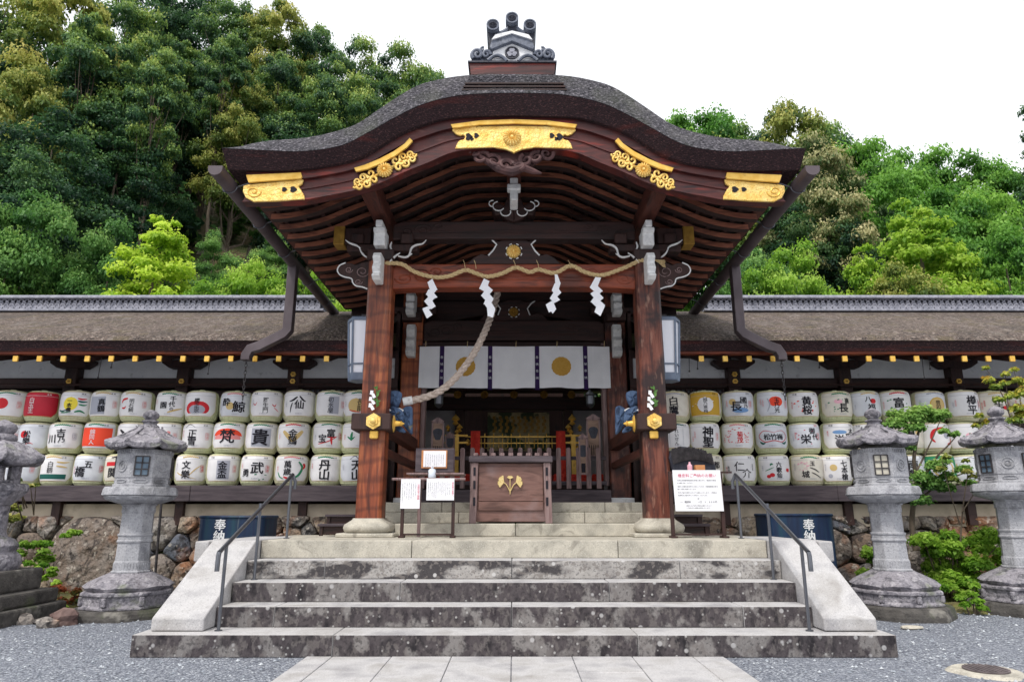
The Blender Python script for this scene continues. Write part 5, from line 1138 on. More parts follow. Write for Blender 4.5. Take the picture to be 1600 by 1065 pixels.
RIGHT = {
 'top': [
  (1057, '白鷹', dict(size=.14, side=0, top='grey', step=1.0, bold=.03), 'white with two tall formal characters'),
  (1106, '越乃寒梅', dict(base='sheet', panel=('ochre',.085,.44,-.25,.25), disc=[('sheet',.0,.245,.115,.12)], size=.058, side=0, dots=('sheet',14,.16), bold=.0), 'golden with white octagon'),
  (1158, '國乃長', dict(place=[(.07,.31,.1),(.1,.22,.06),(-.04,.22,.15)], disc=[('tan',-.09,.29,.05,.05),('blueink',.02,.16,.12,.04)], sm='redpale'), 'white with painted landscape lettering'),
  (1210, '玉乃光', dict(disc=[('orange',.01,.29,.10,.08),('sheet',.02,.17,.08,.06)], size=.075, u=.02, sm='redpale', strokes=[([(-.11,.34),(-.08,.24),(-.12,.14)],'grey',.01)]), 'white with orange-red sun'),
  (1261, '黄桜', dict(size=.135, dots=('orange',14,.14), side=0, sm='redpale', hl=1, bold=.05), 'white with orange petals'),
  (1314, '喜長', dict(place=[(.1,.31,.08),(.04,.2,.14)], dots=('green',12,.14), disc=[('pinkpale',-.03,.3,.06,.035)], top='green', side=0), 'white with pink blossom and green leaves'),
  (1360, '八福', dict(place=[(-.02,.33,.09),(.02,.2,.11)], disc=[('red',.05,.3,.045,.04)], top='tan', side=0), 'white with red blossom above the lantern finial'),
  (1408, '富', dict(size=.15, z=.27, top='red', dots=('green',10,.14), side=0), 'white with one character and green flecks'),
  (1461, '豊祝', dict(disc=[('ochre',.03,.24,.12,.125),('tan',.03,.24,.105,.11)], size=.08, u=.03, side=0, bold=0, top='grey'), 'white with gold octagon'),
  (1514, '樽平', dict(size=.14, u=.04, sm='redpale', htext='清酒', strokes=[([(.14,.34),(.16,.25),(.15,.15)],'paint',.004)]), 'white with two brushed characters beside columns'),
  (1560, '正宗', dict(size=.12, sm='red', disc=[('red',.1,.2,.05,.03)], top='tan'), 'white with red corner marks'),
  (1608, '白雲', dict(size=.11), 'white one behind the yellow-leaved shrub')],
 'middle': [
  (1057, 'れいせん', dict(size=.06, bold=0, top='dkgreen', side=0, strokes=[([(-.1,.37),(-.1,.25),(-.1,.1)],'grey',.002),([(.1,.37),(.1,.25),(.1,.1)],'grey',.002)]), 'white with fine vertical columns'),
  (1104, '神聖', dict(size=.155, z=.235, sm='redpale', bold=.045, u=.02, step=1.0), 'white with two giant angular characters'),
  (1158, '菊茂', dict(ink='red', size=.085, dots=('redpale',34,.16), sm='redpale', u=.03, top='redpale', side=0), 'white with pink flower garland'),
  (1211, '松竹梅', dict(horiz=1, size=.09, z=.235, top='green', side=0, bold=.03, strokes=[([(0,.30),(-.13,.33),(-.21,.25),(-.13,.165),(0,.18),(.13,.165),(.21,.25),(.13,.33),(0,.30)],'red',.006),([(-.2,.17),(-.16,.14),(-.12,.15)],'dkgreen',.015),([(.2,.17),(.16,.14),(.12,.15)],'dkgreen',.015)]), 'white with a red cloud outline'),
  (1264, '御代栄', dict(place=[(.07,.33,.09),(.11,.24,.09),(-.03,.21,.14)], dots=('pink',8,.16), sm='redpale', hc='red', bold=.03), 'white with scattered pink petals'),
  (1317, '太平洋', dict(place=[(.13,.33,.08),(.08,.24,.1),(-.05,.2,.13)], disc=[('blueink',-.04,.31,.1,.03)], side=0, sm='redpale', hl=1), 'white with pale blue mountain'),
  (1364, '', dict(hl=1), 'white one behind the left lantern roof'),
  (1424, '鳳', dict(size=.17, disc=[('tan',.12,.3,.04,.03)], side=0), 'white with one grey-black character'),
  (1468, '', dict(strokes=[([(.08,.38),(-.06,.33),(-.1,.22),(-.06,.16)],'red',.022),([(.12,.13),(.2,.15),(.22,.23)],'red',.018)], disc=[('grey',.12,.26,.05,.05)], side=0), 'white with red swirl'),
  (1514, '', dict(disc=[('pinkpale',.02,.25,.06,.05),('tan',-.04,.22,.04,.03)], dots=('green',4,.06), side=0), 'pale with faint flower'),
  (1568, '泉', dict(size=.12), 'white one behind the rightmost lantern roof')],
 'bottom': [
  (1058, '', dict(hl=1), 'white one hidden behind the pillar'),
  (1110, '都', dict(place=[(.12,.3,.1)], side=0), 'white one behind the bark sample'),
  (1161, '仁介', dict(size=.12, bold=-.01, place=[(-.02,.28,.14),(.08,.18,.13)], sm='paint', frame=0, su=-.18), 'white with thin wandering script'),
  (1215, '六歌仙', dict(size=.075, u=.02, strokes=[([(-.17,.22),(-.1,.25),(-.05,.27)],'green',.006),([(-.1,.3),(-.08,.32),(-.06,.31)],'green',.012)], disc=[('red',-.08,.16,.035,.03),('red',-.13,.14,.03,.026),('red',.17,.23,.035,.03),('sheet',.17,.26,.01,.01)], bold=.04, side=0, hl=1), 'white with red cherries'),
  (1267, '玉城', dict(place=[(.04,.33,.07),(-.06,.17,.1)], dots=('pinkpale',16,.08), dc=(-.1,.29), strokes=[([(.0,.27),(.08,.24),(.14,.2)],'paint',.008),([(.02,.2),(.1,.16),(.17,.12)],'paint',.007)], top='green', side=0), 'white with cherry blossom spray'),
  (1313, '七本槍', dict(size=.095, u=.05, disc=[('tan',-.1,.27,.05,.05),('grey',-.15,.15,.03,.03)], side=0, sm='redpale', hl=1), 'white with tan gourd mark'),
  (1368, '', dict(hl=1), 'white one behind the left lantern box'),
  (1430, '雨龍', dict(size=.135, side=0), 'white with two squared characters behind twigs'),
  (1478, '', dict(base='sheet', panel=('green',.085,.44,-.25,.25), disc=[('sheet',0,.25,.18,.16),('tan',0,.25,.15,.13),('sheet',0,.25,.12,.11)], side=0, hd=0), 'green with concentric gold rings'),
  (1525, '白', dict(place=[(.1,.29,.13)], disc=[('redpale',-.06,.24,.04,.05)], side=0, strokes=[([(-.12,.38),(-.02,.42),(.08,.385)],'paint',.004)]), 'white with small red figure'),
  (1580, '', dict(hl=1), 'white one behind the rightmost lantern box')]}
rgb_ = random.Random(11); bodyA = bodyB = None; ordn = ['first','second','third','fourth','fifth','sixth','seventh','eighth','ninth','tenth','eleventh','twelfth']
BZ = ZY(758, 10.18)-.004
for side, rowsD in (('left', LEFT), ('right', RIGHT)):
    s_side = -1 if side == 'left' else 1
    for rk, rname in enumerate(('bottom', 'middle', 'top')):
        for i, (px, txt, o, look) in enumerate(rowsD[rname]):
            py = (733, 683, 633)[rk]; x = W(px, py, 10.25)[0]; zb = BZ+rk*(BH+.004)
            lab = '%s barrel, %s from left, %s %s row' % (look.replace('white one', 'white'), ordn[i], side, rname)
            t = thing('sake_barrel', lab, 'sake barrel', (x, 10.44+rgb_.uniform(-.02,.02), zb), 'straw-wrapped sake barrels stacked in three rows')
            t.rotation_euler = (R_(rgb_.uniform(-.8,.8)), R_(rgb_.uniform(-1,1)), R_(rgb_.uniform(-6, 6)+(11 if s_side < 0 else -8)))
            if bodyA is None:
                b = bodymesh(M['straw'], 0).build('straw_wrapping', M['straw'], None); b.parent = t; bodyA = b
                b2m = b.data.copy(); b2m.materials.clear(); b2m.materials.append(M['straw2'])
            else:
                b = bpy.data.objects.new('straw_wrapping', b2m if rgb_.random() < .3 else bodyA.data); COL.objects.link(b); b.parent = t
            lm = labelmesh((txt, o), i*7+rk).build('printed_wrapper', [M[rgb_.choice(['sheet','sheet','sheet','sheetB','sheetC']) if k == 'sheet' and o.get('base', 'sheet') == 'sheet' else k] for k in MATS], None); lm.parent = t
            t.scale = (rgb_.uniform(.98,1.015),)*2+(rgb_.uniform(.975,1.0),)
# ------------------------------------------------------------------ offering box
x0, x1 = W(735, 815, 8.55)[0], W(861, 815, 8.55)[0]; xm = (x0+x1)/2
ob = thing('offering_box', 'weathered brown wooden offering box with gold ginkgo-leaf crest on its front', 'offering box', (xm, 8.8, .998))
zt, zb = ZY(722, 8.55), .998
mb = MB(); mb.box(x0+.06, x1-.06, 8.62, 9.15, zb+.02, zt-.005); mb.build('body', M['boxwood'], ob, bevel=.006)
mb = MB(); zz1, zz2, zz3 = ZY(784, 8.6), ZY(797, 8.6), ZY(800, 8.6)
mb.box(x0+.09, x1-.09, 8.60, 8.619, zz1+.012, zt-.05); mb.build('front_board', M['boxwood'], ob, bevel=.004)
mb = MB(); mb.box(x0+.09, x1-.09, 8.60, 8.619, zz2, zz1+.004); mb.build('front_board', M['boxwood'], ob, bevel=.004)
for sx in (0, 1):
    for yy in (8.56, 9.1):
        mb = MB(); a = x0 if sx == 0 else x1-.085; sp = -.02 if sx == 0 else .02
        mb.add([(a+sp,yy,zb),(a+.085+sp,yy,zb),(a+.085+sp,yy+.09,zb),(a+sp,yy+.09,zb),(a,yy,zt-.002),(a+.085,yy,zt-.002),(a+.085,yy+.09,zt-.002),(a,yy+.09,zt-.002)],[(0,3,2,1),(4,5,6,7),(0,1,5,4),(1,2,6,5),(2,3,7,6),(3,0,4,7)])
        p = mb.build('corner_post', M['oldwood'], ob, bevel=.006)
        if yy < 9:
            e = MB()
            for py in (736, 757, 783): z = ZY(py, 8.55); e.box(a+.028, a+.055, 8.552, 8.5595, z-.05, z+.05)
            e.build('mortise', M['paint'], p)
mb = MB(); mb.box(x0-.03, x1+.03, 8.53, 9.22, zt, ZY(712, 8.53)); mb.build('top_frame', M['oldwoodx'], ob, bevel=.01)
mb = MB(); q = W(797, 716, 8.52)
for k in range(9): xx = x0+.05+k*(x1-x0-.1)/8; mb.box(xx-.03, xx+.03, 8.56, 9.18, ZY(712,8.53)+.002, ZY(712,8.53)+.04)
mb.build('top_bars', M['oldwood'], ob, bevel=.006)
# ginkgo crest
mb = MB(); Yc = 8.59
def w2(px, py): q = W(px, py, Yc); return (q[0], Yc-.002, q[1])
for pl in ([(797,771),(797,757),(797,745)],[(797,768),(792,758),(787,753)],[(797,768),(802,758),(807,753)]): mb.tube([w2(*p) for p in spline(pl,4)], .0065, 6)
mb.tube([w2(797,766), w2(797,772)], [.012,.004], 6)
def fan(cx, cy, ang, r, m=None):
    c = w2(cx, cy); k = r*8.5*1.03/1067; pts = []
    for i in range(17):
        t = -1.15+2.3*i/16; rr = k*(1-.08*abs(math.sin(t*6))-(.25 if abs(t) < .08 else 0)); a = ang+t; pts.append((c[0]+rr*math.sin(a), c[2]+rr*math.cos(a)))
    mb.prism([(c[0], c[2])]+pts, Yc-.012, Yc+.008)
fan(788,753,-1.3,10.5); fan(806,753,1.3,10.5); fan(797,748,0,5.5)
mb.build('ginkgo_crest', pmat('crest_gilt', [srgb(204,176,110), srgb(228,206,150)], ns=50, rough=.5, metal=.3, bump=.5), ob)

# ------------------------------------------------------------------ picket fence
Yf = 10.82
fn = thing('picket_fence', 'low weathered picket fence across the porch behind the offering box', 'fence', (0, Yf, 1.257))
mb = MB(); mb.box(-1.50, 1.50, Yf-.06, Yf+.12, 1.258, ZY(765, Yf)); mb.build('sill', M['oldwoodx'], fn, bevel=.01)
for py in (715, 754): mb = MB(); z = ZY(py, Yf); mb.box(-1.45, 1.45, Yf+.03, Yf+.06, z-.03, z+.03); mb.build('rail', M['oldwoodx'], fn, bevel=.004)
px = 720-15.0*4
while px < 948:
    x = W(px, 730, Yf)[0]; mb = MB(); z0, z1 = ZY(763, Yf), ZY(699, Yf); hw = .036
    mb.prism([(x-hw,z0),(x+hw,z0),(x+hw,z1-.02),(x+hw*.5,z1),(x-hw*.5,z1),(x-hw,z1-.02)], Yf-.012, Yf+.028); mb.build('picket', M['oldwood'], fn, bevel=.003); px += 15.6 if px > 870 or px < 730 else 15.0

# ------------------------------------------------------------------ curtain
Ycu = 11.02
cx0, zt = W(656, 541, Ycu); cx1, _ = W(952, 541, Ycu); zb = ZY(606, Ycu)
cu = thing('shrine_curtain', 'white curtain with purple bands and two ochre chrysanthemum crests under the lintel', 'curtain', (0, Ycu, zt))
def cw(x, z):
    t = (zt-z)/(zt-zb); return Ycu+.022*math.sin(x*5.1+1)*t+.02*math.sin(x*2.3+2)*t+.014*math.sin(x*13+.5*z)*t+.005*math.sin(x*31+2*z)*(t+.2)
mb = MB(); mb.smooth = True; rows = []
for j in range(13):
    z = zt-(zt-zb)*j/12; rows.append([(x, cw(x, z), z+(.006*math.sin(x*4.4)+.004*math.sin(x*11))*(j == 12)+(.008*abs(math.sin(x*2.05))-.004)*(j==0)) for x in np.linspace(cx0, cx1, 90)])
mb.strip(rows[::-1]); c_ = mb.build('cloth_panel', M['cloth'], cu, sharp=0)
for px in (691, 766, 839, 914):
    x = W(px, 541, Ycu)[0]; mb = MB(); mb.smooth = True
    mb.strip([[(xx, cw(xx, z)-.006, z-(.01 if j == 10 else 0)) for xx in np.linspace(x-.037, x+.037, 4)] for j, z in [(j, zt-(zt-zb+.02)*j/10) for j in range(11)]][::-1]); b = mb.build('purple_band', M['purple'], cu)
    mb = MB(); write(mb, '奉納奉納', x, (zt+zb)/2-.01, .052, lambda a, c: (a, cw(a, c)-.011, c), 0, step=2.2, bold=-.02); mb.build('lettering', M['cloth'], b)
for px in (727.5, 877):
    x, z0 = W(px, 572.5, Ycu); mb = MB(); rr = .163; vs = []; n = 64; rings = 5
    for i in range(rings+1):
        for j in range(n):
            a = 2*math.pi*j/n; r = rr*i/rings*(1-(.035*(1-abs(math.sin(8*a))) if i == rings else 0)); xx, zz = x+r*math.cos(a), z0+r*math.sin(a); vs.append((xx, cw(xx, zz)-.007, zz))
    mb.smooth = True; mb.add(vs, [(i*n+j, i*n+(j+1)%n, (i+1)*n+(j+1)%n, (i+1)*n+j) for i in range(rings) for j in range(n)]); mb.build('chrysanthemum_crest', M['clothgold'], cu)
mb = MB()
for px in (665, 730, 806, 870, 944): x = W(px, 541, Ycu)[0]; mb.tube([(x, Ycu, zt-.01), (x+.006, Ycu-.01, zt+.09)], .006, 5)
mb.build('tie_cord', M['rope'], cu)
mb = MB(); mb.tube([(cx0-.03, Ycu+.02, zt+.012), (cx1+.03, Ycu+.02, zt+.012)], .012, 8); mb.build('hanging_rod', M['dark'], cu)

# ------------------------------------------------------------------ ropes
def twisted(mb, pts, r, turns_per_m, strands=3, n=8, closed=False):
    P = [Vector(p) for p in pts]; L = [0]
    for a, b in zip(P[:-1], P[1:]): L.append(L[-1]+(b-a).length)
    N = int(L[-1]/ (r*.55))+2; Q = []
    for i in range(N+1):
        s = L[-1]*i/N; k = max(0, min(len(P)-2, int(np.searchsorted(L, s))-1)); t = (s-L[k])/max(1e-9, L[k+1]-L[k]); Q.append(P[k].lerp(P[k+1], t))
    for st_ in range(strands):
        out = []
        for i, p in enumerate(Q):
            d = (Q[min(i+1,N)]-Q[max(i-1,0)]).normalized(); x = d.cross(Vector((0,1,0))).normalized(); y = d.cross(x)
            a = 2*math.pi*(turns_per_m*L[-1]*i/N+st_/strands); out.append(p+(x*math.cos(a)+y*math.sin(a))*r*.5)
        mb.tube(out, r*.56, n)
Ysr = 8.20
pts = [(605,411),(628,412.6),(649,425),(678,433),(702.5,431),(727,422),(744,427),(762,432),(785,427),(806,418),(827.5,425),(842,421),(867,426.5),(891.6,415),(914,425),(939,430),(966,422),(985,414),(999,407)]
P = [(W(a, b, Ysr)[0], Ysr, W(a, b, Ysr)[1]) for a, b in pts]; P = [tuple(p) for p in spline(P, 5)]
P = [(P[0][0]-.05, 8.25, P[0][2]+.01)]+P+[(W(1008,405,8.3)[0]+.02, 8.17, ZY(405,8.17)), (W(1022,406,8.17)[0], 8.17, ZY(406,8.17))]
sr = thing('sacred_rope', 'twisted straw rope strung in waves across the main tie beam', 'rope', P[0])
mb = MB(); twisted(mb, P, .027, 5.5); mb.build('twisted_cord', M['rope'], sr)
mb = MB(); e = P[-1]
for k in range(26):
    a = rgb_.uniform(-.35,.35); b = rgb_.uniform(-.02,.02); mb.tube([e, (e[0]+.06+b*.5, e[1]+b, e[2]-.02+a*.06), (e[0]+.13+b, e[1]+b, e[2]-.05+a*.16)], .006, 4)
mb.build('rope_tassel', M['rope'], sr)
mb = MB()
for px in (727, 744, 806, 842, 892): 
    q = W(px, 420, 8.17); mb.tube([(q[0], 8.165, q[1]), (q[0]-.01, 8.17, q[1]+.07), (q[0]-.03, 8.2, q[1]+.13)], .004, 4)
mb.build('tie_wire', M['rope'], sr)
# paper streamers
def streamer(pts, label):
    """pts: centre line corners in pixels, zigzag of folded strips"""
    mb = MB(); Y = 8.16; w_ = .062
    for i in range(len(pts)):
        (ax, ay), (bx, by), (cx_, cy_), (dx, dy) = pts[i]
        y = Y-.006*i
        q = [W(*p, y) for p in pts[i]]; mb.add([(q[0][0],y,q[0][1]),(q[1][0],y-.012,q[1][1]),(q[2][0],y-.016,q[2][1]),(q[3][0],y,q[3][1]), (q[0][0],y+.002,q[0][1]),(q[1][0],y-.010,q[1][1]),(q[2][0],y-.014,q[2][1]),(q[3][0],y+.002,q[3][1])], [(0,1,2,3),(7,6,5,4),(0,4,5,1),(1,5,6,2),(2,6,7,3),(3,7,4,0)])
    o = mb.build('paper_streamer', M['paper']); tag(o, label, 'paper streamer', 'zigzag paper streamers on the sacred rope')
def z2(base, segs):   # segs in crop pixels
    return [[(base[0]+a/4.84, base[1]+b/4.84) for a, b in s] for s in segs]
A1 = [[(812,682),(850,658),(890,742),(836,752)],[(820,735),(882,742),(846,790),(800,775)],[(806,776),(848,748),(890,798),(836,818)],[(820,790),(870,800),(834,846),(786,826)],[(792,830),(836,800),(876,866),(840,886)],[(846,880),(800,895),(774,882),(830,858)],[(774,884),(818,880),(852,930),(808,956)]]
streamer(z2((500,300), A1), 'white folded paper streamer hanging at the left end of the straw rope')
A2 = [[(1240,652),(1282,676),(1262,728),(1202,732)],[(1204,730),(1266,706),(1308,744),(1258,760)],[(1250,740),(1306,746),(1262,800),(1216,784)],[(1220,784),(1272,762),(1314,808),(1262,830)],[(1256,800),(1312,812),(1290,850),(1236,848)],[(1240,842),(1296,836),(1326,884),(1280,900)],[(1262,870),(1326,886),(1308,952),(1268,936)]]
streamer(z2((500,300), A2), 'white folded paper streamer overlapping the thick bell rope')
A3 = [[(420,622),(440,626),(464,692),(424,700)],[(418,690),(464,690),(450,740),(396,746)],[(398,744),(436,716),(470,762),(424,780)],[(410,760),(468,764),(430,800),(380,806)],[(382,804),(424,776),(460,818),(416,836)],[(400,820),(452,822),(400,850),(352,850)],[(352,850),(406,826),(430,886),(376,910)],[(396,870),(432,884),(404,922),(392,900)]]
streamer(z2((780,300), A3), 'white folded paper streamer third along, between crest and right pillar')
A4 = [[(728,642),(770,650),(742,720),(684,722)],[(686,722),(740,708),(784,752),(740,770)],[(730,740),(782,750),(730,790),(688,768)],[(690,768),(740,750),(788,802),(736,824)],[(720,790),(788,804),(732,850),(690,830)],[(694,830),(744,806),(800,858),(740,874)],[(740,850),(800,862),(764,940),(720,906)]]
streamer(z2((780,300), A4), 'white folded paper streamer nearest the right pillar')
# bell rope
pr = [(778,455,9.4),(770,485,9.3),(757,520,9.1),(738,556,8.95),(712,590,8.8),(685,612,8.7),(658,622,8.65),(632,627,8.62)]
P = []
for a, b, y in pr: q = W(a, b, y); P.append((q[0], y, q[1]))
q = W(784, 432, 9.45); P = [(q[0], 9.45, q[1]+.25)]+P
P = [tuple(p) for p in spline(P, 6)]
br = thing('bell_rope', 'thick faded bell rope pulled aside and tied to the left pillar beam', 'rope', P[0])
mb = MB(); twisted(mb, P, .047, 3.6); mb.build('twisted_cord', M['rope2'], br)
mb = MB(); e = Vector(P[-1]); d = (Vector(P[-1])-Vector(P[-6])).normalized(); mb.tube([e-d*.10, e-d*.04, e+d*.02], .055, 12)
mb.build('rope_binding', M['white'], br)
# blue cloths
def knotcloth(s_):
    side = 'left' if s_ < 0 else 'right'
    x, z = W(622 if s_ < 0 else 984, 645, 8.62); t = thing('blue_cloth', 'blue cloth wrapped and knotted round the beam behind the %s pillar' % side, 'cloth', (x, 8.62, z-.2))
    k = s_
    def fold(pts, Y, nm, sm=3, th=.05):
        P = [W(a if s_ < 0 else 2*CX-a, b, Y) for a, b in pts]
        c = (sum(p[0] for p in P)/len(P), sum(p[1] for p in P)/len(P)); P = spline(P+[P[0]], sm)[:-1]; n = len(P)
        mb = MB(); mb.smooth = True; rows = []
        for kk, dy in ((1, .0), (.985, -th*.5), (.86, -th), (.5, -th*1.3), (.15, -th*1.35)):
            rows.append([(c[0]+(p[0]-c[0])*kk, Y+dy+.018*math.sin(i*1.3+kk*5)*(kk < .95), c[1]+(p[1]-c[1])*kk) for i, p in enumerate(P)])
        vs = [p for r in rows for p in r]+[(c[0], Y-th*1.35, c[1])]; fs = [(i*n+j, i*n+(j+1)%n, (i+1)*n+(j+1)%n, (i+1)*n+j) for i in range(4) for j in range(n)]+[(4*n+j, 4*n+(j+1)%n, 5*n) for j in range(n)]
        fs = [tuple(reversed(f)) for f in fs]; mb.add(vs, fs); mb.build(nm, M['bluecloth'], t, sharp=0)
    fold([(609,612),(618,610),(627,613),(628,620),(625,630),(620,638),(612,634),(608,625)], 8.55, 'cloth_fold')
    fold([(612,634),(620,636),(628,641),(632,650),(630,664),(620,660),(612,650),(607,642)], 8.50, 'cloth_fold')
    fold([(628,640),(636,634),(644,636),(645,650),(645,666),(644,679),(636,672),(630,662)], 8.66, 'cloth_fold')
    fold([(607,652),(618,660),(630,668),(634,676),(622,674),(612,668),(606,662)], 8.58, 'cloth_fold')
    mb = MB(); P = [W(a if s_ < 0 else 2*CX-a, b, 8.44) for a, b in [(607,640),(614,642),(620,637),(628,640)]]; mb.tube([(a, 8.44+.01*i, b) for i, (a, b) in enumerate(spline(P, 3))], .014, 6); mb.build('cord', M['white'], t)
knotcloth(-1); knotcloth(1)

# ------------------------------------------------------------------ lanterns hung outside the pillars
for s_ in (-1, 1):
    side = 'left' if s_ < 0 else 'right'
    Y = 8.62; fx = lambda a: a if s_ < 0 else 2*CX-a
    xt, zt = W(fx(567), 503, Y); zb = ZY(586, Y); zm = ZY(570, Y); xb = xt
    lt = thing('wall_lantern', 'tapering hexagonal milk-glass lantern in grey-blue frame outside the %s pillar' % side, 'lantern', (xt, Y, zb-.08))
    rt, rb_ = .185, .145
    def hexr(r, z, off=0): return [Vector((xt+r*math.cos(R_(60*k+off)), Y+r*math.sin(R_(60*k+off)), z)) for k in range(6)]
    T, Mi, B = hexr(rt, zt), hexr(rb_+(rt-rb_)*.26, ZY(571,Y)), hexr(rb_, zb)
    mb = MB()
    T2, B2 = hexr(rt-.012, zt), hexr(rb_-.012, zb)
    mb.add(T2+B2, [(k, (k+1)%6, (k+1)%6+6, k+6) for k in range(6)]); mb.build('glass_pane', M['lampglass'], lt)
    mb = MB()
    for k in range(6):
        for ring, w_ in ((T,.026),(Mi,.018),(B,.026)): mb.beam(ring[k], ring[(k+1)%6], w_, w_)
        mb.beam(T[k], B[k], .024, .024, up=(0,1,0))
    mb.build('frame', M['lamppaint'], lt)
    mb = MB(); mb.lathe([(rb_*.98,-.075),(rb_*1.05,-.06),(rb_*1.1,-.0),(rb_*1.0,.0)], (xt, Y, zb-.01), 6); mb.build('base', M['lamppaint'], lt, bevel=.004)
    mb = MB(); mb.lathe([(rt*1.02,0),(rt*1.06,.02),(rt*.6,.045),(.02,.05)], (xt, Y, zt+.008), 6); mb.build('lid', M['lamppaint'], lt, bevel=.004)
    mb = MB(); mb.box(*sorted((s_*1.86, xt+s_*.02)), Y-.02, Y+.02, zt+.06, zt+.1); mb.tube([(xt,Y,zt+.05),(xt,Y,zt+.08)], .012, 6); mb.build('bracket', M['iron'], lt)

# sprigs with paper on the pillars
for s_ in (-1, 1):
    Y = 8.17; px = 585.5 if s_ < 0 else 1019.5
    q = W(px, 620, Y); t = thing('sprig_charm', 'green sakaki sprig with white zigzag paper pinned to the %s pillar' % ('left' if s_ < 0 else 'right'), 'sprig', (q[0], 8.2, q[1]))
    mb = MB()
    for i, (a, b) in enumerate(((0,-10),(2,-5),(-3,0),(1,5),(-4,10),(-2,14))):
        p0 = W(px-2.5+a*.5, 620+b, Y); mb.beam((p0[0]-.012,Y-.01-.002*i,p0[1]), (p0[0]+.028*(1 if i%2 else -1)*.6,Y-.014-.002*i,p0[1]-.05), .004, .036, up=(1,0,0)); 
    mb.build('paper', M['paper'], t)
    mb = MB(); p0 = W(px+3, 636, Y); p1 = W(px+3, 604, Y); mb.tube([(p0[0],Y,p0[1]),(p1[0],Y-.01,p1[1])], .005, 5)
    rg = random.Random(3)
    for i in range(14):
        f_ = rg.random(); z = p0[1]+(p1[1]-p0[1])*f_; a = rg.uniform(-1.2,1.2); l = .055; dx, dz = math.sin(a)*l, math.cos(a)*l; x = p0[0]; w_ = .014
        nx, nz = math.cos(a)*w_, -math.sin(a)*w_; y = Y-.012-rg.random()*.02
        mb.add([(x,y,z),(x+dx*.5+nx,y-.01,z+dz*.5+nz),(x+dx,y-.004,z+dz),(x+dx*.5-nx,y-.002,z+dz*.5-nz)], [(0,1,2,3)])
    mb.build('leaves', M['leafDs'], t)

# ------------------------------------------------------------------ notice stands
def paperS(par, px0, py0, px1, py1, Y, name='notice_sheet', mat='paper', th=.004, sk=0):
    a, zt = W(px0, py0, Y); b = W(px1, py0, Y)[0]; zb = ZY(py1, Y); mb = MB()
    mb.prism([(a,zt),(b,zt),(b+sk,zb),(a+sk,zb)], Y, Y+th); return mb.build(name, M[mat], par), (a, b, zb, zt)
def cols(mb, box, Y, n, ch, size, m, x_pad=.02, start=0, rows=12):
    a, b, zb, zt = box
    for i in range(n):
        x = b-x_pad-(b-a-2*x_pad)*i/max(1, n-1); k = rgb_.randint(int(rows*.6), rows); s = ''.join(rgb_.choice(ch) for _ in range(k)); write(mb, s, x, zt-.03-k*size/2*1.02-rgb_.uniform(0,.02), size, flat(Y), m, step=1.02, bold=-.01)
CH = '参拝者各位は本殿に於いて奉納祈願之御札授与所境内安全家内一同'
tl = thing('notice_stand', 'dark wooden notice stand with two white papers left of the offering box', 'notice stand', (W(666,838,8.0)[0], 8.0, L0))
Yn = 7.95
for pa, pb, py0 in ((626,628,752),(706,708,752)):
    a = W(pb if 0 else pa+1, 838, Yn)[0]; zt = ZY(py0, Yn); mb = MB(); mb.box(a-.018, a+.018, Yn, Yn+.04, L0+.02, zt); mb.box(a-.03, a+.03, Yn-.05, Yn+.10, L0, L0+.025); mb.build('leg', M['dark'], tl, bevel=.004)
mb = MB(); a = W(612,748,Yn)[0]; b = W(727,748,Yn)[0]; z = ZY(748, Yn); mb.tube([(a,Yn+.02,z),(b,Yn+.02,z)], .015, 8); mb.build('top_rail', M['oldwood'], tl)
mb = MB(); z = ZY(836, Yn); mb.box(W(628,836,Yn)[0], W(706,836,Yn)[0], Yn+.01, Yn+.03, z, z+.02); mb.build('bottom_rail', M['dark'], tl)
mb = MB(); z = ZY(748, Yn+.25)
for pxx in (655,): a = W(pxx, 800, Yn+.3)[0]; mb.box(a-.018,a+.018,Yn+.28,Yn+.32,L0,z)
mb.box(W(640,740,Yn+.3)[0], W(727,740,Yn+.3)[0], Yn+.05, Yn+.4, ZY(741,Yn+.3)-.012, ZY(741,Yn+.3)+.008); mb.build('shelf', M['oldwood'], tl, bevel=.003)
o_, bx = paperS(tl, 627, 748, 657, 794, Yn-.012, 'portrait_notice', sk=.0); mb = MB(); cols(mb, (bx[0],bx[1]-.03,bx[2],bx[3]), Yn-.0135, 7, CH, .011, 0, rows=20); write(mb, '社殿修復之御願', bx[1]-.018, (bx[2]+bx[3])/2+.02, .024, flat(Yn-.0135), 1, step=1.05, bold=.0); mb.build('lettering', [M['paint'], M['pink']], o_)
o_, bx = paperS(tl, 667, 747, 710, 781, Yn-.012, 'landscape_notice'); mb = MB(); cols(mb, (bx[0],bx[1]-.03,bx[2],bx[3]), Yn-.0135, 12, CH, .010, 0, rows=17); write(mb, '御祈願の皆様へ', bx[1]-.016, (bx[2]+bx[3])/2, .022, flat(Yn-.0135), 1, step=1.05, bold=0); mb.build('lettering', [M['paint'], M['pink']], o_)
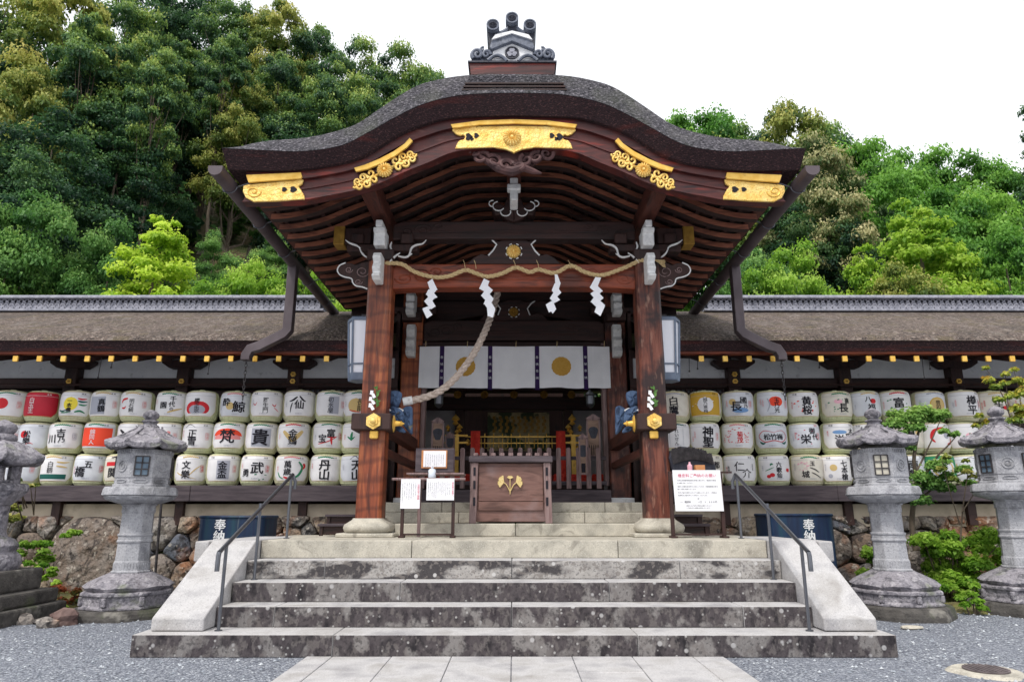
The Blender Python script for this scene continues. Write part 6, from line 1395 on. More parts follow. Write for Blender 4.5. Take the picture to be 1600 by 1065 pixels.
# plank board with framed sheet
bd_, bx = paperS(None, 650, 700, 709, 737, 8.3, 'notice_board', 'oldwoodx', .03); tag(bd_, 'grey plank board with framed white notice leaning behind the left stand', 'notice board')
fr, _ = paperS(bd_, 659, 703, 699, 731, 8.285, 'orange_backing', 'cork', .006); sh, bx = paperS(bd_, 662, 704, 697, 729, 8.279, 'framed_sheet', 'paper', .003)
mb = MB(); cols(mb, bx, 8.2775, 9, CH, .010, 0, x_pad=.03, rows=16); mb.build('lettering', M['paint'], sh)
mb = MB(); x, zb = W(674, 748, 7.96); bz = ZY(749, 7.96); hh = ZY(729, 7.96)-bz; mb.smooth = True
mb.lathe([(.04,0),(.045,.01),(.045,hh*.6),(.035,hh*.7),(.014,hh*.76),(.014,hh*.84)], (0,0,0), 18)
bt_ = thing('pump_bottle', 'small clear pump bottle standing on the left notice stand', 'bottle', (x, 8.02, bz+.02)); mb2 = mb; o_ = mb2.build('bottle_body', M['plastic'], None); o_.parent = bt_
mb = MB(); mb.smooth = True; mb.tube([(0,0,hh*.84),(0,0,hh*.97)], .006, 8); mb.tube([(0,0,hh*.97),(0,-.04,hh*.96)], .008, 8); mb.lathe([(.018,hh*.82),(.018,hh*.88),(.008,hh*.9)], (0,0,0), 14); o_ = mb.build('pump_head', M['paper'], None); o_.parent = bt_

Yr_ = 7.9
tr_ = thing('notice_stand', 'dark wooden stand with large white notice headed in pink beside the right pillar', 'notice stand', (W(1095,838,Yr_)[0], Yr_, L0))
for px in (1133, 1053):
    a = W(px, 838, Yr_)[0]; zt = ZY(736, Yr_); mb = MB(); mb.box(a-.02, a+.02, Yr_+.01, Yr_+.05, L0+.02, zt); mb.box(a-.035, a+.035, Yr_-.05, Yr_+.1, L0, L0+.022); mb.build('leg', M['dark'], tr_, bevel=.004)
mb = MB(); z = ZY(737, Yr_); mb.box(W(1046,737,Yr_)[0], W(1146,737,Yr_)[0], Yr_+.055, Yr_+.075, z-.01, z+.01); mb.box(W(1053,836,Yr_)[0], W(1133,836,Yr_)[0], Yr_+.02, Yr_+.04, ZY(836,Yr_), ZY(836,Yr_)+.02); mb.build('rail', M['dark'], tr_)
o_, bx = paperS(tr_, 1050.5, 734, 1125, 798, Yr_-.012, 'notice_sheet', sk=.012); a, b, zb, zt = bx; wd = b-a; hh = zt-zb; xc = (a+b)/2+.005
mb = MB(); f_ = flat(Yr_-.0135); write(mb, '檜皮料ご奉納のお願い', xc, zt-hh*.135, wd*.074, f_, 1, vertical=False, step=1.1, bold=.03)
for i, s in enumerate(('当神社本殿屋根檜皮葺の修復工事に伴い、檜皮料の奉納','をお願い申し上げます。','檜皮には御名前住所をご記入いただき、本殿御屋根に葺き','替える際に使用いたします。','何卒ご協力を賜りますようお願いいたします。ご奉納は','社務所又は授与所にてお受けしております。')):
    write(mb, s, xc-wd*.0+(-(26-len(s))*wd*.0165), zt-hh*(.255+.065*i+(.02 if i > 1 else 0)+(.02 if i > 3 else 0)), wd*.03, f_, 0, vertical=False, step=1.08, bold=0)
write(mb, '記', xc, zt-hh*.70, wd*.035, f_, 0); write(mb, '一、檜皮料   一口 3,000円', xc, zt-hh*.78, wd*.045, f_, 0, vertical=False, step=1.0)
write(mb, '（檜皮にはご住所ご芳名をお書きください）', xc, zt-hh*.87, wd*.026, f_, 0, vertical=False, step=1.08); write(mb, '（ご奉納の方には御札を授与いたします）', xc-.01, zt-hh*.925, wd*.026, f_, 0, vertical=False, step=1.08)
mb.build('lettering', [M['paint'], M['pink']], o_)
# bark thatch sample (layered model)
bs_ = thing('bark_thatch_sample', 'dark fan-shaped sample of layered bark thatch behind the right notice', 'roofing sample', (W(1085,735,8.15)[0], 8.15, ZY(735,8.15)))
mb = MB(); pts = [(1052,735),(1046,715),(1049,703),(1064,697),(1085,699),(1102,704),(1114,716),(1120,735)]; mb.prism([W(a,b,8.15) for a,b in pts], 8.15, 8.5); mb.build('bark_block', M['tiledark'], bs_, bevel=.01)
mb = MB()
for i in range(46):
    t = i/45; px = 1050+62*t; py = 703-6*math.sin(t*3)+8*t*t; q = W(px, py, 8.1); mb.beam((q[0]+.02,8.12,q[1]-.16+.05*t),(q[0]-.01,8.10,q[1]+rgb_.uniform(-.012,.02)), .010, .02)
mb.build('bark_strips', M['iron'], bs_)
mb = MB(); q = W(1078,733,8.0); mb.smooth = True; mb.lathe([(.028,0),(.03,.06),(.012,.075),(.010,.1)], (q[0], 8.0, ZY(735,8.0)), 14); o_ = mb.build('small_bottle', M['pinkpale']); tag(o_, 'tiny pink bottle on the rail before the bark sample', 'bottle')
mb = MB(); mb.box(W(1087,733,8.0)[0], W(1102,733,8.0)[0], 8.0, 8.08, ZY(735,8.0), ZY(726,8.0)); o_ = mb.build('wooden_tray', M['cork'], bevel=.004); tag(o_, 'small orange wooden box on the rail before the bark sample', 'box')

# small wooden side steps by the pillars
for s_ in (-1, 1):
    t = thing('wooden_steps', 'old brown wooden two-tread side steps at the %s end of the landing' % ('left' if s_ < 0 else 'right'), 'steps', (s_*2.25, 8.6, L0))
    fx = lambda a: a if s_ < 0 else 2*CX-a
    for (pa, pb, py, y) in ((508,580,803,8.9),(496,575,818,8.55)):
        mb = MB(); a, b = sorted((W(fx(pa), py, y)[0], W(fx(pb), py, y)[0])); z = ZY(py, y); mb.box(a, b, y, y+.32, z-.03, z); mb.build('tread', M['oldwoodx'], t, bevel=.004)
        mb = MB(); mb.box(a+.03, b, y+.04, y+.06, z-.12, z-.031); mb.build('riser_board', M['darkx'], t)
        mb = MB(); xx = a+.02 if s_ < 0 else b-.06; mb.box(xx, xx+.04, y+.02, y+.06, L0+.002, z-.031); mb.build('leg', M['dark'], t)

# ------------------------------------------------------------------ navy water tanks
for s_ in (-1, 1):
    pxa, pxb, pyt = (309, 412, 806) if s_ < 0 else (1202, 1304, 803)
    Y = 8.72; x0, zt = W(pxa, pyt, Y); x1, _ = W(pxb, pyt, Y); side = 'left' if s_ < 0 else 'right'
    t = thing('water_tank', 'navy blue steel water tank with white lettering beside the %s stair slope' % side, 'water tank', ((x0+x1)/2, Y+.3, 0))
    mb = MB(); r = .1; ring = []
    for (cx_, cy_, a0) in ((x1-r,Y+.6-r,0),(x0+r,Y+.6-r,90),(x0+r,Y+r,180),(x1-r,Y+r,270)):
        for k in range(5): a = R_(a0+22.5*k); ring.append((cx_+r*math.cos(a), cy_+r*math.sin(a)))
    n = len(ring); mb.smooth = True
    mb.add([(x,y,z) for z in (.02, zt-.02) for x,y in ring], [(i,(i+1)%n,(i+1)%n+n,i+n) for i in range(n)]); mb.smooth = False; mb.add([(x,y,zt-.12) for x,y in ring], [tuple(range(n))], 0); mb.build('tank_wall', M['tank'], t, sharp=60)
    mb = MB(); mb.tube([(x,y,zt-.01) for x,y in ring]+[(ring[0][0],ring[0][1],zt-.01)], .018, 8, cap=False); mb.build('rim', M['tank'], t)
    mb = MB(); q = W(343 if s_ < 0 else 1264.5, 830, Y)[0]; [write(mb, '奉納', q+d_*.004, (ZY(820,Y)+ZY(837,Y))/2+d_*.002, .135, flat(Y-.003-.001*abs(d_)-.0005*(d_ > 0)), 0, step=1.0, bold=0) for d_ in (-1,0,1)]; mb.build('lettering', M['white'], t)

# ------------------------------------------------------------------ stone lanterns
def stone_lantern(name_label, cx_base_px, base_py, Yc, tops, rot=R_(90), wins='dark', tilt=0):
    """octagonal lantern, corner towards the viewer; tops: pixel rows of the main joints"""
    x = W(cx_base_px, base_py, Yc)[0]; Z = {k: ZY(v, Yc) for k, v in tops.items()}
    t = thing('stone_lantern', name_label, 'stone lantern', (x, Yc, 0), 'stone lanterns before the galleries')
    L = lambda mb, prof, n=8, r0=rot, fn=None, cap=True: mb.lathe(prof, (x, Yc, 0), n, r0, fn=fn, cap=cap)
    rj = random.Random(int(abs(x)*100))
    mb = MB(); z0 = Z['plinth']; L(mb, [(.61,-.05),(.61,z0*.3),(.59,z0*.85),(.56,z0)], 8, rot+.39, fn=lambda r,z,a,i,j: (r*(1+.05*math.sin(j*2.3)), z)); mb.build('plinth', M['darkstone'], t, bevel=.02)
    mb = MB(); z1 = Z['drum']; L(mb, [(.49,z0),(.49,z0+.03),(.465,z0+.04),(.465,z1-.05),(.49,z1-.045),(.49,z1-.01),(.46,z1)]); 
    for k in range(8):
        a = rot+2*math.pi*k/8; mb.beam((x+.467*math.cos(a),Yc+.467*math.sin(a),z0+.04),(x+.467*math.cos(a),Yc+.467*math.sin(a),z1-.05),.05,.05,up=(math.cos(a),math.sin(a),0))
    mb.build('base_drum', M['lstoned'], t, bevel=.008)
    mb = MB(); mb.smooth = True; z2 = Z['lotus']; N = 96
    def petal(r, z, a, i, j): p = abs(math.sin(4*(a-rot))); return (r*(1+.06*p*(i in (1,2,3))), z+.018*p*(i in (1,2)))
    L(mb, [(.43,z1),(.44,z1+.03),(.39,z1+.4*(z2-z1)),(.30,z1+.75*(z2-z1)),(.24,z2-.01),(.225,z2)], N, rot, petal); mb.build('lotus_base', M['lstoned'], t, sharp=60)
    mb = MB(); z3 = Z['shaft']; zm = (z2+z3)/2
    L(mb, [(0.2162,z2),(0.2162,z2+.02),(0.1978,z2+.025),(0.1950,z2+.12),(0.1868,z2+.125),(0.1803,zm-.05),(0.1950,zm-.048),(0.1950,zm-.025),(0.1858,zm-.022),(0.1858,zm+.02),(0.1950,zm+.022),(0.1950,zm+.045),(0.1776,zm+.048),(0.1748,z3-.10),(0.1840,z3-.095),(0.1840,z3-.02),(0.2024,z3-.015),(0.2024,z3)])
    for (za, zb_, dn) in ((z2+.03, z2+.11, 1), (z3-.10, z3-.03, -1)):
        for k in range(40):
            a = rot+2*math.pi*(k+.5)/40; rr = (.1925 if dn > 0 else .177)*math.cos(math.pi/8)/math.cos(((a-rot)%(math.pi/4))-math.pi/8); mb.beam((x+rr*math.cos(a),Yc+rr*math.sin(a),za),(x+rr*math.cos(a),Yc+rr*math.sin(a),zb_),.012,.016,up=(math.cos(a),math.sin(a),0))
    mb.build('shaft', M['lstone'], t, bevel=.004)
    mb = MB(); mb.smooth = True; z4 = Z['plat']; zl = z3+(z4-z3)*.45
    L(mb, [(.215,z3),(.26,z3+.015),(.345,z3+.55*(zl-z3)),(.385,zl)], N, rot, lambda r,z,a,i,j: (r*(1+.05*abs(math.sin(8*(a-rot)))*(i == 2)), z)); mb.smooth = False
    L(mb, [(.38,zl),(.42,zl+.01),(.41,z4-.03),(.395,z4)])
    mb.build('platform', M['lstone'], t, bevel=.006)
    # fire box
    z5 = Z['box']; rb_ = .31; ap = math.cos(math.pi/8)
    mb = MB(); L(mb, [(rb_*1.03,z4),(rb_*1.03,z4+.03),(rb_*.97,z4+.035),(rb_*.97,z4+.10),(rb_,z4+.105),(rb_,z5-.06),(rb_*.98,z5-.055),(rb_*.98,z5)])
    zw0, zw1 = z4+.125, z5-.085
    for k in range(8):
        a = rot+math.pi/8+2*math.pi*k/8; c = Vector((x+rb_*ap*math.cos(a), Yc+rb_*ap*math.sin(a), 0)); nrm = Vector((math.cos(a), math.sin(a), 0)); tg = Vector((-math.sin(a), math.cos(a), 0))
        if k % 2 == (0 if wins != 'flip' else 1):
            ring = [c+nrm*.006+tg*(.062*math.cos(q))+Vector((0,0,(zw0+zw1)/2+.062*math.sin(q))) for q in np.linspace(0,2*math.pi,21)]; mb.tube(ring, .007, 5, cap=False)
            mb.tube([c+nrm*.006+tg*(.03*math.cos(q))+Vector((0,0,(zw0+zw1)/2+.03*math.sin(q))) for q in np.linspace(0,2*math.pi,13)], .006, 5, cap=False)
        for q in np.linspace(-.09,.09,7): mb.beam(c+nrm*.002+tg*q+Vector((0,0,z5-.05)), c+nrm*.002+tg*q+Vector((0,0,z5-.01)), .012, .01, up=nrm)
        mb.tube([c+nrm*0+tg*(.075*math.cos(q))+Vector((0,0,z4+.065+.018*math.sin(q))) for q in np.linspace(0,2*math.pi,17)], .006, 5, cap=False)
    fb = mb.build('fire_box', M['lstone'], t, bevel=.004)
    for k in range(8):
        a = rot+math.pi/8+2*math.pi*k/8; c = Vector((x+rb_*ap*math.cos(a), Yc+rb_*ap*math.sin(a), 0)); nrm = Vector((math.cos(a), math.sin(a), 0)); tg = Vector((-math.sin(a), math.cos(a), 0))
        if k % 2 == (1 if wins != 'flip' else 0):
            g = MB(); hw = .072; V = lambda u, z, d: c+nrm*d+tg*u+Vector((0,0,z))
            g.add([V(-hw,zw0,.004),V(hw,zw0,.004),V(hw,zw1,.004),V(-hw,zw1,.004)], [(0,1,2,3)], 1)
            for u in (-hw, 0, hw): g.beam(V(u,zw0,.01), V(u,zw1,.01), .014, .014, up=nrm, m=0)
            for zq in (zw0, (2*zw0+zw1)/3, (zw0+2*zw1)/3, zw1): g.beam(V(-hw,zq,.01), V(hw,zq,.01), .012, .012, up=nrm, m=0)
            g.build('window', [M['iron'], M['lampwin'+('L' if wins != 'flip' else 'D')]], fb)
    # roof with upturned corners
    mb = MB(); mb.smooth = False; ze = Z['eave']; zn = Z['neck']; N = 64; rr = .445
    def rf(r, z, a, i, j):
        ph = ((a-rot) % (math.pi/4))-math.pi/8; oct_ = math.cos(math.pi/8)/math.cos(ph); c = abs(ph)/(math.pi/8)
        k = 1 if i < 8 else .5
        return (r*(oct_*k+(1-k)*1.0)*(1+.035*c**10*k), z+.03*c**5*k*(1 if i < 6 else .2))
    mb.smooth = True
    L(mb, [(.30,ze+.02),(rr*.93,ze-.015),(rr,ze+.0),(rr*1.015,ze+.05),(rr*.985,ze+.062),(rr*.8,ze+.36*(zn-ze)),(rr*.55,ze+.62*(zn-ze)),(rr*.33,ze+.88*(zn-ze)),(.11,zn)], N, rot, rf)
    for k in range(8):   # hip ridges
        a = rot+2*math.pi*k/8; P = []
        for r, f_ in ((rr*1.0,.26),(rr*.8,.42),(rr*.55,.66),(rr*.33,.9),(.15,1)): P.append((x+r*math.cos(a), Yc+r*math.sin(a), ze+f_*(zn-ze)+.012))
        mb.tube(P, .008, 6)
    mb.build('roof', M['lstoned'], t, sharp=28)
    zt = Z['tip']; h = zt-zn; mb = MB(); mb.smooth = True
    L(mb, [(.10,zn-.01),(.105,zn+.03*h),(.10,zn+.10*h),(.078,zn+.16*h),(.072,zn+.24*h),(.095,zn+.32*h),(.092,zn+.38*h),(.06,zn+.43*h),(.06,zn+.47*h),(.085,zn+.56*h),(.092,zn+.66*h),(.085,zn+.78*h),(.055,zn+.9*h),(.03,zn+.97*h),(.004,zt)], 32, 0); mb.build('finial', M['lstoned'], t, sharp=60)
    return t
M['lampwinL'] = pmat('lantern_paper_pane', [srgb(176,170,158), srgb(206,200,184)], ns=3, bump=0)
M['lampwinD'] = pmat('lantern_glass_pane', [srgb(72,92,112), srgb(120,140,156)], ns=5, rough=.3, bump=0)
T1 = dict(plinth=946, drum=919, lotus=893, shaft=787, plat=761, box=704, eave=702, neck=668, tip=640)
stone_lantern('grey octagonal stone lantern beside the left stair slope, in front of the boulder wall', 198, 945, 8.25, T1, wins='flip')
T2 = dict(plinth=941, drum=917, lotus=890, shaft=786, plat=760, box=702, eave=696, neck=668, tip=637)
stone_lantern('grey octagonal stone lantern with cream window panes, nearest the right stair slope', 1401, 943, 8.25, T2)
T3 = dict(plinth=938, drum=912, lotus=886, shaft=780, plat=755, box=700, eave=694, neck=664, tip=634)
stone_lantern('grey stone lantern cut by the right frame edge, behind the green bush', 1607, 943, 8.45, T3, wins='flip', rot=R_(84))
# leftmost lantern: older, four-posted, on a stepped square base
Yc = 7.75; xl = W(-36, 900, Yc)[0]; t = thing('stone_lantern', 'dark weathered stone lantern on stepped square base cut by the left frame edge', 'stone lantern', (xl, Yc, 0), 'stone lanterns before the galleries')
zz = lambda p: ZY(p, Yc)
for (p0, p1, hw, nm) in ((960,948,.63,'lower_plinth'),(948,925,.56,'middle_plinth'),(925,890,.43,'upper_plinth')):
    mb = MB(); z0 = -.05 if p0 == 960 else zz(p0)+.001; mb.box(xl-hw, xl+hw, Yc-hw, Yc+hw, z0, zz(p1)); mb.build(nm, M['darkstone'], t, bevel=.025, seg=2)
mb = MB(); mb.smooth = True; mb.lathe([(.36,zz(890)),(.38,zz(880)),(.36,zz(868)),(.31,zz(862)),(.33,zz(852)),(.28,zz(842)),(.21,zz(838)),(.19,zz(830)),(.185,zz(800)),(.19,zz(790))], (xl,Yc,0), 40); mb.build('shaft', M['lstoned'], t, sharp=40)
mb = MB(); mb.smooth = True; mb.lathe([(.19,zz(790)),(.26,zz(780)),(.31,zz(772)),(.34,zz(766)),(.34,zz(757)),(.31,zz(755))], (xl,Yc,0), 8, R_(22)); mb.build('platform', M['lstoned'], t, sharp=30, bevel=.01)
mb = MB(); fh = (zz(755), zz(727))
for k in range(6): a = R_(60*k+15); mb.box(xl+.2*math.cos(a)-.04, xl+.2*math.cos(a)+.04, Yc+.2*math.sin(a)-.04, Yc+.2*math.sin(a)+.04, *fh)
mb.lathe([(.26,zz(757)),(.26,zz(750))], (xl,Yc,0), 6, R_(15)); mb.build('fire_box', M['lstoned'], t, bevel=.012)
mb = MB(); mb.smooth = True
def rf2(r, z, a, i, j):
    ph = ((a-R_(15)) % (math.pi/3))-math.pi/6; k = 1 if i < 4 else .6 if i < 6 else .2; c = abs(ph)/(math.pi/6); o_ = math.cos(math.pi/6)/math.cos(ph); return (r*(o_*k+1-k)*1.0, z+.06*c**4*k)
mb.lathe([(.22,zz(728)),(.43,zz(727)),(.46,zz(724)),(.46,zz(719)),(.41,zz(712)),(.31,zz(702)),(.23,zz(694)),(.16,zz(690)),(.12,zz(688))], (xl,Yc,0), 72, fn=rf2); mb.build('roof', M['lstoned'], t, sharp=40)
mb = MB(); mb.smooth = True; mb.lathe([(.12,zz(690)),(.15,zz(686)),(.14,zz(680)),(.1,zz(677)),(.12,zz(674)),(.135,zz(668)),(.11,zz(662)),(.04,zz(657)),(.004,zz(655))], (xl,Yc,0), 32); mb.build('finial', M['lstoned'], t, sharp=60)

# rocks and manhole
mb = MB(); xa, za = W(252, 787, 9.3); xb = W(243, 905, 9.3)[0]; mb.tube([(xb, 9.3, 0), (xa, 9.3, za)], .017, 8); tag(mb.build('metal_pole', M['iron']), 'thin grey metal pole leaning behind the left stone lantern', 'pole')
def rock(mb, x, y, r, seed, zs=.6):
    rg = random.Random(seed); bm = bmesh.new(); bmesh.ops.create_icosphere(bm, subdivisions=2, radius=1); P = [rg.uniform(0,9) for _ in range(3)]
    vs = []
    for v in bm.verts:
        c = v.co; k = 1+.18*math.sin(c.x*3+P[0])+.15*math.sin(c.y*4+P[1])+.12*math.sin(c.z*5+P[2]); vs.append((x+c.x*r*k, y+c.y*r*k*.8, max(-.02, r*zs*.5+c.z*r*zs*k)))
    mb.add(vs, [[v.index for v in f.verts] for f in bm.faces]); bm.free()
for i, (px, py, r, lab) in enumerate(((8,968,.12,'brown rock at the left frame edge on the gravel'),(40,968,.10,'pale pointed rock beside the dark plinth'),(62,968,.07,'small dark rock between two rocks by the plinth'),(97,969,.16,'reddish brown rock beside the lantern plinth'),(75,973,.11,'flat tan rock before the lantern plinth'))):
    x, y = G(px, py, .04); mb = MB(); rock(mb, x, y, r, i+3); tag(mb.build('rock', M['wallstone'] if i != 3 else pmat('red_rock', [srgb(84,64,60), srgb(126,104,98)], ns=8, bump=.8, bs=20, bd=.02)), lab, 'rock', 'rocks at the left edge of the yard')
mb = MB(); x, y = G(1425, 979, .02); rock(mb, x, y, .09, 40, .3); tag(mb.build('rock', M['granitew']), 'flat pale stone on the gravel before the right lantern', 'rock')
x, y = G(1541, 1048, .01); mh = thing('manhole_cover', 'brown oval manhole cover in a cement ring on the gravel', 'manhole cover', (x, y, 0))
mb = MB(); mb.lathe([(.25,.0),(.225,.018),(.1,.02)], (x,y,0), 40, fn=lambda r,z,a,i,j:(r*(1+.05*math.sin(a*3)+.03*math.sin(a*7)) if i == 0 else r, z)); mb.build('cement_ring', M['granitew'], mh)
mb = MB(); mb.lathe([(.15,.021),(.15,.03),(.142,.032),(.0,.032)], (x,y,0), 40, cap=False)
for k in range(7): xx = -.114+.038*k; h_ = (.138**2-xx*xx)**.5; mb.box(x+xx-.008, x+xx+.008, y-h_, y+h_, .0325, .036)
mb.build('iron_lid', pmat('rusty_lid', [srgb(76,68,70), srgb(108,98,98)], ns=12, bump=.4), mh)

# ------------------------------------------------------------------ inside the hall
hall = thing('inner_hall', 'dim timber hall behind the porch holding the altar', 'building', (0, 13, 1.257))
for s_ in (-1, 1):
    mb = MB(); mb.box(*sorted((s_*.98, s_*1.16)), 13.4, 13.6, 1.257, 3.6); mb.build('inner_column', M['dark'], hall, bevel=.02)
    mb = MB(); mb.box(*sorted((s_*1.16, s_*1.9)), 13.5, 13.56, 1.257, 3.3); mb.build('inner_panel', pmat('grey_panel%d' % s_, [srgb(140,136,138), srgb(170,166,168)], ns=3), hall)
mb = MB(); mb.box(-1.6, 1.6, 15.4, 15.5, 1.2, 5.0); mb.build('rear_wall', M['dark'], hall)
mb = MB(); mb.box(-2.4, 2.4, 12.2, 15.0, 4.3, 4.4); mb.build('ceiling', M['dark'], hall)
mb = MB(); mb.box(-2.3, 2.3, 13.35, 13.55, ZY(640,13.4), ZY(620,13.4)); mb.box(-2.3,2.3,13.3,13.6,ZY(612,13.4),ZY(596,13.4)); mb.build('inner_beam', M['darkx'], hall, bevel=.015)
# carved transom gold bits
mb = MB()
for px in (715, 757, 803, 850, 893):
    x, z = W(px, 616, 13.28); chrys(mb, x, 13.29, z, .08, .03)
mb.build('gilded_boss', M['oldgold'], hall)
# painted screen with gold fold lines
mb = MB(); Ys = 14.6; x0, zt = W(762, 644, Ys); x1 = W(858, 644, Ys)[0]; zb = ZY(673, Ys)-.5; mb.box(x0, x1, Ys, Ys+.05, zb, zt)
sc_ = mb.build('painted_screen', pmat('aged_screen', [srgb(150,132,96), srgb(196,178,134), srgb(128,120,92)], ns=4, bump=0, layers=[dict(col=srgb(30,66,42), s=2.5, lo=.5, hi=.54, a=.9)])); tag(sc_, 'gold painted folding screen with green pines behind the altar', 'screen')
mb = MB()
for k in range(9):
    px = 772+k*9.6; x, z = W(px, 650, Ys-.05); 
    mb = MB()
    for j in range(5): z_ = z-.07*j; mb.box(x-.03+(.03 if j%2 else 0), x+.03+(.03 if j%2 else 0), Ys-.06, Ys-.05, z_-.065, z_)
    mb.build('gold_paper_zigzag', M['oldgold'], sc_)
# altar table and fittings
al = thing('altar', 'dark lacquered altar table with gilt rails in the hall', 'altar', (0, 13.2, 1.257))
zt = ZY(683, 12.9); x0, x1 = W(748,683,12.9)[0], W(858,683,12.9)[0]
mb = MB(); mb.box(x0-.3, x1+.3, 12.9, 13.6, 1.257, zt-.25); mb.build('table', M['dark'], al, bevel=.01)
mb = MB()
for z in (zt, zt-.12): mb.box(x0-.25, x1+.25, 12.86, 12.88, z, z+.018)
for k in range(9):
    x = x0+(x1-x0)*k/8
    mb.tube([(x-.05,12.85,zt-.02),(x-.05,12.85,zt-.2),(x+.05,12.85,zt-.2),(x+.05,12.85,zt-.02)], .007, 5); mb.tube([(x-.05,12.87,zt+.02),(x-.05,12.87,zt+.07)], .012, 6)
mb.build('gilt_rail', M['goldpl'], al)
for s_ in (-1, 1):
    for (px, py, r) in ((712,655,.08),(718,668,.06),(712,690,.05),(722,705,.045),(714,675,.05),(700,668,.05),(731,690,.05),(704,700,.05)):
        mb = MB(); x, z = W(px if s_ < 0 else 2*CX-px, py, 12.7); mb.smooth = True; mb.lathe([(.003,z-r*1.4),(r*.8,z-r),(r*.3,z-r*.4),(r,z),(r*.7,z+r*.5),(r*.2,z+r),(.003,z+r*1.3)], (x,12.7,0), 12); mb.build('gilt_vessel', M['goldpl'], al)
    x = W(712 if s_ < 0 else 2*CX-712, 700, 12.7)[0]
    mb = MB(); mb.box(x-.2, x+.22, 12.65, 12.7, ZY(682,12.7), ZY(679,12.7)); mb.box(x-.2, x+.22, 12.65, 12.7, ZY(693,12.7), ZY(690,12.7)); mb.box(x-.02, x+.06, 12.62, 12.72, 1.257, ZY(679,12.7)); mb.build('gilt_stand', M['goldpl'], al)
for s_ in (-1, 1):
    x, zt = W(743 if s_ < 0 else 876, 673, 12.4); zb = ZY(760, 12.4); mb = MB(); mb.smooth = True; mb.strip([[(x-.085+.17*u, 12.4+.01*math.sin(u*8), z) for u in np.linspace(0,1,8)] for z in (zb, (zb+zt)/2, zt)]); o_ = mb.build('red_banner', M['banner']); tag(o_, 'narrow red brocade banner hanging %s of the altar' % ('left' if s_ < 0 else 'right'), 'banner', 'red banners by the altar')
    mb = MB(); mb.tube([(x-.12,12.4,zt+.01),(x+.12,12.4,zt+.01)], .01, 6); mb.build('rod', M['dark'], o_)
mb = MB(); z0, z1 = ZY(756,11.6), ZY(740,11.6); mb.box(-1.5, 1.5, 11.6, 12.3, 1.2575, z0); mb.smooth = False; o_ = mb.build('low_bench', M['darkx']); tag(o_, 'low dark bench behind the picket fence', 'bench')
for k in range(14):
    x = -1.42+k*.218; mb = MB(); mb.box(x-.1, x+.1, 11.62, 11.8, z0+.001, z1); c = mb.build('red_cushion', M['banner'], bevel=.03, seg=3); tag(c, 'red cushion, %s from left in the row behind the picket fence' % (ordn+['thirteenth','fourteenth'])[k], 'cushion', 'red cushions on the low bench')
# votive boards on the fence sides
def votive(pa, pb, pt, pbm, Y, lab):
    x0, zt = W(pa, pt, Y); x1 = W(pb, pt, Y)[0]; zb = ZY(pbm, Y); t = thing('votive_board', lab, 'votive board', ((x0+x1)/2, Y, zb)); mb = MB(); mb.box(x0, x1, Y, Y+.03, zb, zt); mb.build('board', M['plaque'], t, bevel=.004)
    mb = MB()
    for a, b, c, d in ((x0-.012,x0+.012,zb,zt),(x1-.012,x1+.012,zb,zt),(x0,x1,zt-.012,zt+.012),(x0,x1,zb-.012,zb+.012)): mb.box(a,b,Y-.012,Y-.001,c,d)
    mb.prism([(x0-.03,zt+.013),(x1+.03,zt+.013),((x0+x1)/2,zt+.09)], Y-.02, Y+.04); mb.build('frame', M['oldwood'], t)
    mb = MB(); xm, zm = (x0+x1)/2, (zb+zt)/2+.08; mb.prism([(xm+.07*math.cos(a)*(1+.2*math.sin(3*a)), zm+.11*math.sin(a)*(1+.15*math.cos(2*a))) for a in np.linspace(0,6.28,25)[:-1]], Y-.006, Y-.001); mb.build('painted_mark', M['tiledark'], t)
    mb = MB()
    for k in range(5): xx = x0+.03+k*(x1-x0-.06)/4; mb.box(xx-.006, xx+.006, Y-.005, Y-.001, zb+.02, zb+(zt-zb)*.3)
    mb.build('ink_lines', M['paint'], t)
votive(676,693,660,712,10.98,'painted votive board on the left door post above the fence'); votive(697,710,683,712,11.5,'small votive board right of the larger left one')
votive(917,936,655,712,10.98,'tall painted votive board on the right door post above the fence'); votive(905,916,685,740,10.7,'narrow votive board low behind the right pickets')
for (x_, nm) in ((W(686,620,11.4)[0],'left'),(W(922,620,11.4)[0],'right')):
    z = ZY(622, 11.4); t = thing('metal_lantern', 'small hanging metal lantern at the %s inner corner above the fence' % nm, 'lantern', (x_, 11.4, z)); mb = MB(); mb.smooth = True; mb.lathe([(.02,-.16),(.05,-.14),(.075,-.1),(.075,.04),(.1,.06),(.03,.12),(.008,.16)], (x_,11.4,z), 12); mb.build('lantern_body', M['steel'], t, sharp=30)
    mb = MB(); mb.tube([(x_,11.4,z+.15),(x_,11.4,z+.6)], .005, 5); mb.build('chain', M['iron'], t)
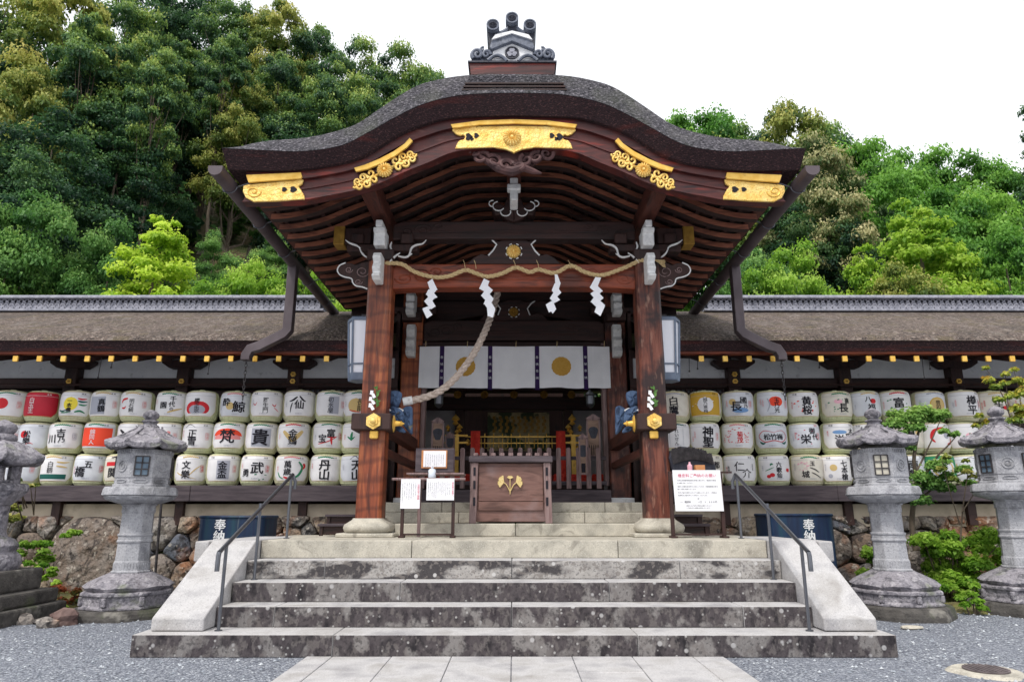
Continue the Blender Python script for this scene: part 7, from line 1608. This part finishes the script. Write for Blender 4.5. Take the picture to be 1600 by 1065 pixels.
# ------------------------------------------------------------------ trees
NR = np.random.default_rng(12); DENS = 2.1
def leaf_mesh(name, mat, clumps, per, size, flat_=.5, droop=0, tintbias=0, elong=1.6):
    """clumps: list of (x,y,z,r,tint). leaf quads scattered through the shell of every clump"""
    V = []; T = []
    for (cx, cy, cz, r, tint) in clumps:
        n = max(8, int(per*DENS*(r**1.7)))
        d = NR.normal(size=(n,3)); d /= np.linalg.norm(d, axis=1)[:,None]
        up = d[:,2] < -.25; d[up,2] *= -.5
        rad = r*(1-.55*NR.random(n)**1.8)*(1+.15*NR.normal(size=n))
        p = np.array([cx,cy,cz])+d*rad[:,None]*np.array([1,1,flat_+.2])
        nrm = d*.7+np.array([0,0,.5])+NR.normal(size=(n,3))*.45; nrm /= np.linalg.norm(nrm, axis=1)[:,None]
        a = np.cross(nrm, NR.normal(size=(n,3))); a /= np.linalg.norm(a, axis=1)[:,None]; b = np.cross(nrm, a)
        s = size*(.6+.8*NR.random(n))[:,None]; a = a*s*elong*.5; b = b*s*.5
        bend = nrm*s*.18
        V.append(np.stack([p-a-bend, p+b+bend*.6, p+a-bend, p-b+bend*.6], axis=1).reshape(-1,3))
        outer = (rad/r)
        t = np.clip(tint*.75+.30*(outer-.8)+.30*(d[:,2]-.15)+.10*NR.normal(size=n)+tintbias, 0, 1); T.append(np.repeat(t, 4))  # upward leaves brighter: lit clump tops put into the leaf tint
    V = np.concatenate(V).astype('f4'); T = np.concatenate(T).astype('f4'); nq = len(V)//4
    me = bpy.data.meshes.new(name); me.vertices.add(len(V)); me.vertices.foreach_set('co', V.ravel()); me.loops.add(nq*4); me.loops.foreach_set('vertex_index', np.arange(nq*4, dtype='i4'))
    me.polygons.add(nq); me.polygons.foreach_set('loop_start', np.arange(0, nq*4, 4, dtype='i4')); me.update(calc_edges=True)
    at = me.attributes.new('tint', 'FLOAT', 'POINT'); at.data.foreach_set('value', T); me.materials.append(mat); return me
def crown_clumps(seed, H_, R, base, n, r0, shape='round', tint=(.25,.75)):
    rg = random.Random(seed); out = []
    lobes = [(rg.uniform(-.35,.35)*R, rg.uniform(-.35,.35)*R, rg.uniform(0,1)) for _ in range(5)]
    for i in range(n):
        for _ in range(30):
            t = rg.random(); a = rg.uniform(0, 6.283)
            if shape == 'round': prof = math.sin(math.pi*min(1,(t*.9+.12)))**.6
            elif shape == 'tall': prof = (math.sin(math.pi*(t*.8+.18)))**.8*(1-.25*t)
            elif shape == 'cone': prof = (1-t)**.8+.08
            else: prof = math.sin(math.pi*(t*.75+.22))**.7
            k = rg.random()**.35*prof*R*(1+.25*math.sin(3*a+seed+t*5)); x, y, z = k*math.cos(a), k*math.sin(a), base+(H_-base)*t
            if all((x-o[0])**2+(y-o[1])**2+(z-o[2])**2*1.2 > (r0*.75)**2 for o in out): break
        r = r0*rg.uniform(.65,1.35)*(1-.3*t if shape != 'cone' else .6+.5*prof)
        out.append((x, y, z, r, rg.uniform(*tint)+.22*(t-.5)))
    return out
def trunk_mb(seed, H_, base, clumps, r):
    rg = random.Random(seed+50); mb = MB(); x, y = 0, 0; P = [(0,0,-1.2)]; N = 7
    for i in range(1, N+1): x += rg.uniform(-.25,.25)*H_*.05; y += rg.uniform(-.2,.2)*H_*.04; P.append((x, y, H_*.86*i/N))
    mb.tube(P, [r*(1-.85*i/N) for i in range(N+1)], 8)
    for c in sorted(clumps, key=lambda c: -c[3])[:16]:
        k = min(N-1, max(1, int((c[2]-c[3]-.18*H_*.5)/(H_*.86)*N))); s = Vector(P[k]); e = Vector(c[:3]); m_ = s.lerp(e, .5)+Vector((rg.uniform(-.2,.2), rg.uniform(-.2,.2), -.06*H_))
        mb.tube([s, m_, e], [r*.35*(1-.7*k/N)+.02, r*.22*(1-.7*k/N)+.015, .02], 5)
    return mb
protos = {}
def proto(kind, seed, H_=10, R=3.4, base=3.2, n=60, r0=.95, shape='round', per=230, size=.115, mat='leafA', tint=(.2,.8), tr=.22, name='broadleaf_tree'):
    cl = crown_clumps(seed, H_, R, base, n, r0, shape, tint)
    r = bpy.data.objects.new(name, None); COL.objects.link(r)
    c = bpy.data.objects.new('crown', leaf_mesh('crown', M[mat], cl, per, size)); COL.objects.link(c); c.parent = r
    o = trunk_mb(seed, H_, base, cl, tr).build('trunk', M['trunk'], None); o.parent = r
    protos.setdefault(kind, []).append([r, H_, False])
for s in (1,2,3): proto('ever', s, H_=12, R=3.6, base=4.2, n=75, r0=1.05, mat='leafA', per=260, size=.11)
proto('cream', 5, H_=11, R=3.6, base=2.2, n=75, r0=.95, mat='leafT', per=280, size=.10, tint=(.0,.75))
proto('vivid', 23, H_=9, R=3.4, base=1.6, n=85, r0=.95, mat='leafV', per=340, size=.095)
proto('vivid', 24, H_=9, R=3.4, base=1.6, n=85, r0=.85, mat='leafV', per=380, size=.095)
proto('gold', 4, H_=11, R=3.6, base=3.2, n=75, r0=.95, mat='leafE', per=260, size=.11, tint=(.1,.85))
for s in (6,7): proto('dark', s, H_=14, R=3.2, base=2.5, n=90, r0=1.1, shape='tall', mat='leafB', per=200, size=.11)
for s in (9,10): proto('mid', s, H_=9, R=3.4, base=1.6, n=85, r0=.95, mat='leafD', per=420, size=.088)
for s in (12,13): proto('fresh', s, H_=8, R=2.7, base=1.2, n=85, r0=.75, shape='dome', mat='leafC', per=420, size=.075, tint=(.2,.9))
proto('spiky', 15, H_=8, R=2.6, base=.8, n=130, r0=.5, shape='cone', mat='leafS', per=420, size=.08, tint=(.3,.95))
proto('conifer', 17, H_=15, R=2.6, base=1.0, n=120, r0=.8, shape='cone', mat='leafB', per=240, size=.115, name='conifer_tree')
for s in (21,22): proto('tallpine', s, H_=14, R=2.3, base=8.2, n=42, r0=.95, mat='leafA', per=240, size=.12, tr=.2, name='evergreen_tree')
tr_rng = random.Random(77)
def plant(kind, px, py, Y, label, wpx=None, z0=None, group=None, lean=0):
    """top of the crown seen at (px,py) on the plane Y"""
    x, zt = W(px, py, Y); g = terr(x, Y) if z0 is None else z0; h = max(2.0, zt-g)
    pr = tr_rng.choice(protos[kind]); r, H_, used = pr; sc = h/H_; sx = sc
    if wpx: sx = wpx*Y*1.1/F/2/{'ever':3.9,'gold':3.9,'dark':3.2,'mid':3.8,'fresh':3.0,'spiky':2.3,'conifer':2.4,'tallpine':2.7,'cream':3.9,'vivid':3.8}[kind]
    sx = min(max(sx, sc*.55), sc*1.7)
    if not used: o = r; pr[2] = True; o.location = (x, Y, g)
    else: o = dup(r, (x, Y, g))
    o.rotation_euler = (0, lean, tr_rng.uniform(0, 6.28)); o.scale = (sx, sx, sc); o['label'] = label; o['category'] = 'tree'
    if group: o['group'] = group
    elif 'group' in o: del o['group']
FL, FR = 'forest trees on the left hillside', 'trees on the right hillside'
# left skyline and upper slope
for a in (
 ('ever', 10,-60, 30, 'tall yellow-tipped evergreen at the top left corner of the photo', 230), ('gold', 110,-20, 27, 'broad evergreen with yellow-green crown at upper left', 210),
 ('ever', 205, 0, 33, 'rounded evergreen right of the top left crown', 170), ('dark', 262,-40, 38, 'dark narrow evergreen rising past the top of the photo', 130),
 ('dark', 318,-25, 40, 'second dark narrow evergreen near the skyline', 130), ('ever', 385, 12, 38, 'yellow-green crown on the left skyline, left of the highest knob', 150),
 ('gold', 440, 12, 37, 'highest rounded golden-green knob on the left skyline', 130), ('ever', 500, 48, 38, 'evergreen on the skyline falling towards the gable', 110),
 ('ever', 560, 70, 36, 'rounded evergreen above the left roof curve', 130), ('ever', 620, 82, 35, 'evergreen with gaps just left of the gable top', 130), ('ever', 668, 108, 36, 'last evergreen on the skyline beside the roof ridge', 90),
 ('tallpine', 232, 60, 25, 'slender evergreen with long bare trunk left of the dark gap', 90), ('tallpine', 262, 85, 24, 'slender evergreen with bare pale trunk in the dark gap', 80), ('tallpine', 292, 70, 31, 'tall evergreen with bare trunk in the middle of the gap', 90), ('tallpine', 322, 95, 33, 'slender evergreen with leaning bare trunk right of the gap', 80), ('tallpine', 362, 60, 29, 'slender evergreen rising beside the yellow-green tree', 90), ('tallpine', 150, 30, 24, 'slender evergreen standing before the upper left crowns', 100),
 # second tier
 ('dark', 40, 60, 26, 'dark evergreen in the middle of the left edge', 170), ('gold', 60, 120, 23, 'evergreen with yellowish clumps at left middle height', 190), ('dark', 150, 90, 25, 'dark shaded evergreen below the golden crown', 160),
 ('ever', 215, 120, 29, 'olive evergreen half way up the slope', 130), ('dark', 255, 110, 31, 'dark tree with bare trunk showing on the slope', 120), ('ever', 300, 95, 33, 'evergreen in the dark gap of the slope', 130),
 ('gold', 385, 125, 30, 'yellow-green tree above the left gutter end', 130), ('ever', 345, 70, 35, 'evergreen behind the yellow-green tree', 120), ('ever', 440, 90, 32, 'dense evergreen beneath the highest knob', 130), ('ever', 505, 125, 31, 'grey-green evergreen left of the roof slope', 140),
 ('ever', 560, 130, 32, 'grey-green evergreen touching the roof slope', 120), ('dark', 470, 170, 30, 'dark evergreen low by the roof slope', 120), ('ever', 615, 128, 33, 'evergreen behind the thatch curve', 110),
 ('dark', 100, 180, 21, 'dark evergreen above the mid-green tree at left', 190), ('dark', 20, 200, 20, 'dark evergreen at the left edge above the pale green tree', 160), ('dark', 190, 190, 24, 'dark tree with hanging clumps on the left slope', 150), ('dark', 235, 215, 27, 'dark bushy tree left of the bare slope', 110),
 ('ever', 330, 200, 38, 'evergreen beyond the gutter end', 110), ('ever', 395, 200, 38, 'evergreen just above the roof tip', 110), 
 ('dark', 60, 250, 19, 'low dark tree behind the mid-green one', 160)):
    plant(a[0], a[1], a[2], a[3], a[4], a[5], group=FL)
# front row behind the gallery, left
for a in (('mid', 55, 300, 17.5, 'mid-green leafy tree behind the left gallery ridge', 190), ('mid', -20, 330, 17, 'green tree cut by the left frame edge above the gallery', 120), ('spiky', 258, 340, 17, 'bright fresh green tree above the left gallery ridge', 215), ('mid', 185, 365, 18, 'olive bush tree left of the bright green tree', 90),
  ('mid', 150, 395, 18.5, 'green shrub between two trees over the left ridge', 90), ('fresh', 395, 412, 16.8, 'low light green shrub left of the downspout', 130), ('fresh', 500, 430, 16.6, 'low light green shrub behind the downspout', 90), ('fresh', 335, 445, 16.2, 'small light green shrub peeping over the left ridge', 70),
  ('mid', 335, 372, 22, 'low olive shrub on the cleared slope by the bright tree', 60), ('mid', 432, 372, 25, 'small green bush on the cleared slope', 40), ('mid', 365, 330, 34, 'green bush below the dark undergrowth', 40)):
    plant(a[0], a[1], a[2], a[3], a[4], a[5], group='trees behind the left gallery')
# right side
for a in (('vivid', 1046, 188, 42, 'tiny distant green treetop just over the right roof curve', 22), ('vivid', 1105, 185, 40, 'small round distant treetop standing alone on the skyline', 44), ('ever', 1160, 205, 36, 'olive evergreen crown just right of the roof slope', 80), ('gold', 1225, 178, 34, 'large yellowish evergreen crown on the right skyline', 140), ('ever', 1280, 192, 35, 'rounded evergreen shoulder of the yellowish crown', 90),
  ('cream', 1270, 225, 25, 'cream-blossomed evergreen beside the right gutter end', 130), ('cream', 1290, 290, 23.5, 'lower cream-tipped evergreen beyond the right gutter', 120), ('vivid', 1345, 228, 32, 'green tree right of the cream-tipped evergreen', 110), ('vivid', 1410, 245, 33, 'rounded green tree on the right skyline', 120), ('vivid', 1470, 240, 32, 'bright rounded tree in the middle of the right skyline', 120), ('vivid', 1530, 258, 32, 'green tree on the skyline near the right edge', 120), ('vivid', 1578, 285, 31, 'lower green tree at the right skyline end', 90),
  ('vivid', 1380, 280, 27, 'green tree below the right skyline', 130), ('vivid', 1450, 300, 27, 'dense green tree in the right slope middle', 140), ('vivid', 1530, 310, 26, 'dense green tree right of the pale bushy one', 130), ('dark', 1240, 330, 24, 'dark evergreen beneath the cream-tipped ones', 140), ('dark', 1215, 300, 25, 'dark evergreen just past the right gutter', 90), ('dark', 1310, 340, 23, 'dark evergreen between bright trees on the right', 120),
  ('vivid', 1340, 330, 25, 'mid-green filler tree behind the pale bushy tree', 120)):
    plant(a[0], a[1], a[2], a[3], a[4], a[5], group=FR)
plant('conifer', 1612, 175, 22, 'dark conifer cut by the right frame edge', 70)
for a in (('fresh', 1238, 392, 16.6, 'bright green maple above the right gallery ridge beside the downspout', 120), ('fresh', 1190, 425, 16.3, 'small bright green maple tuft behind the right downspout', 60), ('spiky', 1420, 318, 17.5, 'large pale fresh green bushy tree above the right ridge', 250), ('spiky', 1345, 385, 17, 'pale green side tree left of the large bushy one', 100), ('spiky', 1490, 375, 17, 'pale green side tree right of the large bushy one', 100),
  ('vivid', 1560, 360, 18, 'green tree behind the right ridge near the frame edge', 130), ('mid', 1180, 390, 18, 'shaded green tree behind the right downspout', 90), ('gold', 1400, 425, 16.2, 'tan-leaved low shrub over the right ridge', 110)):
    plant(a[0], a[1], a[2], a[3], a[4], a[5], group='trees behind the right gallery')
# undergrowth filling the slopes (one leafy mass nobody could count)
cl = []; rg = random.Random(21)
for i in range(620):
    x = rg.uniform(-34, 30); y = rg.uniform(18, 44); r = rg.uniform(.5, 1.3)
    sx = CX+x*F/(y*1.08)
    if 290 < sx < 480 and rg.random() < .88: continue
    cl.append((x, y, terr(x, y)+r*.3, r, rg.uniform(.1,.75)))
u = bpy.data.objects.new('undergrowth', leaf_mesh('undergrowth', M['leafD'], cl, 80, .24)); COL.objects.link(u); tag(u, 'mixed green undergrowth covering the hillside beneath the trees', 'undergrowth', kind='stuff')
cl = []
for i in range(420):
    x = rg.choice([-1,1])*rg.uniform(1, 40); y = rg.uniform(24, 56); r = rg.uniform(1.0, 2.2); sx = CX+x*F/(y*1.08)
    if 250 < sx < 500: continue
    if x > 3 and y > 36: continue
    cl.append((x, y, terr(x, y)+r*.8+rg.random()*1.5, r, rg.uniform(.0,.5)))
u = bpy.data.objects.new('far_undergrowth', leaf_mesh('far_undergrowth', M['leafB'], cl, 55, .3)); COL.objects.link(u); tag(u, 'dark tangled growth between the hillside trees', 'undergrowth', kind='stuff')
# dead stumps on the cleared slope
for i, (px, py, Y, hpx) in enumerate(((388,410,26,24),(340,385,27,28),(315,395,27,16))):
    x, z = W(px, py, Y); g = terr(x, Y); Yq = Y
    for yq in np.arange(18, 45, .25):
        x_, z_ = W(px, py, yq)
        if terr(x_, yq) >= z_: x, g, Yq = x_, terr(x_, yq), yq; break
    mb = MB(); mb.smooth = True; h = hpx*Yq*1.15/F; mb.lathe([(h*.42,-.3),(h*.26,.08*h),(h*.17,.35*h),(h*.14,.8*h),(h*.10,h)], (0,0,0), 14, fn=lambda r,z,a,i,j:(r*(1+.25*math.sin(a*5)*(i<2)), z+.12*h*math.sin(a*3)*(i==4)))
    o = mb.build('tree_stump', pmat('dead_wood%d' % i, [srgb(126,116,106), srgb(170,160,148)], ns=9, mp=(1,1,.2), bump=.6)); o.location = (x, Yq, g); tag(o, ('grey dead stump left of the downspout on the cleared slope','pale broken stump higher on the cleared slope','small stump at the left of the cleared slope')[i], 'tree stump', 'dead stumps on the cleared slope')

# ------------------------------------------------------------------ garden plants by the walls
def bush(name, label, cat, specs, mat, per, size, stems=True, group=None):
    cl = []
    x0, y0, z0 = specs[0][:3]
    for (px, py, Y, rpx, t) in specs: x, z = W(px, py, Y); cl.append((x, Y, z, rpx*Y*1.02/F, t))
    bx = sum(c[0] for c in cl)/len(cl); by = sum(c[1] for c in cl)/len(cl)
    r = thing(name, label, cat, (bx, by, 0), group); lc = [(a-bx, b-by, c, d, e) for a,b,c,d,e in cl]
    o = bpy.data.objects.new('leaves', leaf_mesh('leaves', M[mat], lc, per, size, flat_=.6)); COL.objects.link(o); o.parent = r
    if stems:
        mb = MB()
        if isinstance(stems, list):
            for pts in stems:
                Q = []
                for (a, b, Y, rr) in pts: q = W(a, b, Y); Q.append((q[0], Y, q[1], rr))
                Q = spline(Q, 4); mb.tube([q[:3] for q in Q], [q[3] for q in Q], 6)
        else:
            for c in cl: q = min(cl, key=lambda d: (d[2], abs(d[0]-c[0]))); mb.tube([(c[0]*.6+bx*.4, by, max(0, c[2]-.35)), (c[0], c[1], c[2])], [.01,.004], 5)
        mb.build('stems', M['trunk'], r)
    return r
rg = random.Random(31)
M['leafR'] = leafmat('red_new_leaves', [(.06,.12,.02),(.14,.12,.02),(.35,.06,.03),(.5,.10,.04)])
def spread(x0, x1, y0, y1, Y0, Y1, n, r0, r1): return [(rg.uniform(x0,x1), rg.uniform(y0,y1), rg.uniform(Y0,Y1), rg.uniform(r0,r1), rg.uniform(.2,.95)) for _ in range(n)]
bush('leafy_bush', 'bright green spreading bush between the two right stone lanterns', 'bush', spread(1440,1565,838,920,9.0,9.8,34,10,20)+spread(1465,1545,905,935,8.7,9.2,8,8,14), 'leafC', 9000, .034)
bush('leafy_bush', 'small green bush left of the right stone lantern shaft', 'bush', spread(1345,1392,842,905,9.4,9.8,14,6,12), 'leafC', 9000, .032)
bush('leafy_bush', 'green bush cut by the right frame edge behind the lantern', 'bush', spread(1565,1630,830,905,9.3,9.8,12,9,16), 'leafC', 9000, .034)
bush('weed_clump', 'upright green weed on the moss between the right lanterns', 'plant', [(1518,928,8.3,7,.7),(1522,915,8.3,7,.8),(1527,940,8.25,8,.6),(1535,950,8.2,7,.7),(1508,945,8.3,7,.5),(1500,935,8.4,6,.6)], 'leafC', 6000, .035)
bush('fern_clump', 'fresh green fern clump against the big boulder at left', 'plant', spread(28,85,848,888,9.3,9.6,16,5,10), 'leafC', 9000, .028, stems=False)
bush('fern_clump', 'green creeping fern higher on the big boulder', 'plant', spread(95,125,828,842,9.35,9.5,5,4,7), 'leafC', 9000, .026, stems=False)
bush('fern_clump', 'green fern clump low beside the dark plinth', 'plant', spread(55,98,888,912,9.1,9.3,8,5,9), 'leafC', 9000, .028, stems=False)
bush('red_leaf_shrub', 'small shrub with red new leaves left of the lantern base', 'shrub', spread(80,125,918,950,8.5,8.9,8,5,9), 'leafR', 5200, .035)
bush('weed_clump', 'small green weeds under the red-leaved shrub', 'plant', spread(76,110,945,958,8.3,8.6,5,4,7), 'leafC', 6000, .03)
bush('leafy_bush', 'shrub growing behind the leftmost lantern platform', 'bush', spread(0,32,790,815,9.2,9.6,8,6,11)+spread(18,60,745,775,8.6,8.9,5,3,5), 'leafE', 4600, .035)
bush('garden_tree', 'slender pine-like tree with feathery green pads before the right barrels', 'small tree',
  [(1400,665,9.6,17,.7),(1420,655,9.6,20,.8),(1440,645,9.6,16,.9),(1455,655,9.7,18,.7),(1395,648,9.7,10,.9),(1470,650,9.6,14,.8),(1430,670,9.5,14,.5),(1408,680,9.5,10,.5),(1475,675,9.4,8,.7),(1490,680,9.4,8,.6),(1420,700,9.6,10,.5),(1462,730,9.3,14,.6),(1475,722,9.3,10,.8),(1440,748,9.4,16,.6),(1460,760,9.4,20,.4),(1425,765,9.4,12,.5),(1480,765,9.4,12,.4),(1440,785,9.4,14,.3),(1480,745,9.3,10,.5),(1505,735,9.3,11,.7),(1515,755,9.3,9,.6)], 'leafD', 8000, .032, stems=[[(1432,860,9.6,.045),(1425,820,9.6,.035),(1428,780,9.6,.032),(1432,750,9.6,.028),(1428,720,9.6,.024),(1432,690,9.6,.02),(1438,665,9.6,.012),(1445,650,9.6,.006)],[(1428,760,9.6,.025),(1450,735,9.5,.02),(1465,712,9.45,.016),(1482,695,9.4,.01),(1495,680,9.4,.006)],[(1430,700,9.6,.02),(1422,680,9.6,.014),(1412,660,9.6,.01),(1400,655,9.6,.005)],[(1428,790,9.6,.02),(1455,765,9.5,.014),(1490,745,9.35,.01),(1510,738,9.3,.005)],[(1430,740,9.6,.015),(1450,700,9.6,.01),(1470,655,9.6,.005)]])
bush('yellow_leaf_shrub', 'tall airy shrub with yellow-orange new leaves by the right frame edge', 'shrub',
  [(1540,575,8.9,5,.7),(1545,595,8.9,8,.75),(1555,605,8.9,8,.5),(1572,585,8.9,6,.7),(1570,600,8.9,7,.6),(1585,578,8.9,5,.8),(1590,595,8.9,8,.7),(1597,615,8.9,12,.75),(1580,620,8.9,10,.6),(1588,640,8.9,12,.7),(1560,625,8.9,8,.5),(1600,650,8.9,12,.8),(1585,658,8.9,10,.4),(1530,650,8.9,6,.6),(1545,660,8.9,8,.9),(1525,665,8.9,5,.7),(1610,600,8.9,14,.7)], 'leafY', 5200, .035, stems=[[(1600,860,9.1,.02),(1590,760,9.0,.016),(1585,690,8.95,.012),(1575,640,8.9,.008),(1560,605,8.9,.006),(1540,575,8.9,.003)],[(1588,700,8.95,.012),(1595,650,8.9,.008),(1592,610,8.9,.005),(1584,578,8.9,.003)],[(1586,690,8.9,.01),(1560,670,8.9,.006),(1530,655,8.9,.003)],[(1576,640,8.9,.007),(1572,600,8.9,.005),(1571,585,8.9,.003)],[(1592,700,8.9,.01),(1606,650,8.9,.006),(1612,600,8.9,.004)]])
bush('flowering_shrub', 'thin shrub with tiny pink and green leaves low before the right barrels', 'shrub', [(1512,738,9.1,7,.9),(1520,745,9.1,7,.8),(1532,742,9.1,7,.5),(1540,730,9.1,6,.5),(1508,720,9.1,5,.6),(1480,715,9.1,7,.5),(1470,735,9.1,8,.5),(1490,750,9.1,8,.4)], 'leafE', 4200, .032, stems=[[(1500,850,9.2,.012),(1505,790,9.15,.008),(1512,740,9.1,.004)],[(1503,800,9.15,.008),(1525,765,9.1,.005),(1538,735,9.1,.003)],[(1500,820,9.2,.008),(1482,760,9.1,.005),(1472,720,9.1,.003)]])
